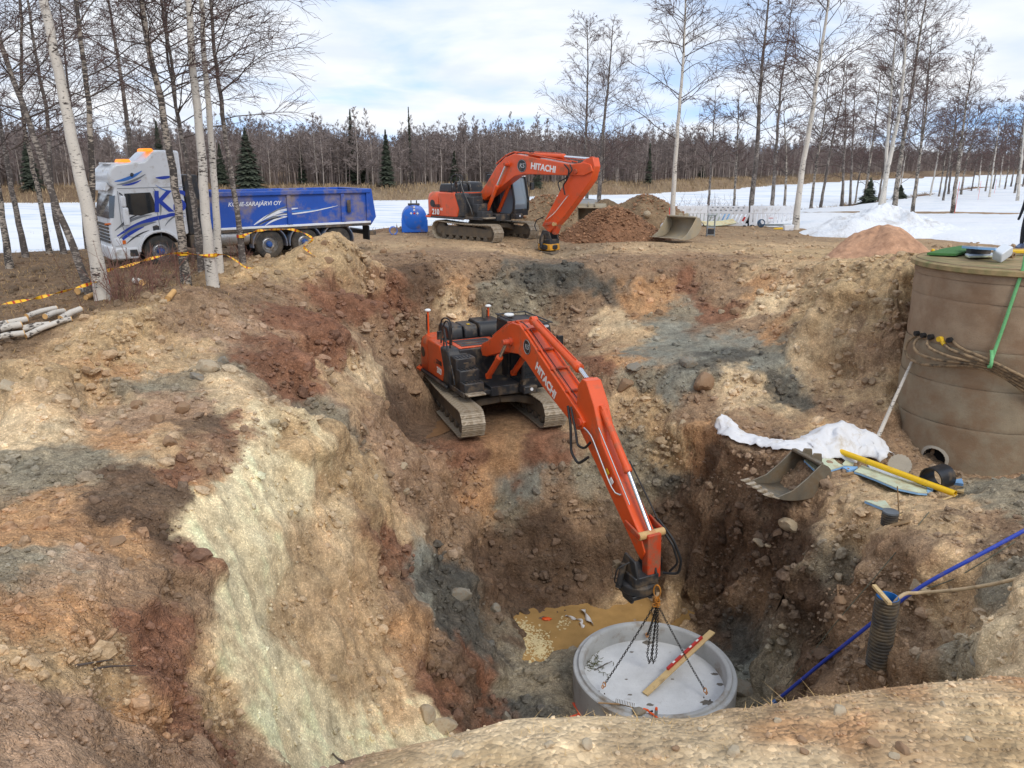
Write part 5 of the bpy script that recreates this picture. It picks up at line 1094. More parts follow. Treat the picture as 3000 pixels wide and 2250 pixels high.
# ------------------------------------------------------------------ tipper truck (frame: x forward, y left, origin under the front axle)
TB=srgb(28,78,170)
M_TBLUE=pm('tipper_blue',TB,.42,0,.10,1.6,dirt=.22,dirtcol=srgb(150,132,104),dscale=1.3); M_TWHITE=pm('cab_white',(.72,.73,.74),.3,0,.05,2,dirt=.08,dirtcol=srgb(170,160,145),coat=.3)
M_TGREY=pm('chassis_grey',srgb(58,58,60),.7,0,.2,4,dirt=.35); M_TYRE=pm('tyre_rubber',srgb(52,50,48),.85,0,.2,8,dirt=.40,dirtcol=srgb(96,86,74)); M_RIM=pm('rim_alloy',srgb(168,168,168),.35,.7,.1,8,dirt=.2)
M_HUB=pm('hub_blue',srgb(44,84,150),.4,0,.1,dirt=.15); M_FEND=pm('fender_blue_grey',srgb(92,112,140),.55,0,.1,3,dirt=.4); M_SILVER=pm('tank_silver',srgb(176,178,180),.35,.6,.1,3,dirt=.3)
M_DBLUE=pm('decal_blue',srgb(30,62,168),.35,0,.05); M_DLB=pm('decal_light_blue',srgb(60,120,200),.35,0,.05); M_DGR=pm('decal_grey',srgb(120,124,130),.4,0,.05); M_DBK=pm('decal_black',srgb(50,52,56),.4,0,.05); M_DWH=pm('decal_white',(.72,.74,.78),.4,0,.05)
ba=NB('amber_beacon'); ba.col(srgb(230,120,20)); ba.p.inputs['Emission Color'].default_value=(1,.30,.03,1); ba.p.inputs['Emission Strength'].default_value=.8; M_BEACON=ba.m
M_AMBER=pm('amber_lens',srgb(220,110,30),.3)
TA=R(-52); tu=(math.sin(TA),-math.cos(TA)); TZ=-.22
T=(-12.55,27.1,TZ)
tr=empty('tipper_truck',T,math.atan2(tu[1],tu[0]),'white cabbed tipper truck with muddy blue dump body parked behind the birches','truck')
def arcpts(cx,cz,r,a0,a1,n=12): return [(cx+r*math.cos(R(a0+(a1-a0)*i/n)),cz+r*math.sin(R(a0+(a1-a0)*i/n))) for i in range(n+1)]
# cab body side profile with the wheel arch cut out
prof=[(1.42,.42),(1.46,.75),(1.47,1.25),(1.43,1.62),(1.24,2.42),(1.18,2.62),(1.30,2.72),(1.34,2.92),(1.25,3.18),(1.05,3.36),(.2,3.44),(-.10,3.72),(-.25,3.80),(-.92,3.78),(-.96,1.05),(-.62,1.00)]+arcpts(0,.5,.66,40,172,12)[0:]+[(-.66,.42)][:0]
prof=[(1.42,.42),(1.46,.75),(1.47,1.25),(1.43,1.62),(1.24,2.42),(1.18,2.62),(1.30,2.72),(1.34,2.92),(1.25,3.18),(1.05,3.36),(.2,3.44),(-.10,3.72),(-.25,3.80),(-.92,3.78),(-.96,1.05),(-.68,.98)]+[(0+.64*math.cos(R(t)),.52+.64*math.sin(R(t))) for t in np.linspace(145,8,13)]+[(.66,.42)]
cb=MB().prism(prof,-1.20,1.20).build('cab',M_TWHITE,tr,35,.07,3)
# windscreen, side window, door seam
m=MB(); m.add([(1.452,-1.05,1.66),(1.452,1.05,1.66),(1.262,1.05,2.40),(1.262,-1.05,2.40)],[(0,1,2,3)]); m.add([(1.32,1.215,1.68),(1.20,1.215,2.38),(1.36,1.17,2.38),(1.46,1.17,1.68)],[(0,1,2,3)]); m.build('windscreen',M_GLASS,cb,30)
def decal(name,pts,mm,y=1.208,par=cb):
    m=MB(); m.add([(x,y,z) for x,z in pts],[tuple(range(len(pts)))]); 
    return m.build(name,mm,par,30)
win=MB().prism([(.92,1.78),(.92,2.44),(.12,2.46),(.04,2.2),(.02,1.84),(.5,1.72)],1.19,1.212).build('side_window',M_GLASS,cb,30,.02)
MB().box((.45,1.10,2.0),(.35,.03,.25)).build('seat_headrest',M_BLACK,win)
for pts in ([(1.10,2.52),(1.12,1.5),(1.0,1.02),(.62,1.06)],[(.02,2.5),(-.02,1.8),(-.06,1.0)],[(-.96,2.62),(1.1,2.60)]):
    MB().tube(spline([(x,1.203,z) for x,z in pts],12),.010,5).build('door_seam',M_DGR,cb)
# mirrors
m=MB(); m.box((1.02,1.40,2.20),(.16,.14,.36)); m.box((.99,1.40,1.72),(.18,.14,.58)); m.build('mirror',M_TWHITE,cb,35,.05,3); MB().tube([(1.05,1.2,2.45),(1.02,1.38,2.40),(1.02,1.38,1.45),(1.05,1.2,1.5)],.025,6).build('mirror_bracket',M_BLACK,cb)
# visor, bumper, grille, step well
MB().prism([(1.28,2.62),(1.40,2.50),(1.46,2.54),(1.38,2.80)],-1.1,1.1).build('sun_visor',M_TWHITE,cb,35,.02)
m=MB(); m.bx(1.40,1.56,-1.18,1.18,.34,.78); m.bx(.70,1.42,1.12,1.24,.34,.72); m.build('bumper',M_TWHITE,cb,35,.06,3)
m=MB(); 
for k in range(6): m.bx(1.455,1.50,-.95,.95,.86+k*.11,.93+k*.11)
m.build('grille',M_BLACK,cb,30); cb.children[-1]['kind']='stuff' if False else ''
m=MB(); m.prism([(1.40,.78),(1.40,1.02),(1.16,1.02),(1.10,.86),(1.22,.78)],1.10,1.225); m.build('headlamp',M_LAMP,cb,30,.02); MB().box((1.12,1.235,.90),(.10,.01,.12)).build('indicator',M_AMBER,cb)
MB().prism([(.98,.42),(.98,.64),(.76,.64),(.72,.42)],1.20,1.248).build('step_well',M_BLACK,cb,30)
m=MB(); 
pr=[(.72*math.cos(R(t)),.52+.72*math.sin(R(t))) for t in np.linspace(178,2,16)]; pi_=[(.64*math.cos(R(t)),.52+.64*math.sin(R(t))) for t in np.linspace(2,178,16)]
m.prism(pr+pi_,1.10,1.26); m.build('wheel_arch',M_TWHITE,cb,35,.015)
MB().prism([(-.02,1.22),(.18,1.22),(.18,1.36),(.06,1.40),(-.02,1.36)],1.19,1.214).build('door_handle',M_BLACK,cb,30)
MB().cyl((1.45,1.2,1.5),(1.62,1.32,1.5),.03,8).build('side_lamp',M_AMBER,cb)
m=MB(); m.bx(.75,1.2,-.6,.6,3.34,3.40); m.build('light_bar',M_TWHITE,cb,30,.02)
for (x,z) in ((.68,3.46),(-.05,3.80)):
    MB().prism([(x-.16,z-.05),(x+.18,z-.05),(x+.13,z+.05),(x-.11,z+.05)],.1,.95).build('beacon',M_BEACON,cb,30,.03)
MB().cyl((.62,1.18,3.0),(.62,1.28,3.04),.05,10).build('horn',M_BLACK,cb)
# swoosh graphics on the cab side
def swoosh(x0,z0,x1,z1,w,mm,bend=.12,y=1.209,par=cb,name='graphic_stripe'):
    t=np.linspace(0,1,13); d=np.array([x1-x0,z1-z0]); L=np.linalg.norm(d); n_=np.array([-d[1],d[0]])/L
    c=np.array([x0,z0])+t[:,None]*d+n_*(bend*4*t*(1-t))[:,None]; ww=w*np.sin(np.pi*np.clip(t*.92+.04,0,1))**.8
    a=c+n_*ww[:,None]*.5; b=c-n_*ww[:,None]*.5; m=MB(); P_=np.stack([np.stack([a[:,0],np.full(13,y),a[:,1]],-1),np.stack([b[:,0],np.full(13,y),b[:,1]],-1)],0); m.grid(P_); return m.build(name,mm,par,30)
for k,a in enumerate([(1.30,1.10,-.75,1.72,.14,M_DBLUE,-.14),(1.34,1.28,.15,1.74,.09,M_DGR,-.10),(1.28,.98,.05,1.50,.12,M_DGR,-.10),(1.30,.86,.45,1.36,.10,M_DBLUE,-.06),(1.05,.84,.3,1.24,.05,M_DBK,-.05),(1.2,1.40,.3,1.82,.04,M_DBK,-.08),(1.15,2.82,.30,3.14,.10,M_DLB,.06),(1.1,2.72,.2,3.04,.07,M_DGR,.06),(.95,2.70,.35,2.86,.06,M_DBLUE,.04),(-.1,2.92,-.6,2.96,.10,M_DBLUE,.02),(-.05,1.55,-.9,1.62,.06,M_DBLUE,-.16),(-.2,1.35,-.92,1.75,.05,M_DGR,-.1),(.02,2.6,-.1,1.7,.05,M_DGR,-.1),(-.06,2.7,-.9,2.6,.04,M_DLB,.16)]): swoosh(*a[:5],a[5],a[6],y=1.2085+.0006*k)
place_text(text_mesh('KS',.95,M_DBLUE,bold=.02,shear=.1,extr=.003),cb,(-.42,1.216,2.12),(-1,0,0),(0,0,1),'cab_lettering')
# chassis and wheels
m=MB(); 
for s in(-1,1): m.bx(-7.3,.9,s*.42-.05,s*.42+.05,.72,1.0)
m.bx(-7.3,.9,-.42,.42,.80,.88); m.build('chassis_frame',M_TGREY,tr,30)
wm_=MB().lathe([(.30,-.14),(.46,-.15),(.51,-.12),(.525,-.06),(.525,.06),(.51,.12),(.46,.15),(.30,.14)],n=36,axis='y').mesh('tyre',M_TYRE,60)
rm_=MB().lathe([(0,.02),(.16,.03),(.2,.05),(.27,.02),(.30,.10),(.31,.14),(.30,.12),(.305,-.12)],n=28,axis='y').mesh('rim',M_RIM,40)
hb_=MB(); hb_.lathe([(0,.16),(.08,.15),(.11,.10),(.12,.03)],n=20,axis='y')
hbm=hb_.mesh('hub',M_HUB,40); bl=MB(); 
for k in range(10): bl.cyl((.19*math.cos(k*.628),.03,.19*math.sin(k*.628)),(.19*math.cos(k*.628),.08,.19*math.sin(k*.628)),.017,6)
blm=bl.mesh('wheel_nuts',M_STEEL,40)
def wheel(x,y,flip=False):
    w=bpy.data.objects.new('wheel',None); col.objects.link(w); w.parent=tr; w.location=(x,y,.52); w.empty_display_size=.1
    if flip: w.rotation_euler=(0,0,math.pi)
    link('tyre',wm_,w); link('rim',rm_,w); link('hub',hbm,w); n_=link('wheel_nuts',blm,w); n_['kind']='stuff'
WB=3.75
for x in (0,-WB,-WB-1.38,-WB-2.70):
    wheel(x,1.08); wheel(x,-1.08,True)
for x in (-WB,-WB-1.38,-WB-2.70):
    for y0,y1 in ((.9,1.27),(-1.27,-.9)):
        o_=[(x+.66*math.cos(R(t)),.52+.66*math.sin(R(t))) for t in np.linspace(-8,188,18)]; i_=[(x+.615*math.cos(R(t)),.52+.615*math.sin(R(t))) for t in np.linspace(188,-8,18)]
        MB().prism(o_+i_,y0,y1).build('fender',M_FEND,tr,35,.01)
m=MB(); m.tube([(-1.75,.92,.86),(-1.78,.92,.86),(-3.02,.92,.86),(-3.05,.92,.86)],[.28,.32,.32,.28],22); tk=m.build('fuel_tank',M_SILVER,tr,40)
for x in (-2.0,-2.8): MB().torus((x,.92,.86),(1,0,0),.325,.014,22,5).build('tank_strap',M_BLACK,tk)
m=MB(); m.bx(-1.7,-1.0,.55,1.1,.55,1.0); m.build('battery_box',M_TGREY,tr,30,.03); m=MB(); m.bx(-1.5,-1.02,-1.0,1.0,1.0,3.0); m.build('cab_back_stack',M_BLACK,tr,30,.04)
# dump body
BX0,BX1,BZ0,BZ1=-7.85,-1.80,1.14,2.36
m=MB(); tq=.06
m.bx(BX0,BX1,1.20,1.26,BZ0,BZ1); m.bx(BX0,BX1,-1.26,-1.20,BZ0,BZ1); m.bx(BX1-.06,BX1,-1.2,1.2,BZ0,BZ1+.1); m.bx(BX0,BX0+.06,-1.2,1.2,BZ0,BZ1); m.bx(BX0+.06,BX1-.06,-1.2,1.2,BZ0,BZ0+.08)
bd=m.build('dump_body',M_TBLUE,tr,30,.01)
for s in(-1,1):
    MB().bx(BX0-.02,BX1+.02,s*1.30-.06,s*1.30+.06,BZ1-.10,BZ1+.06).build('top_rail',M_TBLUE,bd,30,.03)
    MB().bx(BX0,BX1,s*1.285-.03,s*1.285+.03,BZ0-.02,BZ0+.06).build('white_rail',M_DWH,bd,30,.01)
    MB().bx(BX0,BX1,s*1.24-.08,s*1.24+.06,BZ0-.12,BZ0-.022).build('under_rail',M_TGREY,bd,30,.01)
    for x in (BX0+.08,BX0+1.15,-4.55,-1.75):
        MB().prism([(x-.10,BZ0+.06),(x+.10,BZ0+.06),(x+.07,BZ1-.1),(x-.07,BZ1-.1)],s*1.262,s*1.33).build('side_post',M_TBLUE,bd,30,.015)
MB().prism([(BX0-.02,BZ0-.1),(BX0+.10,BZ1+.06),(BX0-.1,BZ1+.06),(BX0-.25,BZ0+.2)],-1.3,1.3).build('tailgate',M_TBLUE,bd,30,.02)
place_text(text_mesh('KONE-SARAJÄRVI OY',.20,M_DWH,bold=.004,shear=.25,extr=.002),bd,(-3.30,1.264,1.98),(-1,0,0),(0,0,1),'body_lettering')
for k,a in enumerate([(-3.2,1.25,-4.9,1.78,.12,M_DWH,-.12),(-3.4,1.22,-4.7,1.62,.08,M_DGR,-.10),(-3.6,1.20,-4.6,1.50,.07,M_DWH,-.08),(-3.3,1.22,-4.3,1.48,.05,M_DBK,-.06),(-3.9,1.55,-6.5,1.82,.05,M_DWH,.06),(-4.2,1.70,-5.8,1.72,.06,M_DLB,.04),(-3.5,1.40,-4.8,1.90,.05,M_DGR,-.1)]): swoosh(*a[:5],a[5],a[6],y=1.2635+.0006*k,par=bd)
# load edge of soil and tarp roll
m=MB(); xs_=np.linspace(BX0+.15,BX1-.15,30); ys_=np.linspace(-1.15,1.15,10); XX,YY=np.meshgrid(xs_,ys_,indexing='ij'); ZZ=BZ1-.25+.06*fbm(np.stack([XX*2,YY*2,0*XX],-1),3,3); m.grid(np.stack([XX,YY,ZZ],-1)); m.build('soil_load',pm('load_soil',srgb(140,118,92),.95,0,.25,5,bump=.6,bscale=18),bd,180)
MB().bx(BX0-.32,BX0-.02,-1.1,1.1,.62,.78).build('rear_bumper',M_TGREY,tr,30,.02); m=MB(); m.bx(BX0+.02,BX0+.07,.7,1.2,.45,1.0); m.build('mud_flap',M_RUBBER,tr,30)
MB().prism([(-3.5,.55),(-3.08,.55),(-3.08,.98),(-3.5,.98)],.8,1.2).build('tool_box',M_TGREY,tr,30,.03)
MB().prism([(BX0+.85,1.55),(BX0+.85,2.02),(BX0+1.0,2.02),(BX0+1.0,1.55)],1.334,1.36).build('side_latch',M_TGREY,bd,30,.01)
# ------------------------------------------------------------------ concrete base ring and what lies in it
def conc_mat(name,c,dirt=.2,dc=srgb(126,110,90),bs=.35,dsc=1.5):
    b=NB(name); n=b.noise(2.2,7,.6); n2=b.noise(30,4); d=b.noise(dsc,7,.65)
    v=b.ramp(n,[(.3,tuple(x*.86 for x in c)),(.7,tuple(min(.9,x*1.08) for x in c))])
    v=b.mix(b.ramp(n2,[(.32,(.5,.5,.5)),(.42,(0,0,0))]),v,tuple(x*.72 for x in c))
    w=.62-.3*dirt; v=b.mix(b.ramp(d,[(w-.08,(0,0,0)),(w+.12,(1,1,1))]),v,dc)
    b.col(v); b.set(Roughness=.88); b1=b.bump(n2,bs,.01); b.bump(n,.25,.02,b1); return b.m
M_CONC=conc_mat('fresh_concrete',srgb(172,174,175),.05); M_CONCF=conc_mat('screeded_floor',srgb(208,210,212),-.25,srgb(140,136,128),.15,3)
RC=(3.08,14.34); RT=-7.28; RF=-7.72
root=empty('concrete_ring',(RC[0],RC[1],RT-1.0),0,'new pale concrete base ring lowered into the flooded bottom of the pit','concrete ring')
zo=RT-1.0
MB().lathe([(1.53,.54),(1.525,.955),(1.54,.985),(1.56,1.0),(1.63,1.0),(1.645,.985),(1.65,.955),(1.665,.945),(1.73,.945),(1.75,.925),(1.75,0),(1.53,0),(1.53,.54)],(0,0,0),96).build('ring_wall',M_CONC,root,40)
m=MB(); rr=np.linspace(0,1.56,14); tt=np.linspace(0,2*math.pi,72,endpoint=False); RR,TT=np.meshgrid(rr,tt,indexing='ij'); zf=.56+.006*fbm(np.stack([RR*np.cos(TT)*2,RR*np.sin(TT)*2,0*RR],-1),3,4); ii=np.arange(RR.size).reshape(RR.shape); ii=np.concatenate([ii,ii[:,:1]],1)
link('ring_floor',fast_mesh('ring_floor',np.stack([RR*np.cos(TT),RR*np.sin(TT),zf],-1).reshape(-1,3),qf0(ii),M_CONCF),root)
eyes=[atz(1763,2030,RF),atz(2071,2048,RF),atz(1894,1877,RF)]
for e in eyes:
    MB().torus((e[0]-RC[0],e[1]-RC[1],.58),(.6,.8,0),.07,.014,12,6,math.pi,1,(.8,-.6,0)).build('lifting_eye',M_STEELD,root)
M_MUDP=pm('wet_mud',srgb(112,106,98),.7,0,.2,9)
for (a,b,s) in ((1894,1882,.15),(2072,2058,.17),(1905,2065,.09),(1850,1910,.05),(1835,1990,.04),(1970,1990,.05),(1845,2035,.05),(2095,1975,.09),(2110,2005,.1)):
    q=atz(a,b,RF); r_=np.random.default_rng(a); t=np.linspace(0,2*math.pi,14,endpoint=False); rad=s*(1+.5*r_.normal(0,.4,14)); rad=np.clip(rad,s*.4,s*1.6)
    V=[(0,0,.014)]+[(rad[i]*math.cos(t[i]),rad[i]*.6*math.sin(t[i]),-.004) for i in range(14)]; o=MB().add(V,[(0,1+i,1+(i+1)%14) for i in range(14)]).build('mud_splash',M_MUDP,root,60); o.location=(q[0]-RC[0],q[1]-RC[1],.562)
# needles and twigs blown against the inner wall
rgt=np.random.default_rng(3); q=atz(1737,1945,RF); P_=np.zeros((70,3,3)); s=np.array([q[0],q[1],RF+.012])+rgt.normal(0,1,(70,3))*np.array([.14,.16,.01]); d=rgt.normal(0,1,(70,3))*np.array([1,1,.12]); d=unit(d)
for k in range(3): P_[:,k]=s+d*.06*k+rgt.normal(0,.01,(70,3))
P_[...,2]=np.maximum(P_[...,2],RF+.01); v,f=tubes_np(P_,np.full((70,3),.006),3)
tag(link('twig_litter',fast_mesh('twig_litter',v,f,pm('green_litter',srgb(92,92,62),.9,0,.3),False)),'small heap of green-brown twigs inside the concrete ring','twigs',None,'stuff')
a=atz(1742,1963,RF+.02);b=atz(1793,1937,RF+.02); tag(MB().tube(spline([a,(a+b)/2+np.array([.03,0,.02]),b],8),[.012]*4+[.007]*4,6).build('loose_stick',M_LIMB),'short grey stick lying on the ring floor beside the twigs','stick')
# four leg chain sling
M_CHAIN=pm('chain_black',srgb(58,56,54),.5,.6,.2,20); M_HOOK=pm('hook_orange',srgb(196,128,44),.5,.1,.15,12,dirt=.2)
CT=np.array([3.06,14.38,-5.50]); sl_=empty('chain_sling',CT,0,'four leg chain sling with orange master link hanging over the concrete ring','chain sling')
MB().torus((0,0,.0),(.5,.87,0),.075,.017,20,8,2*math.pi,1.9,(.87,-.5,0)).build('master_link',M_HOOK,sl_)
for k in range(4):
    an=k*1.57+.4; MB().torus((.035*math.cos(an),.035*math.sin(an),-.20),(math.cos(an),math.sin(an),.2),.045,.013,12,6,2*math.pi,1.6).build('shortener_hook',M_HOOK,sl_); MB().torus((.05*math.cos(an),.05*math.sin(an),-.32),(-math.sin(an),math.cos(an),0),.035,.012,12,6,2*math.pi,1.5).build('shortener_hook',M_HOOK,sl_)
def chain(name,pts,pitch=.055,r=.0085):
    p=np.asarray(pts); d=np.r_[0,np.cumsum(np.linalg.norm(np.diff(p,axis=0),axis=1))]; n=int(d[-1]/pitch); m=MB()
    for k in range(n):
        s=(k+.5)*pitch; c=np.array([np.interp(s,d,p[:,i]) for i in range(3)]); c2=np.array([np.interp(s+.01,d,p[:,i]) for i in range(3)]); t=(c2-c); t/=np.linalg.norm(t)+1e-9
        a=np.cross(t,[.3,.8,.5]); a/=np.linalg.norm(a); b=np.cross(t,a); axx=a if k%2 else b
        m.torus(c,axx,.020,r,8,4,2*math.pi,1.75,np.cross(t,axx))
    o=m.build(name,M_CHAIN,sl_,60); o['kind']='stuff'; return o
for k,e in enumerate(eyes):
    E_=np.array([e[0],e[1],RF+.12])-CT; S_=np.array([.05*(1 if k==1 else -1 if k==0 else 0),0,-.36]); L=E_-S_; up=np.array([0,0,.16])
    dirn=L/np.linalg.norm(L); chain('chain',[S_+L*t-np.array([0,0,.10])*4*t*(1-t)*(.35 if k<2 else .8) for t in np.linspace(0,.95,16)])
    hp=S_+L*.955; MB().torus(hp,(.6,.8,0),.035,.011,12,6,2*math.pi,1.7,(dirn[1],-dirn[0],0)).build('leg_hook',M_HOOK,sl_); MB().torus(S_+L*.985,(.8,-.6,0),.03,.011,12,6,2*math.pi,1.7).build('leg_hook',M_HOOK,sl_)
for dx in (-.02,.07):
    chain('chain',[np.array([dx*.4,0,-.36]),np.array([dx-.05,.15,-1.2]),np.array([dx-.06,.25,-1.75]),np.array([dx,.27,-1.95]),np.array([dx+.05,.25,-1.75]),np.array([dx*.4+.03,.05,-.38])])
# plank with level
M_WOOD=pm('fresh_plank',srgb(206,178,128),.75,0,.14,3,dirt=.12,bump=.15,bscale=20); M_WOODG=pm('weathered_wood',srgb(158,128,92),.85,0,.2,5,dirt=.3)
p0=atz(1890,2035,RF+.02); p1=atz(2087,1852,RT+.05)
def beam(p0,p1,w,t,name,m,label,cat,group=None,par=None,lift=0,bev=.003):
    p0=Vector(p0);p1=Vector(p1); x=(p1-p0).normalized(); y=Vector((0,0,1)).cross(x).normalized(); z=x.cross(y); o=MB().bx(0,(p1-p0).length,-w/2,w/2,0,t).build(name,m,par,30,bev); M=Matrix((x,y,z)).transposed().to_4x4(); M.translation=p0+z*lift; o.matrix_world=M
    return tag(o,label,cat,group) if label else o
beam(p0,p1,.15,.035,'plank',M_WOOD,'pale wooden plank leaning from ring floor onto ring edge','plank')
d=Vector(p1)-Vector(p0); q0=Vector(p0)+d*.34; q1=Vector(p0)+d*.86; side=Vector((0,0,1)).cross(d).normalized()*.045
lv=empty('spirit_level',q0+side,0,'dark red spirit level lying along the pale plank','spirit level'); x=(q1-q0).normalized(); y=Vector((0,0,1)).cross(x).normalized(); z=x.cross(y); M=Matrix((x,y,z)).transposed().to_4x4(); M.translation=q0+side+z*.037; lv.matrix_world=M
L=(q1-q0).length; MB().bx(0,L,-.028,.028,0,.06).build('level_body',M_RED,lv,30,.004)
for k in(.18,.42,.66,.86): MB().bx(L*k-.04,L*k+.04,-.02,.02,.0605,.064).build('hand_hole',M_WHITE,lv,30)
# rake
rk=empty('garden_rake',atz(1830,2060,RT+.03),0,'grey steel rake lying teeth up on the near edge of the ring','rake'); o_=np.array(rk.location)
h0=atz(1753,2059,RT+.05)-o_; h1=atz(1815,2063,RT+.03)-o_; MB().tube([h0,h1],.016,8).build('handle',M_WOODG,rk)
a=atz(1804,2060,RT+.02)-o_; b=atz(1857,2074,RT+.02)-o_; MB().tube([a,b],.012,6).build('rake_bar',M_STEELD,rk)
for k in range(12):
    c=a+(b-a)*k/11; MB().tube([c,c+np.array([.01,.03,.085])],.006,5).build('tine',M_STEELD,rk)
q=atz(1872,2084,RT+.02); o=link('mud_lump',fast_mesh('mud_lump',ICO3*np.array([.14,.10,.07])*(1+.2*fbm(ICO3*2,2,3)[:,None]),ICOF3,M_STONEG),None,q); tag(o,'grey lump of mud on the ring edge beside the rake','mud lump')
M_ORT=pm('tool_orange',srgb(236,92,28),.5,0,.08,dirt=.1)
q=atz(1905,2092,RT+.02); t=empty('orange_pliers',q,R(-25),'orange handled pliers lying on the near ring edge','pliers'); MB().tube(spline([(-.16,.05,.03),(-.08,.06,.03),(0,0,.03)],8),.022,8).build('handle',M_ORT,t); MB().tube(spline([(.0,0,.03),(.1,-.03,.03),(.17,-.10,.03)],8),.022,8).build('handle',M_ORT,t); MB().tube([(-.02,0,.035),(.03,.06,.04)],.02,8).build('jaw',M_BLACK,t)
q=atz(1917,2100,RT+.02); t=empty('spray_can',(q[0]+.03,q[1],RT),0,'marking spray can with orange cap standing on the ring edge','spray can'); MB().lathe([(0,0),(.033,0),(.033,.17),(.026,.185),(0,.19)],n=18).build('can_body',M_SILVER,t); MB().lathe([(.027,.185),(.027,.225),(.02,.235),(0,.235)],n=18).build('cap',M_ORT,t)
# sprayed orange mark on the wet sand left of the ring
def drape(name,poly,m,label,cat,dz=.006,n=14,kind=None,par=None):
    "thin patch following the ground"
    P_=np.array([tuple(onray(a,b))[:2] for a,b in poly]); lo=P_.min(0); hi=P_.max(0); c=P_.mean(0)
    m_=MB(); k=len(P_); V=[(c[0],c[1],ground(c[0],c[1])+dz)]
    R_=4
    for r in range(1,R_+1):
        for i in range(k):
            x,y=c+(P_[i]-c)*r/R_; V.append((x,y,ground(x,y)+dz))
    F_=[(0,1+i,1+(i+1)%k) for i in range(k)]
    for r in range(R_-1):
        for i in range(k): F_.append((1+r*k+i,1+(r+1)*k+i,1+(r+1)*k+(i+1)%k,1+r*k+(i+1)%k))
    o=m_.add(V,F_).build(name,m,par,60)
    return tag(o,label,cat,None,kind)
M_SPRAY=pm('orange_marking_paint',srgb(226,74,40),.8,0,.2,12,dirt=.3,dirtcol=srgb(140,110,90),dscale=10)
def strip(pts,w,dz,name,m,label,cat,kind=None,closed=False):
    Pq=[Vector(onray(a,b,0,5)) for a,b in pts]; pth=spline([tuple(p) for p in Pq],max(8,len(Pq)*4)); m_=MB(); V=[]
    tg=np.gradient(pth,axis=0); sdv=np.stack([-tg[:,1],tg[:,0],0*tg[:,0]],-1); sdv=unit(sdv)*w/2
    L_=[];R_=[]
    for p,s in zip(pth,sdv):
        a=p+s;b=p-s; L_.append((a[0],a[1],ground(a[0],a[1])+dz)); R_.append((b[0],b[1],ground(b[0],b[1])+dz))
    return tag(m_.grid(np.array([L_,R_])).build(name,m,None,60),label,cat,None,kind)
strip([(1680,2060),(1692,2080),(1708,2105)],.09,.012,'paint_mark',M_SPRAY,'longer stroke of the sprayed orange cross on the sand by the ring','paint mark')
strip([(1672,2104),(1690,2098),(1712,2088)],.08,.015,'paint_mark',M_SPRAY,'shorter stroke of the sprayed orange cross on the sand by the ring','paint mark')
# rubbish on the water
M_PLAST=pm('white_plastic',srgb(214,210,206),.4,0,.1)
def ribbon(pts,w,m,name,label,cat,tw=2.0,z=None,par=None,cols=None):
    pth=spline(pts,max(24,len(pts)*8)); n=len(pth); tg=unit(np.gradient(pth,axis=0)); A=[];B=[]
    for k in range(n):
        s=np.cross(tg[k],[0,0,1.]); s/=np.linalg.norm(s)+1e-9; u=np.cross(s,tg[k]); a=tw*k/n*math.pi; v=s*math.cos(a)+u*math.sin(a); A.append(pth[k]+v*w/2);B.append(pth[k]-v*w/2)
    o=MB().grid(np.array([A,pth,B])).build(name,m,par,180); sol=o.modifiers.new('thick','SOLIDIFY'); sol.thickness=.002
    if label: tag(o,label,cat)
    return o
ribbon([atz(a,b,WZ+.03) for a,b in ((1657,1803),(1680,1812),(1705,1818),(1700,1832),(1712,1836))],.09,M_PLAST,'plastic_strip','twisted white plastic strip with a bend floating on the brown water','plastic strip',3)
ribbon([atz(a,b,WZ+.05) for a,b in ((1708,1785),(1716,1805),(1730,1822),(1738,1830))],.13,M_PLAST,'plastic_strip','broader white plastic strip floating against the ring','plastic strip',1.5)
q=atz(1602,1813,WZ+.02); o=link('orange_glove',fast_mesh('orange_glove',ICO3*np.array([.13,.07,.03])*(1+.35*fbm(ICO3*2.5,2,3)[:,None]),ICOF3,M_ORT),None,q); tag(o,'small orange glove floating on the brown water','glove')
rgt=np.random.default_rng(12); fp=[]
for (a,b,s,n) in ((1560,1880,26,420),(1530,1840,14,160),(1590,1905,18,220),(1650,1825,10,40),(1505,1830,8,40)):
    for _ in range(n): fp.append(atz(a+rgt.normal(0,s),b+rgt.normal(0,s*.8),WZ+.006))
fp=np.array(fp); V,f=lumps(fp,rgt.uniform(.010,.034,len(fp)),rgt,ICO,ICOF,.35,.03); tag(link('foam',fast_mesh('foam',V,f,M_FOAM,False)),'pale foam scum gathered on the brown water','foam',None,'stuff')
# ------------------------------------------------------------------ the old concrete well
WC=WELL; WR=1.9; WT=.95
M_OLDC=conc_mat('old_concrete',srgb(156,134,110),.45,srgb(138,112,88),.6,1.3); M_OLDC2=conc_mat('old_concrete_grey',srgb(150,136,114),.42,srgb(136,112,88),.6,1.3)
def cylhit(px,py,rad=WR,near=17.2):
    r=ray(px,py); o=np.array([0,0,CAMH]); dx,dy=r[0],r[1]; ox,oy=-WC[0],-WC[1]; A=dx*dx+dy*dy; B=2*(ox*dx+oy*dy); Cq=ox*ox+oy*oy-rad*rad; D=B*B-4*A*Cq
    t=(-B-math.sqrt(D))/(2*A) if D>0 else near/r[1]
    return o+r*t
well=empty('concrete_well',(WC[0],WC[1],-4.2),0,'tall mud-stained round concrete well of stacked rings beside the pit','well'); wo_=np.array([WC[0],WC[1],-4.2])
edges=[.95,.60,.13,-.95,-1.85,-2.82,-4.2]
hc=cylhit(2740,1342); hth=math.atan2(hc[1]-WC[1],hc[0]-WC[0]); hz=hc[2]; HR=.27
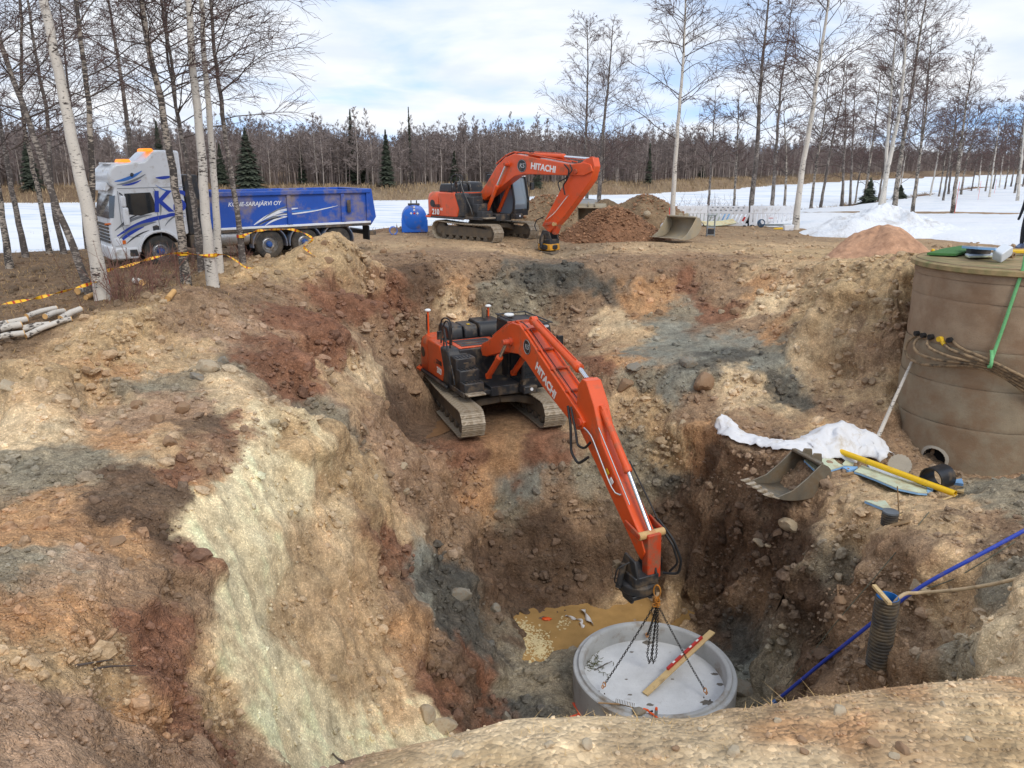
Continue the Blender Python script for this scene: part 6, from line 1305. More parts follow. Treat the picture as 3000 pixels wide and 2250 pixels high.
for k in range(len(edges)-1):
    z1,z0=edges[k],edges[k+1]; rad=WR+(.03 if k==0 else (.0,.012,.0,.015,.03,.05)[k]); nth=180; nz=max(4,int((z1-z0)/.055)); th=np.linspace(0,2*math.pi,nth,endpoint=False); zz_=np.linspace(z0,z1,nz+1)
    TH,Z_=np.meshgrid(th,zz_,indexing='ij'); e=np.minimum(Z_-z0,z1-Z_); rr=rad-.010*np.exp(-(e/.018)**2); q3=np.stack([np.cos(TH)*2.2,np.sin(TH)*2.2,Z_*1.3],-1); rr=rr+.012*fbm(q3*1.5,4,300+k)+.010*np.maximum(0,fbm(q3*3.2+5,3,310))
    V=np.stack([rr*np.cos(TH),rr*np.sin(TH),Z_+4.2],-1); ii=np.arange(TH.size).reshape(TH.shape); ii=np.concatenate([ii,ii[:1]],0); F_=qf0(ii)
    if z0<hz<z1 or z0<hz+HR<z1 or z0<hz-HR<z1:
        tc_=TH.ravel()[F_].mean(1); tc_=np.where(np.abs(TH.ravel()[F_].max(1)-TH.ravel()[F_].min(1))>3,0,tc_); zc=Z_.ravel()[F_].mean(1); da=(tc_-hth+math.pi)%(2*math.pi)-math.pi; F_=F_[((da*WR)**2+(zc-hz)**2)>(HR-.01)**2]
    link('well_ring',fast_mesh('well_ring',V.reshape(-1,3),F_,M_OLDC if k<3 else M_OLDC2),well)
m=MB(); m.lathe([(0,5.10),(1.4,5.12),(1.95,5.13),(2.03,5.10),(2.04,5.0),(2.0,4.98)],n=72); m.build('lid',pm('earthy_lid',srgb(150,128,92),.95,0,.25,3,dirt=.35,dirtcol=srgb(104,110,66),dscale=1.6,bump=.6,bscale=14),well,60)
# inside of the drilled opening and its scalloped edge
hd=np.array([math.cos(hth),math.sin(hth),0]); hs=np.array([-math.sin(hth),math.cos(hth),0]); hl_=hd*WR+np.array([0,0,hz+4.2])
n_=56; ring_o=[];ring_i=[];deep=[]
for i in range(n_):
    a=2*math.pi*i/n_; r1=HR*(1.22+.05*math.sin(a*3)); r2=HR*(.93+.045*abs(math.sin(a*11)))
    def wp_(r,inset):
        s=r*math.cos(a); z=r*math.sin(a); ang=hth+s/WR; rad=WR+.078-inset; return (rad*math.cos(ang),rad*math.sin(ang),hz+4.2+z)
    ring_o.append(wp_(r1,.02)); ring_i.append(wp_(r2,-.004)); deep.append(wp_(r2*.98,.30))
clo=lambda L:L+[L[0]]
MB().grid(np.array([clo(ring_o),clo(ring_i)])).build('drilled_edge',conc_mat('cut_concrete',srgb(172,164,150),.1),well,40)
MB().grid(np.array([clo(ring_i),clo(deep)])).build('opening',pm('bore_shade',srgb(40,38,36),.9),well,40); MB().add(np.array(deep),[tuple(range(n_))]).build('bore_shade_disc',pm('bore_shade_black',srgb(20,20,20),.95),well)  # shade inside the hole put into the colour: near-black tube and closing disc
# cables
M_CABLE=pm('muddy_cable',srgb(150,126,96),.8,0,.25,8,dirt=.35,dirtcol=srgb(60,54,48),dscale=6); c6=lambda cx,cy:(2000+.5426*cx,700+.5426*cy)
CB=[([(1270,510),(1215,545),(1190,590),(1205,640),(1290,680),(1420,686),(1560,680),(1700,722),(1843,822),(2000,940)],'lowest looping cable leaving the well'),([(1305,520),(1250,545),(1236,580),(1270,625),(1380,655),(1520,668),(1660,692),(1843,800),(2000,905)],'second cable in the loop leaving the well'),([(1345,528),(1308,552),(1325,590),(1440,638),(1650,680),(1843,778),(2000,870)],'middle cable leaving the well'),([(1393,540),(1425,592),(1560,640),(1700,686),(1843,762),(2000,850)],'cable with yellow sleeve leaving the well'),([(1445,545),(1500,592),(1650,652),(1843,746),(2000,830)],'uppermost cable leaving the well')]
for k,(pp,lab) in enumerate(CB):
    pts=[]
    for j,q in enumerate(pp):
        out=.03 if j==0 else .10 if j==1 else .20+.035*k; pts.append(cylhit(*c6(*q),WR+out,17.35-.03*k))
    inner=pts[0]+(np.array([WC[0],WC[1],pts[0][2]])-pts[0])*.1; cbo=empty('cable',pts[0],0,'mud-coated '+lab,'cable','cables bundled at the well'); loc=np.array(pts[0])
    MB().tube(spline([inner-loc]+[p-loc for p in pts],40),.034,10).build('cable_sheath',M_CABLE,cbo); 
    dd=(inner-pts[0])/np.linalg.norm(inner-pts[0]); MB().cyl(dd*.12,-dd*.08,.062,14).build('wall_seal',M_RUBBER if k!=3 else M_YELLOWS,cbo)
    if k==3: MB().tube([ (pts[0]-loc)*1,(pts[1]-loc)*.6],.05,10).build('yellow_sleeve',M_YELLOWS,cbo)
M_STRAP=pm('green_webbing',srgb(112,182,120),.7,0,.12,14)
sp_=[cylhit(*c6(*q),WR+o_) for q,o_ in (((1850,90),.05),((1843,150),.06),((1790,300),.06),((1740,450),.07),((1690,590),.10),((1655,690),.27),((1640,712),.42),((1665,705),.50),((1672,660),.46),((1668,600),.2))]
A=np.array(sp_); pth=spline(A,30); tg=unit(np.gradient(pth,axis=0)); sd_=np.cross(tg,unit(np.array([WC[0],WC[1],0])-pth*np.array([1,1,0]))); sd_=unit(sd_)*.035
o=MB().grid(np.array([pth-sd_,pth+sd_])).build('lashing_strap',M_STRAP,None,180); s_=o.modifiers.new('t','SOLIDIFY'); s_.thickness=.006; tag(o,'pale green webbing strap holding up the cables on the well','strap')
# things on top of the well
c2=lambda cx,cy:(2560+.1989*cx,620+.1989*cy)
def slab(poly,zt,th,m,name,label,cat,cf=None,tilt=None,group=None,edge=None):
    P_=[atz(*cf(*q),zt) for q in poly] if cf else [np.array(q) for q in poly]
    c=np.mean(P_,0); r_=empty(name,(c[0],c[1],zt),0,label,cat,group) if edge else None
    f=[(p[0]-c[0],p[1]-c[1]) for p in P_]
    if edge:
        MB().prism(f,0,th*.7,'xy').build('board_core',edge,r_,30,.004); MB().prism(f,th*.7+.0005,th,'xy').build('board_face',m,r_,30); o=r_
    else:
        o=MB().prism(f,0,th,'xy').build(name,m,None,30,.004); o.location=(c[0],c[1],zt); tag(o,label,cat,group)
    if tilt: o.rotation_euler=tilt
    return o
M_TURF=pm('artificial_turf',srgb(70,118,62),.95,0,.3,60,bump=1.0,bscale=160); M_FOAMB=pm('blue_foam',srgb(136,182,226),.7,0,.08,6); M_FOAMG=pm('pale_foam_face',srgb(196,204,178),.8,0,.12,4,dirt=.28,dirtcol=srgb(170,150,112),dscale=3); M_FOAMW=pm('grey_foam_face',srgb(196,204,214),.7,0,.1,5,dirt=.1)
slab([(780,640),(1010,575),(1300,528),(1510,588),(1200,655)],WT+.0,.06,M_TURF,'turf_mat','green artificial turf mat on top of the well','turf mat',c2)
slab([(1300,500),(1590,490),(1800,590),(1775,620),(1520,600)],WT+.20,.07,M_FOAMW,'insulation_board','blue edged insulation board propped on the well lid','board',c2,(R(-4),R(3),0),None,M_FOAMB)
slab([(1340,650),(1500,610),(1770,640),(1780,670),(1400,680)],WT+.015,.05,M_FOAMW,'insulation_board','flat grey board under the propped board on the well lid','board',c2,None,None,M_FOAMG)
MB_=MB(); q=atz(*c2(1620,655),WT+.03); o=MB().bx(-.25,.25,-.12,.12,0,.16).build('black_box',M_BLACK,None,30,.02); o.location=(q[0],q[1]+.25,WT+.06); tag(o,'black box carrying the propped insulation board','box')
q=atz(*c2(1890,660),WT+.10); jc=empty('plastic_canister',(q[0],q[1],WT+.19),R(20),'translucent white plastic canister lying tipped on the well lid','canister',rot=(R(18),R(-28),R(20)))
MB().prism([(-.19,-.14),(.15,-.14),(.19,-.10),(.19,.09),(.15,.13),(-.17,.13),(-.20,.09),(-.20,-.10)],-.12,.12).build('canister_body',pm('milky_plastic',(.66,.70,.74),.35,0,.04),jc,40,.05,4); MB().lathe([(0,.19),(.03,.19),(.03,.235),(0,.235)],(0,0,0),14,'x').build('canister_cap',M_WHITE,jc)
q=atz(*c2(1990,680),WT+.02); t=empty('wooden_spool',(q[0],q[1],WT+.09),R(30),'small round wooden block beside the canister on the lid','wood block'); MB().lathe([(.04,-.11),(.075,-.11),(.08,0),(.075,.11),(.04,.11),(.04,-.11)],n=20,axis='y').build('block',M_WOODG,t,40)
q=atz(*c2(2130,600),WT+.05); o=MB().prism([(-.3,0),(.3,0),(.34,.04),(.3,.09),(-.28,.09),(-.34,.05)],-.09,.09).build('yellow_case',M_YELLOWS,None,30,.02); o.location=(q[0]+.1,q[1],WT+.03); tag(o,'flat yellow tool case on the well lid','case')
o=MB().box((0,0,.05),(.10,.10,.10)).build('yellow_cup',M_YELLOWS,None,30,.03); g_=onray(*c2(868,590)); o.location=(g_[0],g_[1],g_[2]); tag(o,'small yellow cup lying beyond the turf mat','cup')
q0=onray(2622,742); q1=onray(2672,752); beam((q0[0],q0[1],q0[2]+.02),(q1[0],q1[1],q1[2]+.05),.10,.05,'timber',M_WOODG,'dark weathered timber lying beside the well top','timber')
# leaning birch pole
b0=onray(2556,1318); b1=cylhit(2673,1056,WR+.05); o=MB().tube(spline([tuple(b0),tuple((np.array(b0)+b1)/2+np.array([-.03,-.03,0])),tuple(b1)],12),np.linspace(.055,.03,12),10).build('birch_pole',M_BARK); tag(o,'mottled birch pole leaning against the well wall','pole')
# ------------------------------------------------------------------ bench: cloth, pipe, boards, bucket
def cloth_strip(path,widths,amps,name,m,label,cat,seed=1,nu=110,nv=26):
    P_=np.array([tuple(onray(a,b)) for a,b in path]); pth=spline(P_,nu); s=np.linspace(0,1,nu); w=np.interp(s,np.linspace(0,1,len(widths)),widths); am=np.interp(s,np.linspace(0,1,len(amps)),amps)
    tg=unit(np.gradient(pth*np.array([1,1,0]),axis=0)); sd_=np.stack([-tg[:,1],tg[:,0],0*tg[:,0]],-1); v=np.linspace(-.5,.5,nv)
    XY=pth[:,None,:]+sd_[:,None,:]*(w[:,None]*v[None])[...,None]; q=np.stack([XY[...,0]*3.0,XY[...,1]*3.0,np.full(XY.shape[:2],seed*1.7)],-1)
    XY=XY+.10*np.stack([fbm(q*1.3,3,seed),fbm(q*1.3,3,seed+1),0*q[...,0]],-1)*np.minimum(1,am/.1)[:,None,None]
    g=np.max([hfin((XY[...,0]+dx).ravel(),(XY[...,1]+dy).ravel()) for dx,dy in ((0,0),(.12,0),(-.12,0),(0,.12),(0,-.12),(.2,.2),(-.2,-.2))],0).reshape(XY.shape[:2])+.02; r1=(1-np.abs(fbm(q*.55,2,seed+2)))**2; r2=1-np.abs(fbm(q*1.2,2,seed+3))
    rc_=np.random.default_rng(seed+40); cr=0
    for _ in range(7):
        a_=rc_.random()*3.14; fq=rc_.uniform(1.1,3.6); wq=.25*fbm(q*.5,2,seed+9); cr=cr+np.abs(((XY[...,0]*math.cos(a_)+XY[...,1]*math.sin(a_)+wq)*fq+rc_.random()*2)%2-1)/fq
    cr=cr/2.4; r1=np.clip(cr,0,1.2); r2=cr*.8
    dome=np.clip(1-(2*np.abs(v))**2.5,0,1)[None]; XY[...,2]=np.maximum(g+.015,g+.02+am[:,None]*(dome*(.25+1.0*r1)+.18*r2))
    o=link(name,fast_mesh(name,XY.reshape(-1,3),qf0(np.arange(nu*nv).reshape(nu,nv)),m)); s_=o.modifiers.new('t','SOLIDIFY'); s_.thickness=.006; return tag(o,label,cat)
M_CLOTH=pm('white_geotextile',srgb(222,222,224),.85,0,.06,3,dirt=.10,dirtcol=srgb(186,172,150))
cloth_strip([(2112,1256),(2150,1280),(2215,1297),(2300,1312),(2380,1318),(2440,1308),(2500,1312),(2555,1335),(2596,1362)],[.45,.6,.62,.6,.62,1.15,1.5,1.2,.6],[.16,.08,.05,.06,.08,.26,.40,.32,.2],'geotextile_sheet',M_CLOTH,'crumpled white geotextile sheet with a long flat tail beside the well','cloth')
M_YPIPE=pm('yellow_plastic_pipe',srgb(236,190,20),.35,0,.05,3,dirt=.06)
a=onray(2434,1330); b=onray(2797,1458); a=Vector((a[0],a[1],a[2]+.12)); b=Vector((b[0],b[1],b[2]+.08)); yp_=empty('yellow_pipe',a,0,'straight yellow plastic pipe lying across boards below the well','pipe'); L=b-a; rr_=.068
tube=MB(); n_=20; dirv=np.array(L)/L.length; u1=np.cross(dirv,[0,0,1.]); u1/=np.linalg.norm(u1); u2=np.cross(u1,dirv); rings=[]
for (s,r) in ((0,rr_*.86),(0,rr_),(1,rr_),(1,rr_*.86),(0,rr_*.86)): rings.append([dirv*L.length*s+r*(u1*math.cos(2*math.pi*i/n_)+u2*math.sin(2*math.pi*i/n_)) for i in range(n_+1)])
tube.grid(np.array(rings)).build('pipe_wall',M_YPIPE,yp_,40)
c8=lambda cx,cy:(2150+.3165*cx,1300+.3165*cy)
def gslab(poly,th,m,edge,name,label,cat='board',lift=.02,dome=0):
    P_=np.array([tuple(onray(*c8(*q))) for q in poly]); c=P_.mean(0); A_=np.c_[P_[:,:2]-c[:2],np.ones(len(P_))]; sol=np.linalg.lstsq(A_,P_[:,2],rcond=None)[0]; sol[:2]=np.clip(sol[:2],-.35,.35)
    zc=max(ground(p[0],p[1])-(A_[i,:2]@sol[:2]) for i,p in enumerate(P_)); r_=empty(name,(c[0],c[1],min(zc,c[2]+.12)+lift),0,label,cat,'broken insulation boards on the bench')
    f=P_[:,:2]-c[:2]; n=len(f); zz=f@sol[:2]+dome*0
    for nm,z0,z1,mm in (('board_core',0,th*.75,edge),('board_face',th*.75+.0006,th,m)):
        V=[(f[i][0],f[i][1],zz[i]+z0) for i in range(n)]+[(f[i][0],f[i][1],zz[i]+z1) for i in range(n)]
        MB().add(V,[tuple(range(n-1,-1,-1)),tuple(range(n,2*n))]+[(i,(i+1)%n,n+(i+1)%n,n+i) for i in range(n)]).build(nm,mm,r_,30)
    return r_
gslab([(645,190),(770,168),(800,190),(795,245),(745,280)],.06,M_FOAMG,M_FOAMB,'insulation_board','five cornered pale green board behind the muddy bucket')
b2=gslab([(800,180),(900,155),(960,210),(1010,245),(815,298)],.06,M_FOAMG,M_FOAMB,'insulation_board','pale green board with a printed label next to the cloth')
gslab([(1000,220),(1060,160),(1110,200),(1100,245),(1010,240)],.06,M_FOAMG,M_FOAMB,'insulation_board','small upright pale board under the yellow pipe')
gslab([(1000,252),(1140,242),(1140,268),(1060,284)],.06,M_FOAMB,M_FOAMB,'insulation_board','narrow light blue strip of board on the sand')
gslab([(1110,285),(1180,235),(1300,300),(1430,345),(1650,410),(1785,452),(1785,492),(1700,505),(1500,462),(1300,395),(1160,320)],.055,M_FOAMG,M_FOAMB,'insulation_board','long curved pale green board under the yellow pipe')
gslab([(1230,240),(1330,262),(1500,325),(1725,402),(1650,415),(1400,345),(1260,285)],.06,M_FOAMW,M_FOAMB,'insulation_board','second curved board tucked behind the long curved one',lift=.05)
gslab([(1205,565),(1395,572),(1450,640),(1370,656)],.06,M_FOAMG,M_FOAMB,'insulation_board','triangular pale board with blue edge beside the capped pipe stub')
gslab([(1780,425),(1845,440),(1832,475),(1785,475)],.06,M_FOAMB,M_FOAMB,'insulation_board','small blue offcut at the end of the long curved board')
gslab([(2030,370),(2100,375),(2120,410),(2030,420)],.06,M_FOAMB,M_FOAMB,'insulation_board','pale blue offcut beyond the black pipe coupling')
gslab([(2050,460),(2130,450),(2125,478),(2060,480)],.04,M_WOOD,M_WOOD,'wood_offcut','small yellow wood offcut at the lower end of the yellow pipe','wood')
tq=onray(*c8(905,205)); 
M_PRINT=pm('grey_print',srgb(120,132,128),.8)
# drilled-out concrete core
q=onray(2632,1392); co=empty('concrete_core',(q[0],q[1],q[2]+.22),0,'round grey concrete core with a scalloped rim leaning by the well','concrete core',rot=(R(62),R(8),R(-38))); n_=60; P_=[(.25*(1-.06*(i%3==0))*math.cos(2*math.pi*i/n_),.25*(1-.06*(i%3==0))*math.sin(2*math.pi*i/n_)) for i in range(n_)]; MB().prism(P_,-.09,.09,'xy').build('core_block',conc_mat('core_concrete',srgb(176,166,150),.1),co,30,.006)
# black coupling
q=onray(2745,1436); pcx=empty('pipe_coupling',(q[0],q[1]+.05,q[2]+.25),0,'short wide black plastic pipe coupling below the well opening','coupling',rot=(0,0,R(28))); MB().lathe([(.235,-.24),(.262,-.24),(.262,.24),(.235,.24),(.235,-.24)],n=44,axis='x').build('sleeve',pm('black_plastic',srgb(38,40,44),.35,0,.1,5,dirt=.12),pcx,40); 
# capped pipe stub, stake, stick
def corrugated(r,h,pitch,n=36): 
    prof=[]; k=int(h/pitch)
    for i in range(k): prof+= [(r-.012,i*pitch),(r-.012,i*pitch+pitch*.3),(r+.006,i*pitch+pitch*.42),(r+.006,i*pitch+pitch*.82),(r-.012,i*pitch+pitch*.95)]
    return prof+[(r-.012,h)]
M_BPIPE=pm('dark_pipe',srgb(66,62,58),.6,0,.15,6,dirt=.4,dirtcol=srgb(116,100,76),dscale=3); M_BLUEIN=pm('blue_pipe_lining',srgb(40,110,180),.45,0,.1)
q=onray(2604,1535); st=empty('pipe_stub',(q[0],q[1],q[2]-.05),0,'short capped corrugated pipe stub standing in the sand','pipe'); MB().lathe(corrugated(.145,.30,.05)).build('pipe_wall',M_BPIPE,st,30); MB().lathe([(0,.315),(.125,.315),(.148,.305),(.15,.27)],n=36).build('cap',pm('grey_cap',srgb(98,104,110),.5),st,40)
a=onray(2637,1518); b_=at(2629,1425,a[1]); tag(MB().tube([(a[0],a[1],a[2]-.1),tuple(b_)],.013,8).build('wooden_stake',M_WOODG),'thin brown stake standing beside the capped pipe stub','stake')
a=onray(2632,1516,.03); b_=onray(2803,1456,.05); tag(MB().tube([tuple(a),tuple(b_)],.02,6).build('wooden_lath',M_WOOD),'long pale lath lying from the stake to the yellow pipe','lath')
a=onray(2607,1545,.02); b_=onray(2664,1534,.03); beam(a,b_,.12,.02,'board_scrap',M_WOODG,'short brown board scrap in front of the capped stub','board'); a=onray(2466,1398,.02); b_=onray(2500,1390,.02); beam(a,b_,.07,.04,'board_scrap',M_WOODG,'short wood scrap beside the blue strip of board','board')
# buckets
def bucket(name,label,loc,rot,W,S_,m,teeth=5,flat=False):
    r_=empty(name,loc,0,label,'bucket',rot=rot)
    if not flat: prof=[(-.78,.10),(-.60,.03),(-.25,0),(.15,.02),(.45,.14),(.62,.36),(.66,.60),(.55,.80),(.30,.86)]
    else: prof=[(-.55,.02),(-.2,0),(.15,.03),(.38,.16),(.46,.38),(.40,.58),(.22,.66)]
    prof=[(a*S_,b*S_) for a,b in prof]; pp=spline(np.array([(a,0,b) for a,b in prof]),22)
    A=np.stack([pp[:,0],np.full(22,-W/2),pp[:,2]],-1); B=A*np.array([1,-1,1]); o=MB().grid(np.array([A,B])).build('shell',m,r_,180); s_=o.modifiers.new('t','SOLIDIFY'); s_.thickness=.028
    lip=[(prof[-1][0],prof[-1][1]),(prof[-1][0]*.2+prof[0][0]*.1,prof[-1][1]*.62),(prof[0][0]*.45,prof[-1][1]*.30),(prof[0][0],prof[0][1])] 
    side=[(p[0],p[2]) for p in pp]+[(x,z) for x,z in lip[1:-1]]
    for y0 in (-W/2-.012,W/2-.012): MB().prism(side,y0,y0+.03).build('side_plate',m,r_,30,.006)
    MB().box((prof[0][0]-.02,0,prof[0][1]+.01),(.22*S_,W+.04,.03),(0,R(16),0)).build('cutting_edge',M_STEEL,r_,30,.006)
    for k in range(teeth):
        y=-W/2+.06+k*(W-.12)/max(1,teeth-1); MB().prism([(prof[0][0]-.06,prof[0][1]-.02),(prof[0][0]-.30*S_,prof[0][1]+.06),(prof[0][0]-.06,prof[0][1]+.10)],y-.05,y+.05).build('tooth',M_STEEL,r_,30,.01)
    for y in (-.16,.16): MB().prism([(prof[-1][0]-.05,prof[-1][1]-.05),(prof[-1][0]+.30*S_,prof[-1][1]-.08),(prof[-1][0]+.24*S_,prof[-1][1]+.12),(prof[-1][0]+.02,prof[-1][1]+.14)],y-.02,y+.02).build('hinge_ear',m,r_,30,.02)
    MB().bx(prof[-1][0]-.06,prof[-1][0]+.06,-W/2,W/2,prof[-1][1]-.04,prof[-1][1]+.03).build('top_beam',m,r_,30,.02)
    return r_
M_BKT=pm('worn_bucket_steel',srgb(122,116,104),.45,.35,.2,4,dirt=.42,dirtcol=srgb(124,104,78),dscale=2.2); M_BKT2=pm('dusty_bucket_steel',srgb(150,142,124),.6,.1,.15,3,dirt=.5,dirtcol=srgb(166,150,122),dscale=2)
t1=onray(2190,1420); t2=onray(2285,1472); wv=Vector((t2[0]-t1[0],t2[1]-t1[1],0)); yaw=math.atan2(wv.y,wv.x)+math.pi/2
cen=onray(2320,1450); bucket('excavator_bucket','muddy toothed excavator bucket lying open side up on the bench',(cen[0]-.05,cen[1],cen[2]+.06),(0,R(5),yaw),.95,.98,M_BKT,5)
# standing corrugated pipe, hose, blue pipe, strings
q=onray(2572,1938); cpz=q[2]-.1; top=at(2570,1748,q[1]); hh_=top[2]-cpz; stp=empty('corrugated_pipe',(q[0],q[1],cpz),0,'muddy black corrugated pipe with blue lining standing in the pit slope','pipe'); MB().lathe(corrugated(.185,hh_,.062)).build('pipe_wall',M_BPIPE,stp,30); MB().lathe([(.173,hh_),(.16,hh_),(.158,hh_-.5)],n=36).build('blue_lining',M_BLUEIN,stp,40); MB().lathe([(0,hh_-.45),(.158,hh_-.45)],n=36).build('dark_inside',M_RUBBER,stp)
tz=cpz+hh_+.03; a=atz(2560,1705,tz+.02); d=Vector((q[0]-.03,q[1],tz)); x0=at(2562,1704,q[1]+.25); x1=at(2606,1778,q[1]-.30)
beam((x0[0],x0[1],tz),(x1[0],x1[1],tz),.07,.05,'wooden_stick',M_WOOD,'split pale stick laid across the top of the corrugated pipe','stick')
M_HOSE=pm('beige_hose',srgb(196,172,136),.7,0,.12,4,dirt=.2); hp_=[(q[0]+.02,q[1]+.02,tz-.5),(q[0]+.12,q[1]-.02,tz-.05),(q[0]+.26,q[1]-.02,tz+.05)]+[tuple(at(a,b,Y)) for a,b,Y in ((2680,1738,11.7),(2800,1729,11.2),(2900,1714,10.8),(3010,1688,10.4),(3200,1630,10))]
tag(MB().tube(spline(hp_,50),.03,10).build('beige_hose',M_HOSE),'beige rubber hose running from the corrugated pipe off to the side','hose')
M_BLP=pm('blue_water_pipe',srgb(40,66,170),.4,0,.08,3,dirt=.08); bl_=[]
for a,b in ((2262,2062),(2290,2040),(2410,1940),(2480,1885),(2541,1836),(2605,1784),(2712,1707),(2850,1636),(3005,1552)):
    p=onray(a,b,0,5); r=ray(a,b); Y=p[1]-.34; bl_.append(at(a,b,Y))
bl_=np.array(bl_); YY=np.polyfit(bl_[:,0],bl_[:,1],2); ys_=np.polyval(YY,bl_[:,0]); 
pix=((2262,2062),(2290,2040),(2410,1940),(2480,1885),(2541,1836),(2605,1784),(2712,1707),(2850,1636),(3005,1552)); bp=[at(a,b,min(y_,bl_[i][1]+.04)) for i,((a,b),y_) in enumerate(zip(pix,ys_))]; ext=bp[-1]+(bp[-1]-bp[-2])*1.2; bpp=empty('blue_pipe',bp[1],0,'blue plastic water pipe running down the slope into the pit','pipe'); MB().tube(spline([np.array(p)-bp[1] for p in bp[1:]]+[ext-bp[1]],40),.034,10).build('pipe_wall',M_BLP,bpp); dd=(bp[0]-bp[1]); MB().cyl((0,0,0),tuple(dd*.45),.05,12).build('pipe_fitting',M_STEEL,bpp); MB().cyl(tuple(dd*.45),tuple(dd*.9),.042,12).build('end_valve',M_DLB,bpp)
M_ROPE=pm('grey_rope',srgb(96,98,84),.9,0,.2)
for pts,lab in (((( 2722,1500),(2640,1600),(2560,1695),(2450,1822),(2350,1950),(2274,2045)),'thin dark rope running down the slope to the end of the blue pipe'),(((2975,1586),(2890,1640),(2800,1695),(2700,1730)),'short thin cord along the right slope below the blue pipe')):
    P_=[];
    for a,b in pts: p=onray(a,b,0,5); P_.append(at(a,b,p[1]-.10))
    tag(MB().tube(spline(P_,30),.009,5).build('rope',M_ROPE),lab,'rope')
# roots sticking out of the left bank
for k,(pts,lab) in enumerate(((((222,1950),(290,1938),(330,1932)),'upper dark root sticking from the left bank clay'),(((268,1962),(320,1952),(398,1950)),'lower dark root sticking from the left bank clay'),(((975,2208),(988,2222),(1005,2232)),'small black root at the foot of the pale sand slide'))):
    P_=[at(a,b,onray(a,b)[1]-.03*(j+.2)) for j,(a,b) in enumerate(pts)]; tag(MB().tube(spline(P_,12),np.linspace(.014,.006,12),6).build('root',M_LIMB),lab,'root')
# ------------------------------------------------------------------ yard behind the pit
def gz(x,y): return ground(x,y)
def heap_px(name,pxc,ptop,Y,rxm,rym,label,colr,seed,rough=.10,power=1.0,m=None,group='heaps of dug soil'):
    t=at(pxc,ptop,Y); g=gz(t[0],t[1]); h=max(.4,t[2]-g)
    return heap(name,(t[0],t[1]),rxm,rym,h*1.06,m or M_HEAP,label,'heap',rough,seed,group,n=110,power=power,cols=colr)
M_HEAP=soil_mat('heap_soil',1.0,1.0)
h1=heap_px('gravel_heap',1800,612,36.2,2.75,2.0,'reddish brown gravel heap in front, beside the upturned bucket',srgb(142,106,80),31,.10,1.05)
h2=heap_px('soil_heap',1605,580,42,3.4,2.2,'grey brown soil heap behind the parked excavator stick',srgb(138,118,94),32,.16)
h3=heap_px('soil_heap',1771,588,45,2.8,2.0,'low rounded soil heap between the two taller ones',srgb(136,116,92),33,.14)
h4=heap_px('soil_heap',1888,577,44,3.4,2.2,'taller tan soil heap beside the tall birch',srgb(142,120,94),34,.14)
M_SAND=soil_mat('sand_heap_soil',.5,.4,pebble=.35)
h5=heap_px('sand_heap',2580,662,27.5,1.75,1.7,'smooth reddish sand heap in front of the snow',srgb(186,146,118),35,.03,1.15,M_SAND)
# loose stones over the front heap
rg=np.random.default_rng(77)
def over_heap(o,n,size,rg,name,label):
    v=np.zeros(len(o.data.vertices)*3); o.data.vertices.foreach_get('co',v); v=v.reshape(-1,3); P_=v[rg.integers(0,len(v),n)]+rg.normal(0,.05,(n,3))*np.array([1,1,.3]); s=size*np.exp(rg.normal(0,.35,n)); V,f=lumps(P_,s,rg); 
    c=np.array(srgb(146,112,86))[None]*rg.uniform(.6,1.5,n)[:,None]; me=fast_mesh(name,V,f,M_CLOD,False); vcol(me,np.clip(np.repeat(c,12,0),0,1)); tag(link(name,me),label,'gravel',None,'stuff')
over_heap(h1,2600,.045,rg,'heap_gravel','coarse loose gravel covering the front heap'); over_heap(h2,900,.05,rg,'heap_clods','loose clods on the heap behind the excavator stick'); over_heap(h4,900,.045,rg,'heap_clods','loose clods on the heap beside the tall birch')
# blue tank
M_TANK=pm('tank_blue',srgb(30,100,200),.4,0,.08,1.5,dirt=.12); q=atz(1215,683,-.35); g=gz(q[0],q[1]); tk=empty('fuel_tank',(q[0],q[1],g),0,'blue round-topped fuel tank with hazard stickers at the ice edge','tank',rot=(0,0,R(8)))
MB().lathe([(0,-.9),(.48,-.9),(.62,-.82),(.635,-.7),(.635,.8),(.62,.85),(0,.88)],(0,0,.72),40,'y').build('tank_shell',M_TANK,tk,40); MB().prism([(-.66,.02),(.66,.02),(.66,.66),(-.66,.66)],-.86,.78).build('bund_tray',M_TANK,tk,30,.03); MB().bx(-.3,.3,-.3,.3,1.34,1.42).build('manhole',M_BLACK,tk,30,.02)
for dx in (-.14,.14): MB().cyl((dx,-.2,1.4),(dx,-.2,1.58),.03,8).build('vent_pipe',M_BLACK,tk)
for dx,dz,mm in ((-.16,.98,M_WHITE),(0,.98,M_RED),(.16,.98,M_WHITE),(0,1.14,M_WHITE),(.0,1.28,M_WHITE)): MB().box((dx,-.905,dz),(.09,.012,.09),(0,R(45) if dz<1 else 0,0)).build('hazard_sticker',mm,tk)
q=atz(1153,694,-.35); g=gz(q[0],q[1]); o=MB().lathe([(.17,-.2),(.2,-.2),(.2,.2),(.17,.2),(.17,-.2)],n=28,axis='y').build('blue_pipe_offcut',M_TANK,None,40); o.location=(q[0],q[1],g+.2); o.rotation_euler=(0,0,R(14)); tag(o,'short blue pipe offcut lying beside the fuel tank','pipe')
# concrete rings stored behind the heaps
for pxc,pt,Y,lab in ((1592,604,48,'stored concrete ring showing left behind the soil heap'),(1690,582,50,'stored concrete ring showing behind the excavator stick')):
    t=at(pxc,pt,Y); g=gz(t[0],t[1]); o=MB().lathe([(1.15,0),(1.3,0),(1.3,t[2]-g),(1.15,t[2]-g),(1.15,0)],n=48).build('stored_concrete_ring',M_CONC,None,40); o.location=(t[0],t[1],g-.05); tag(o,lab,'concrete ring')
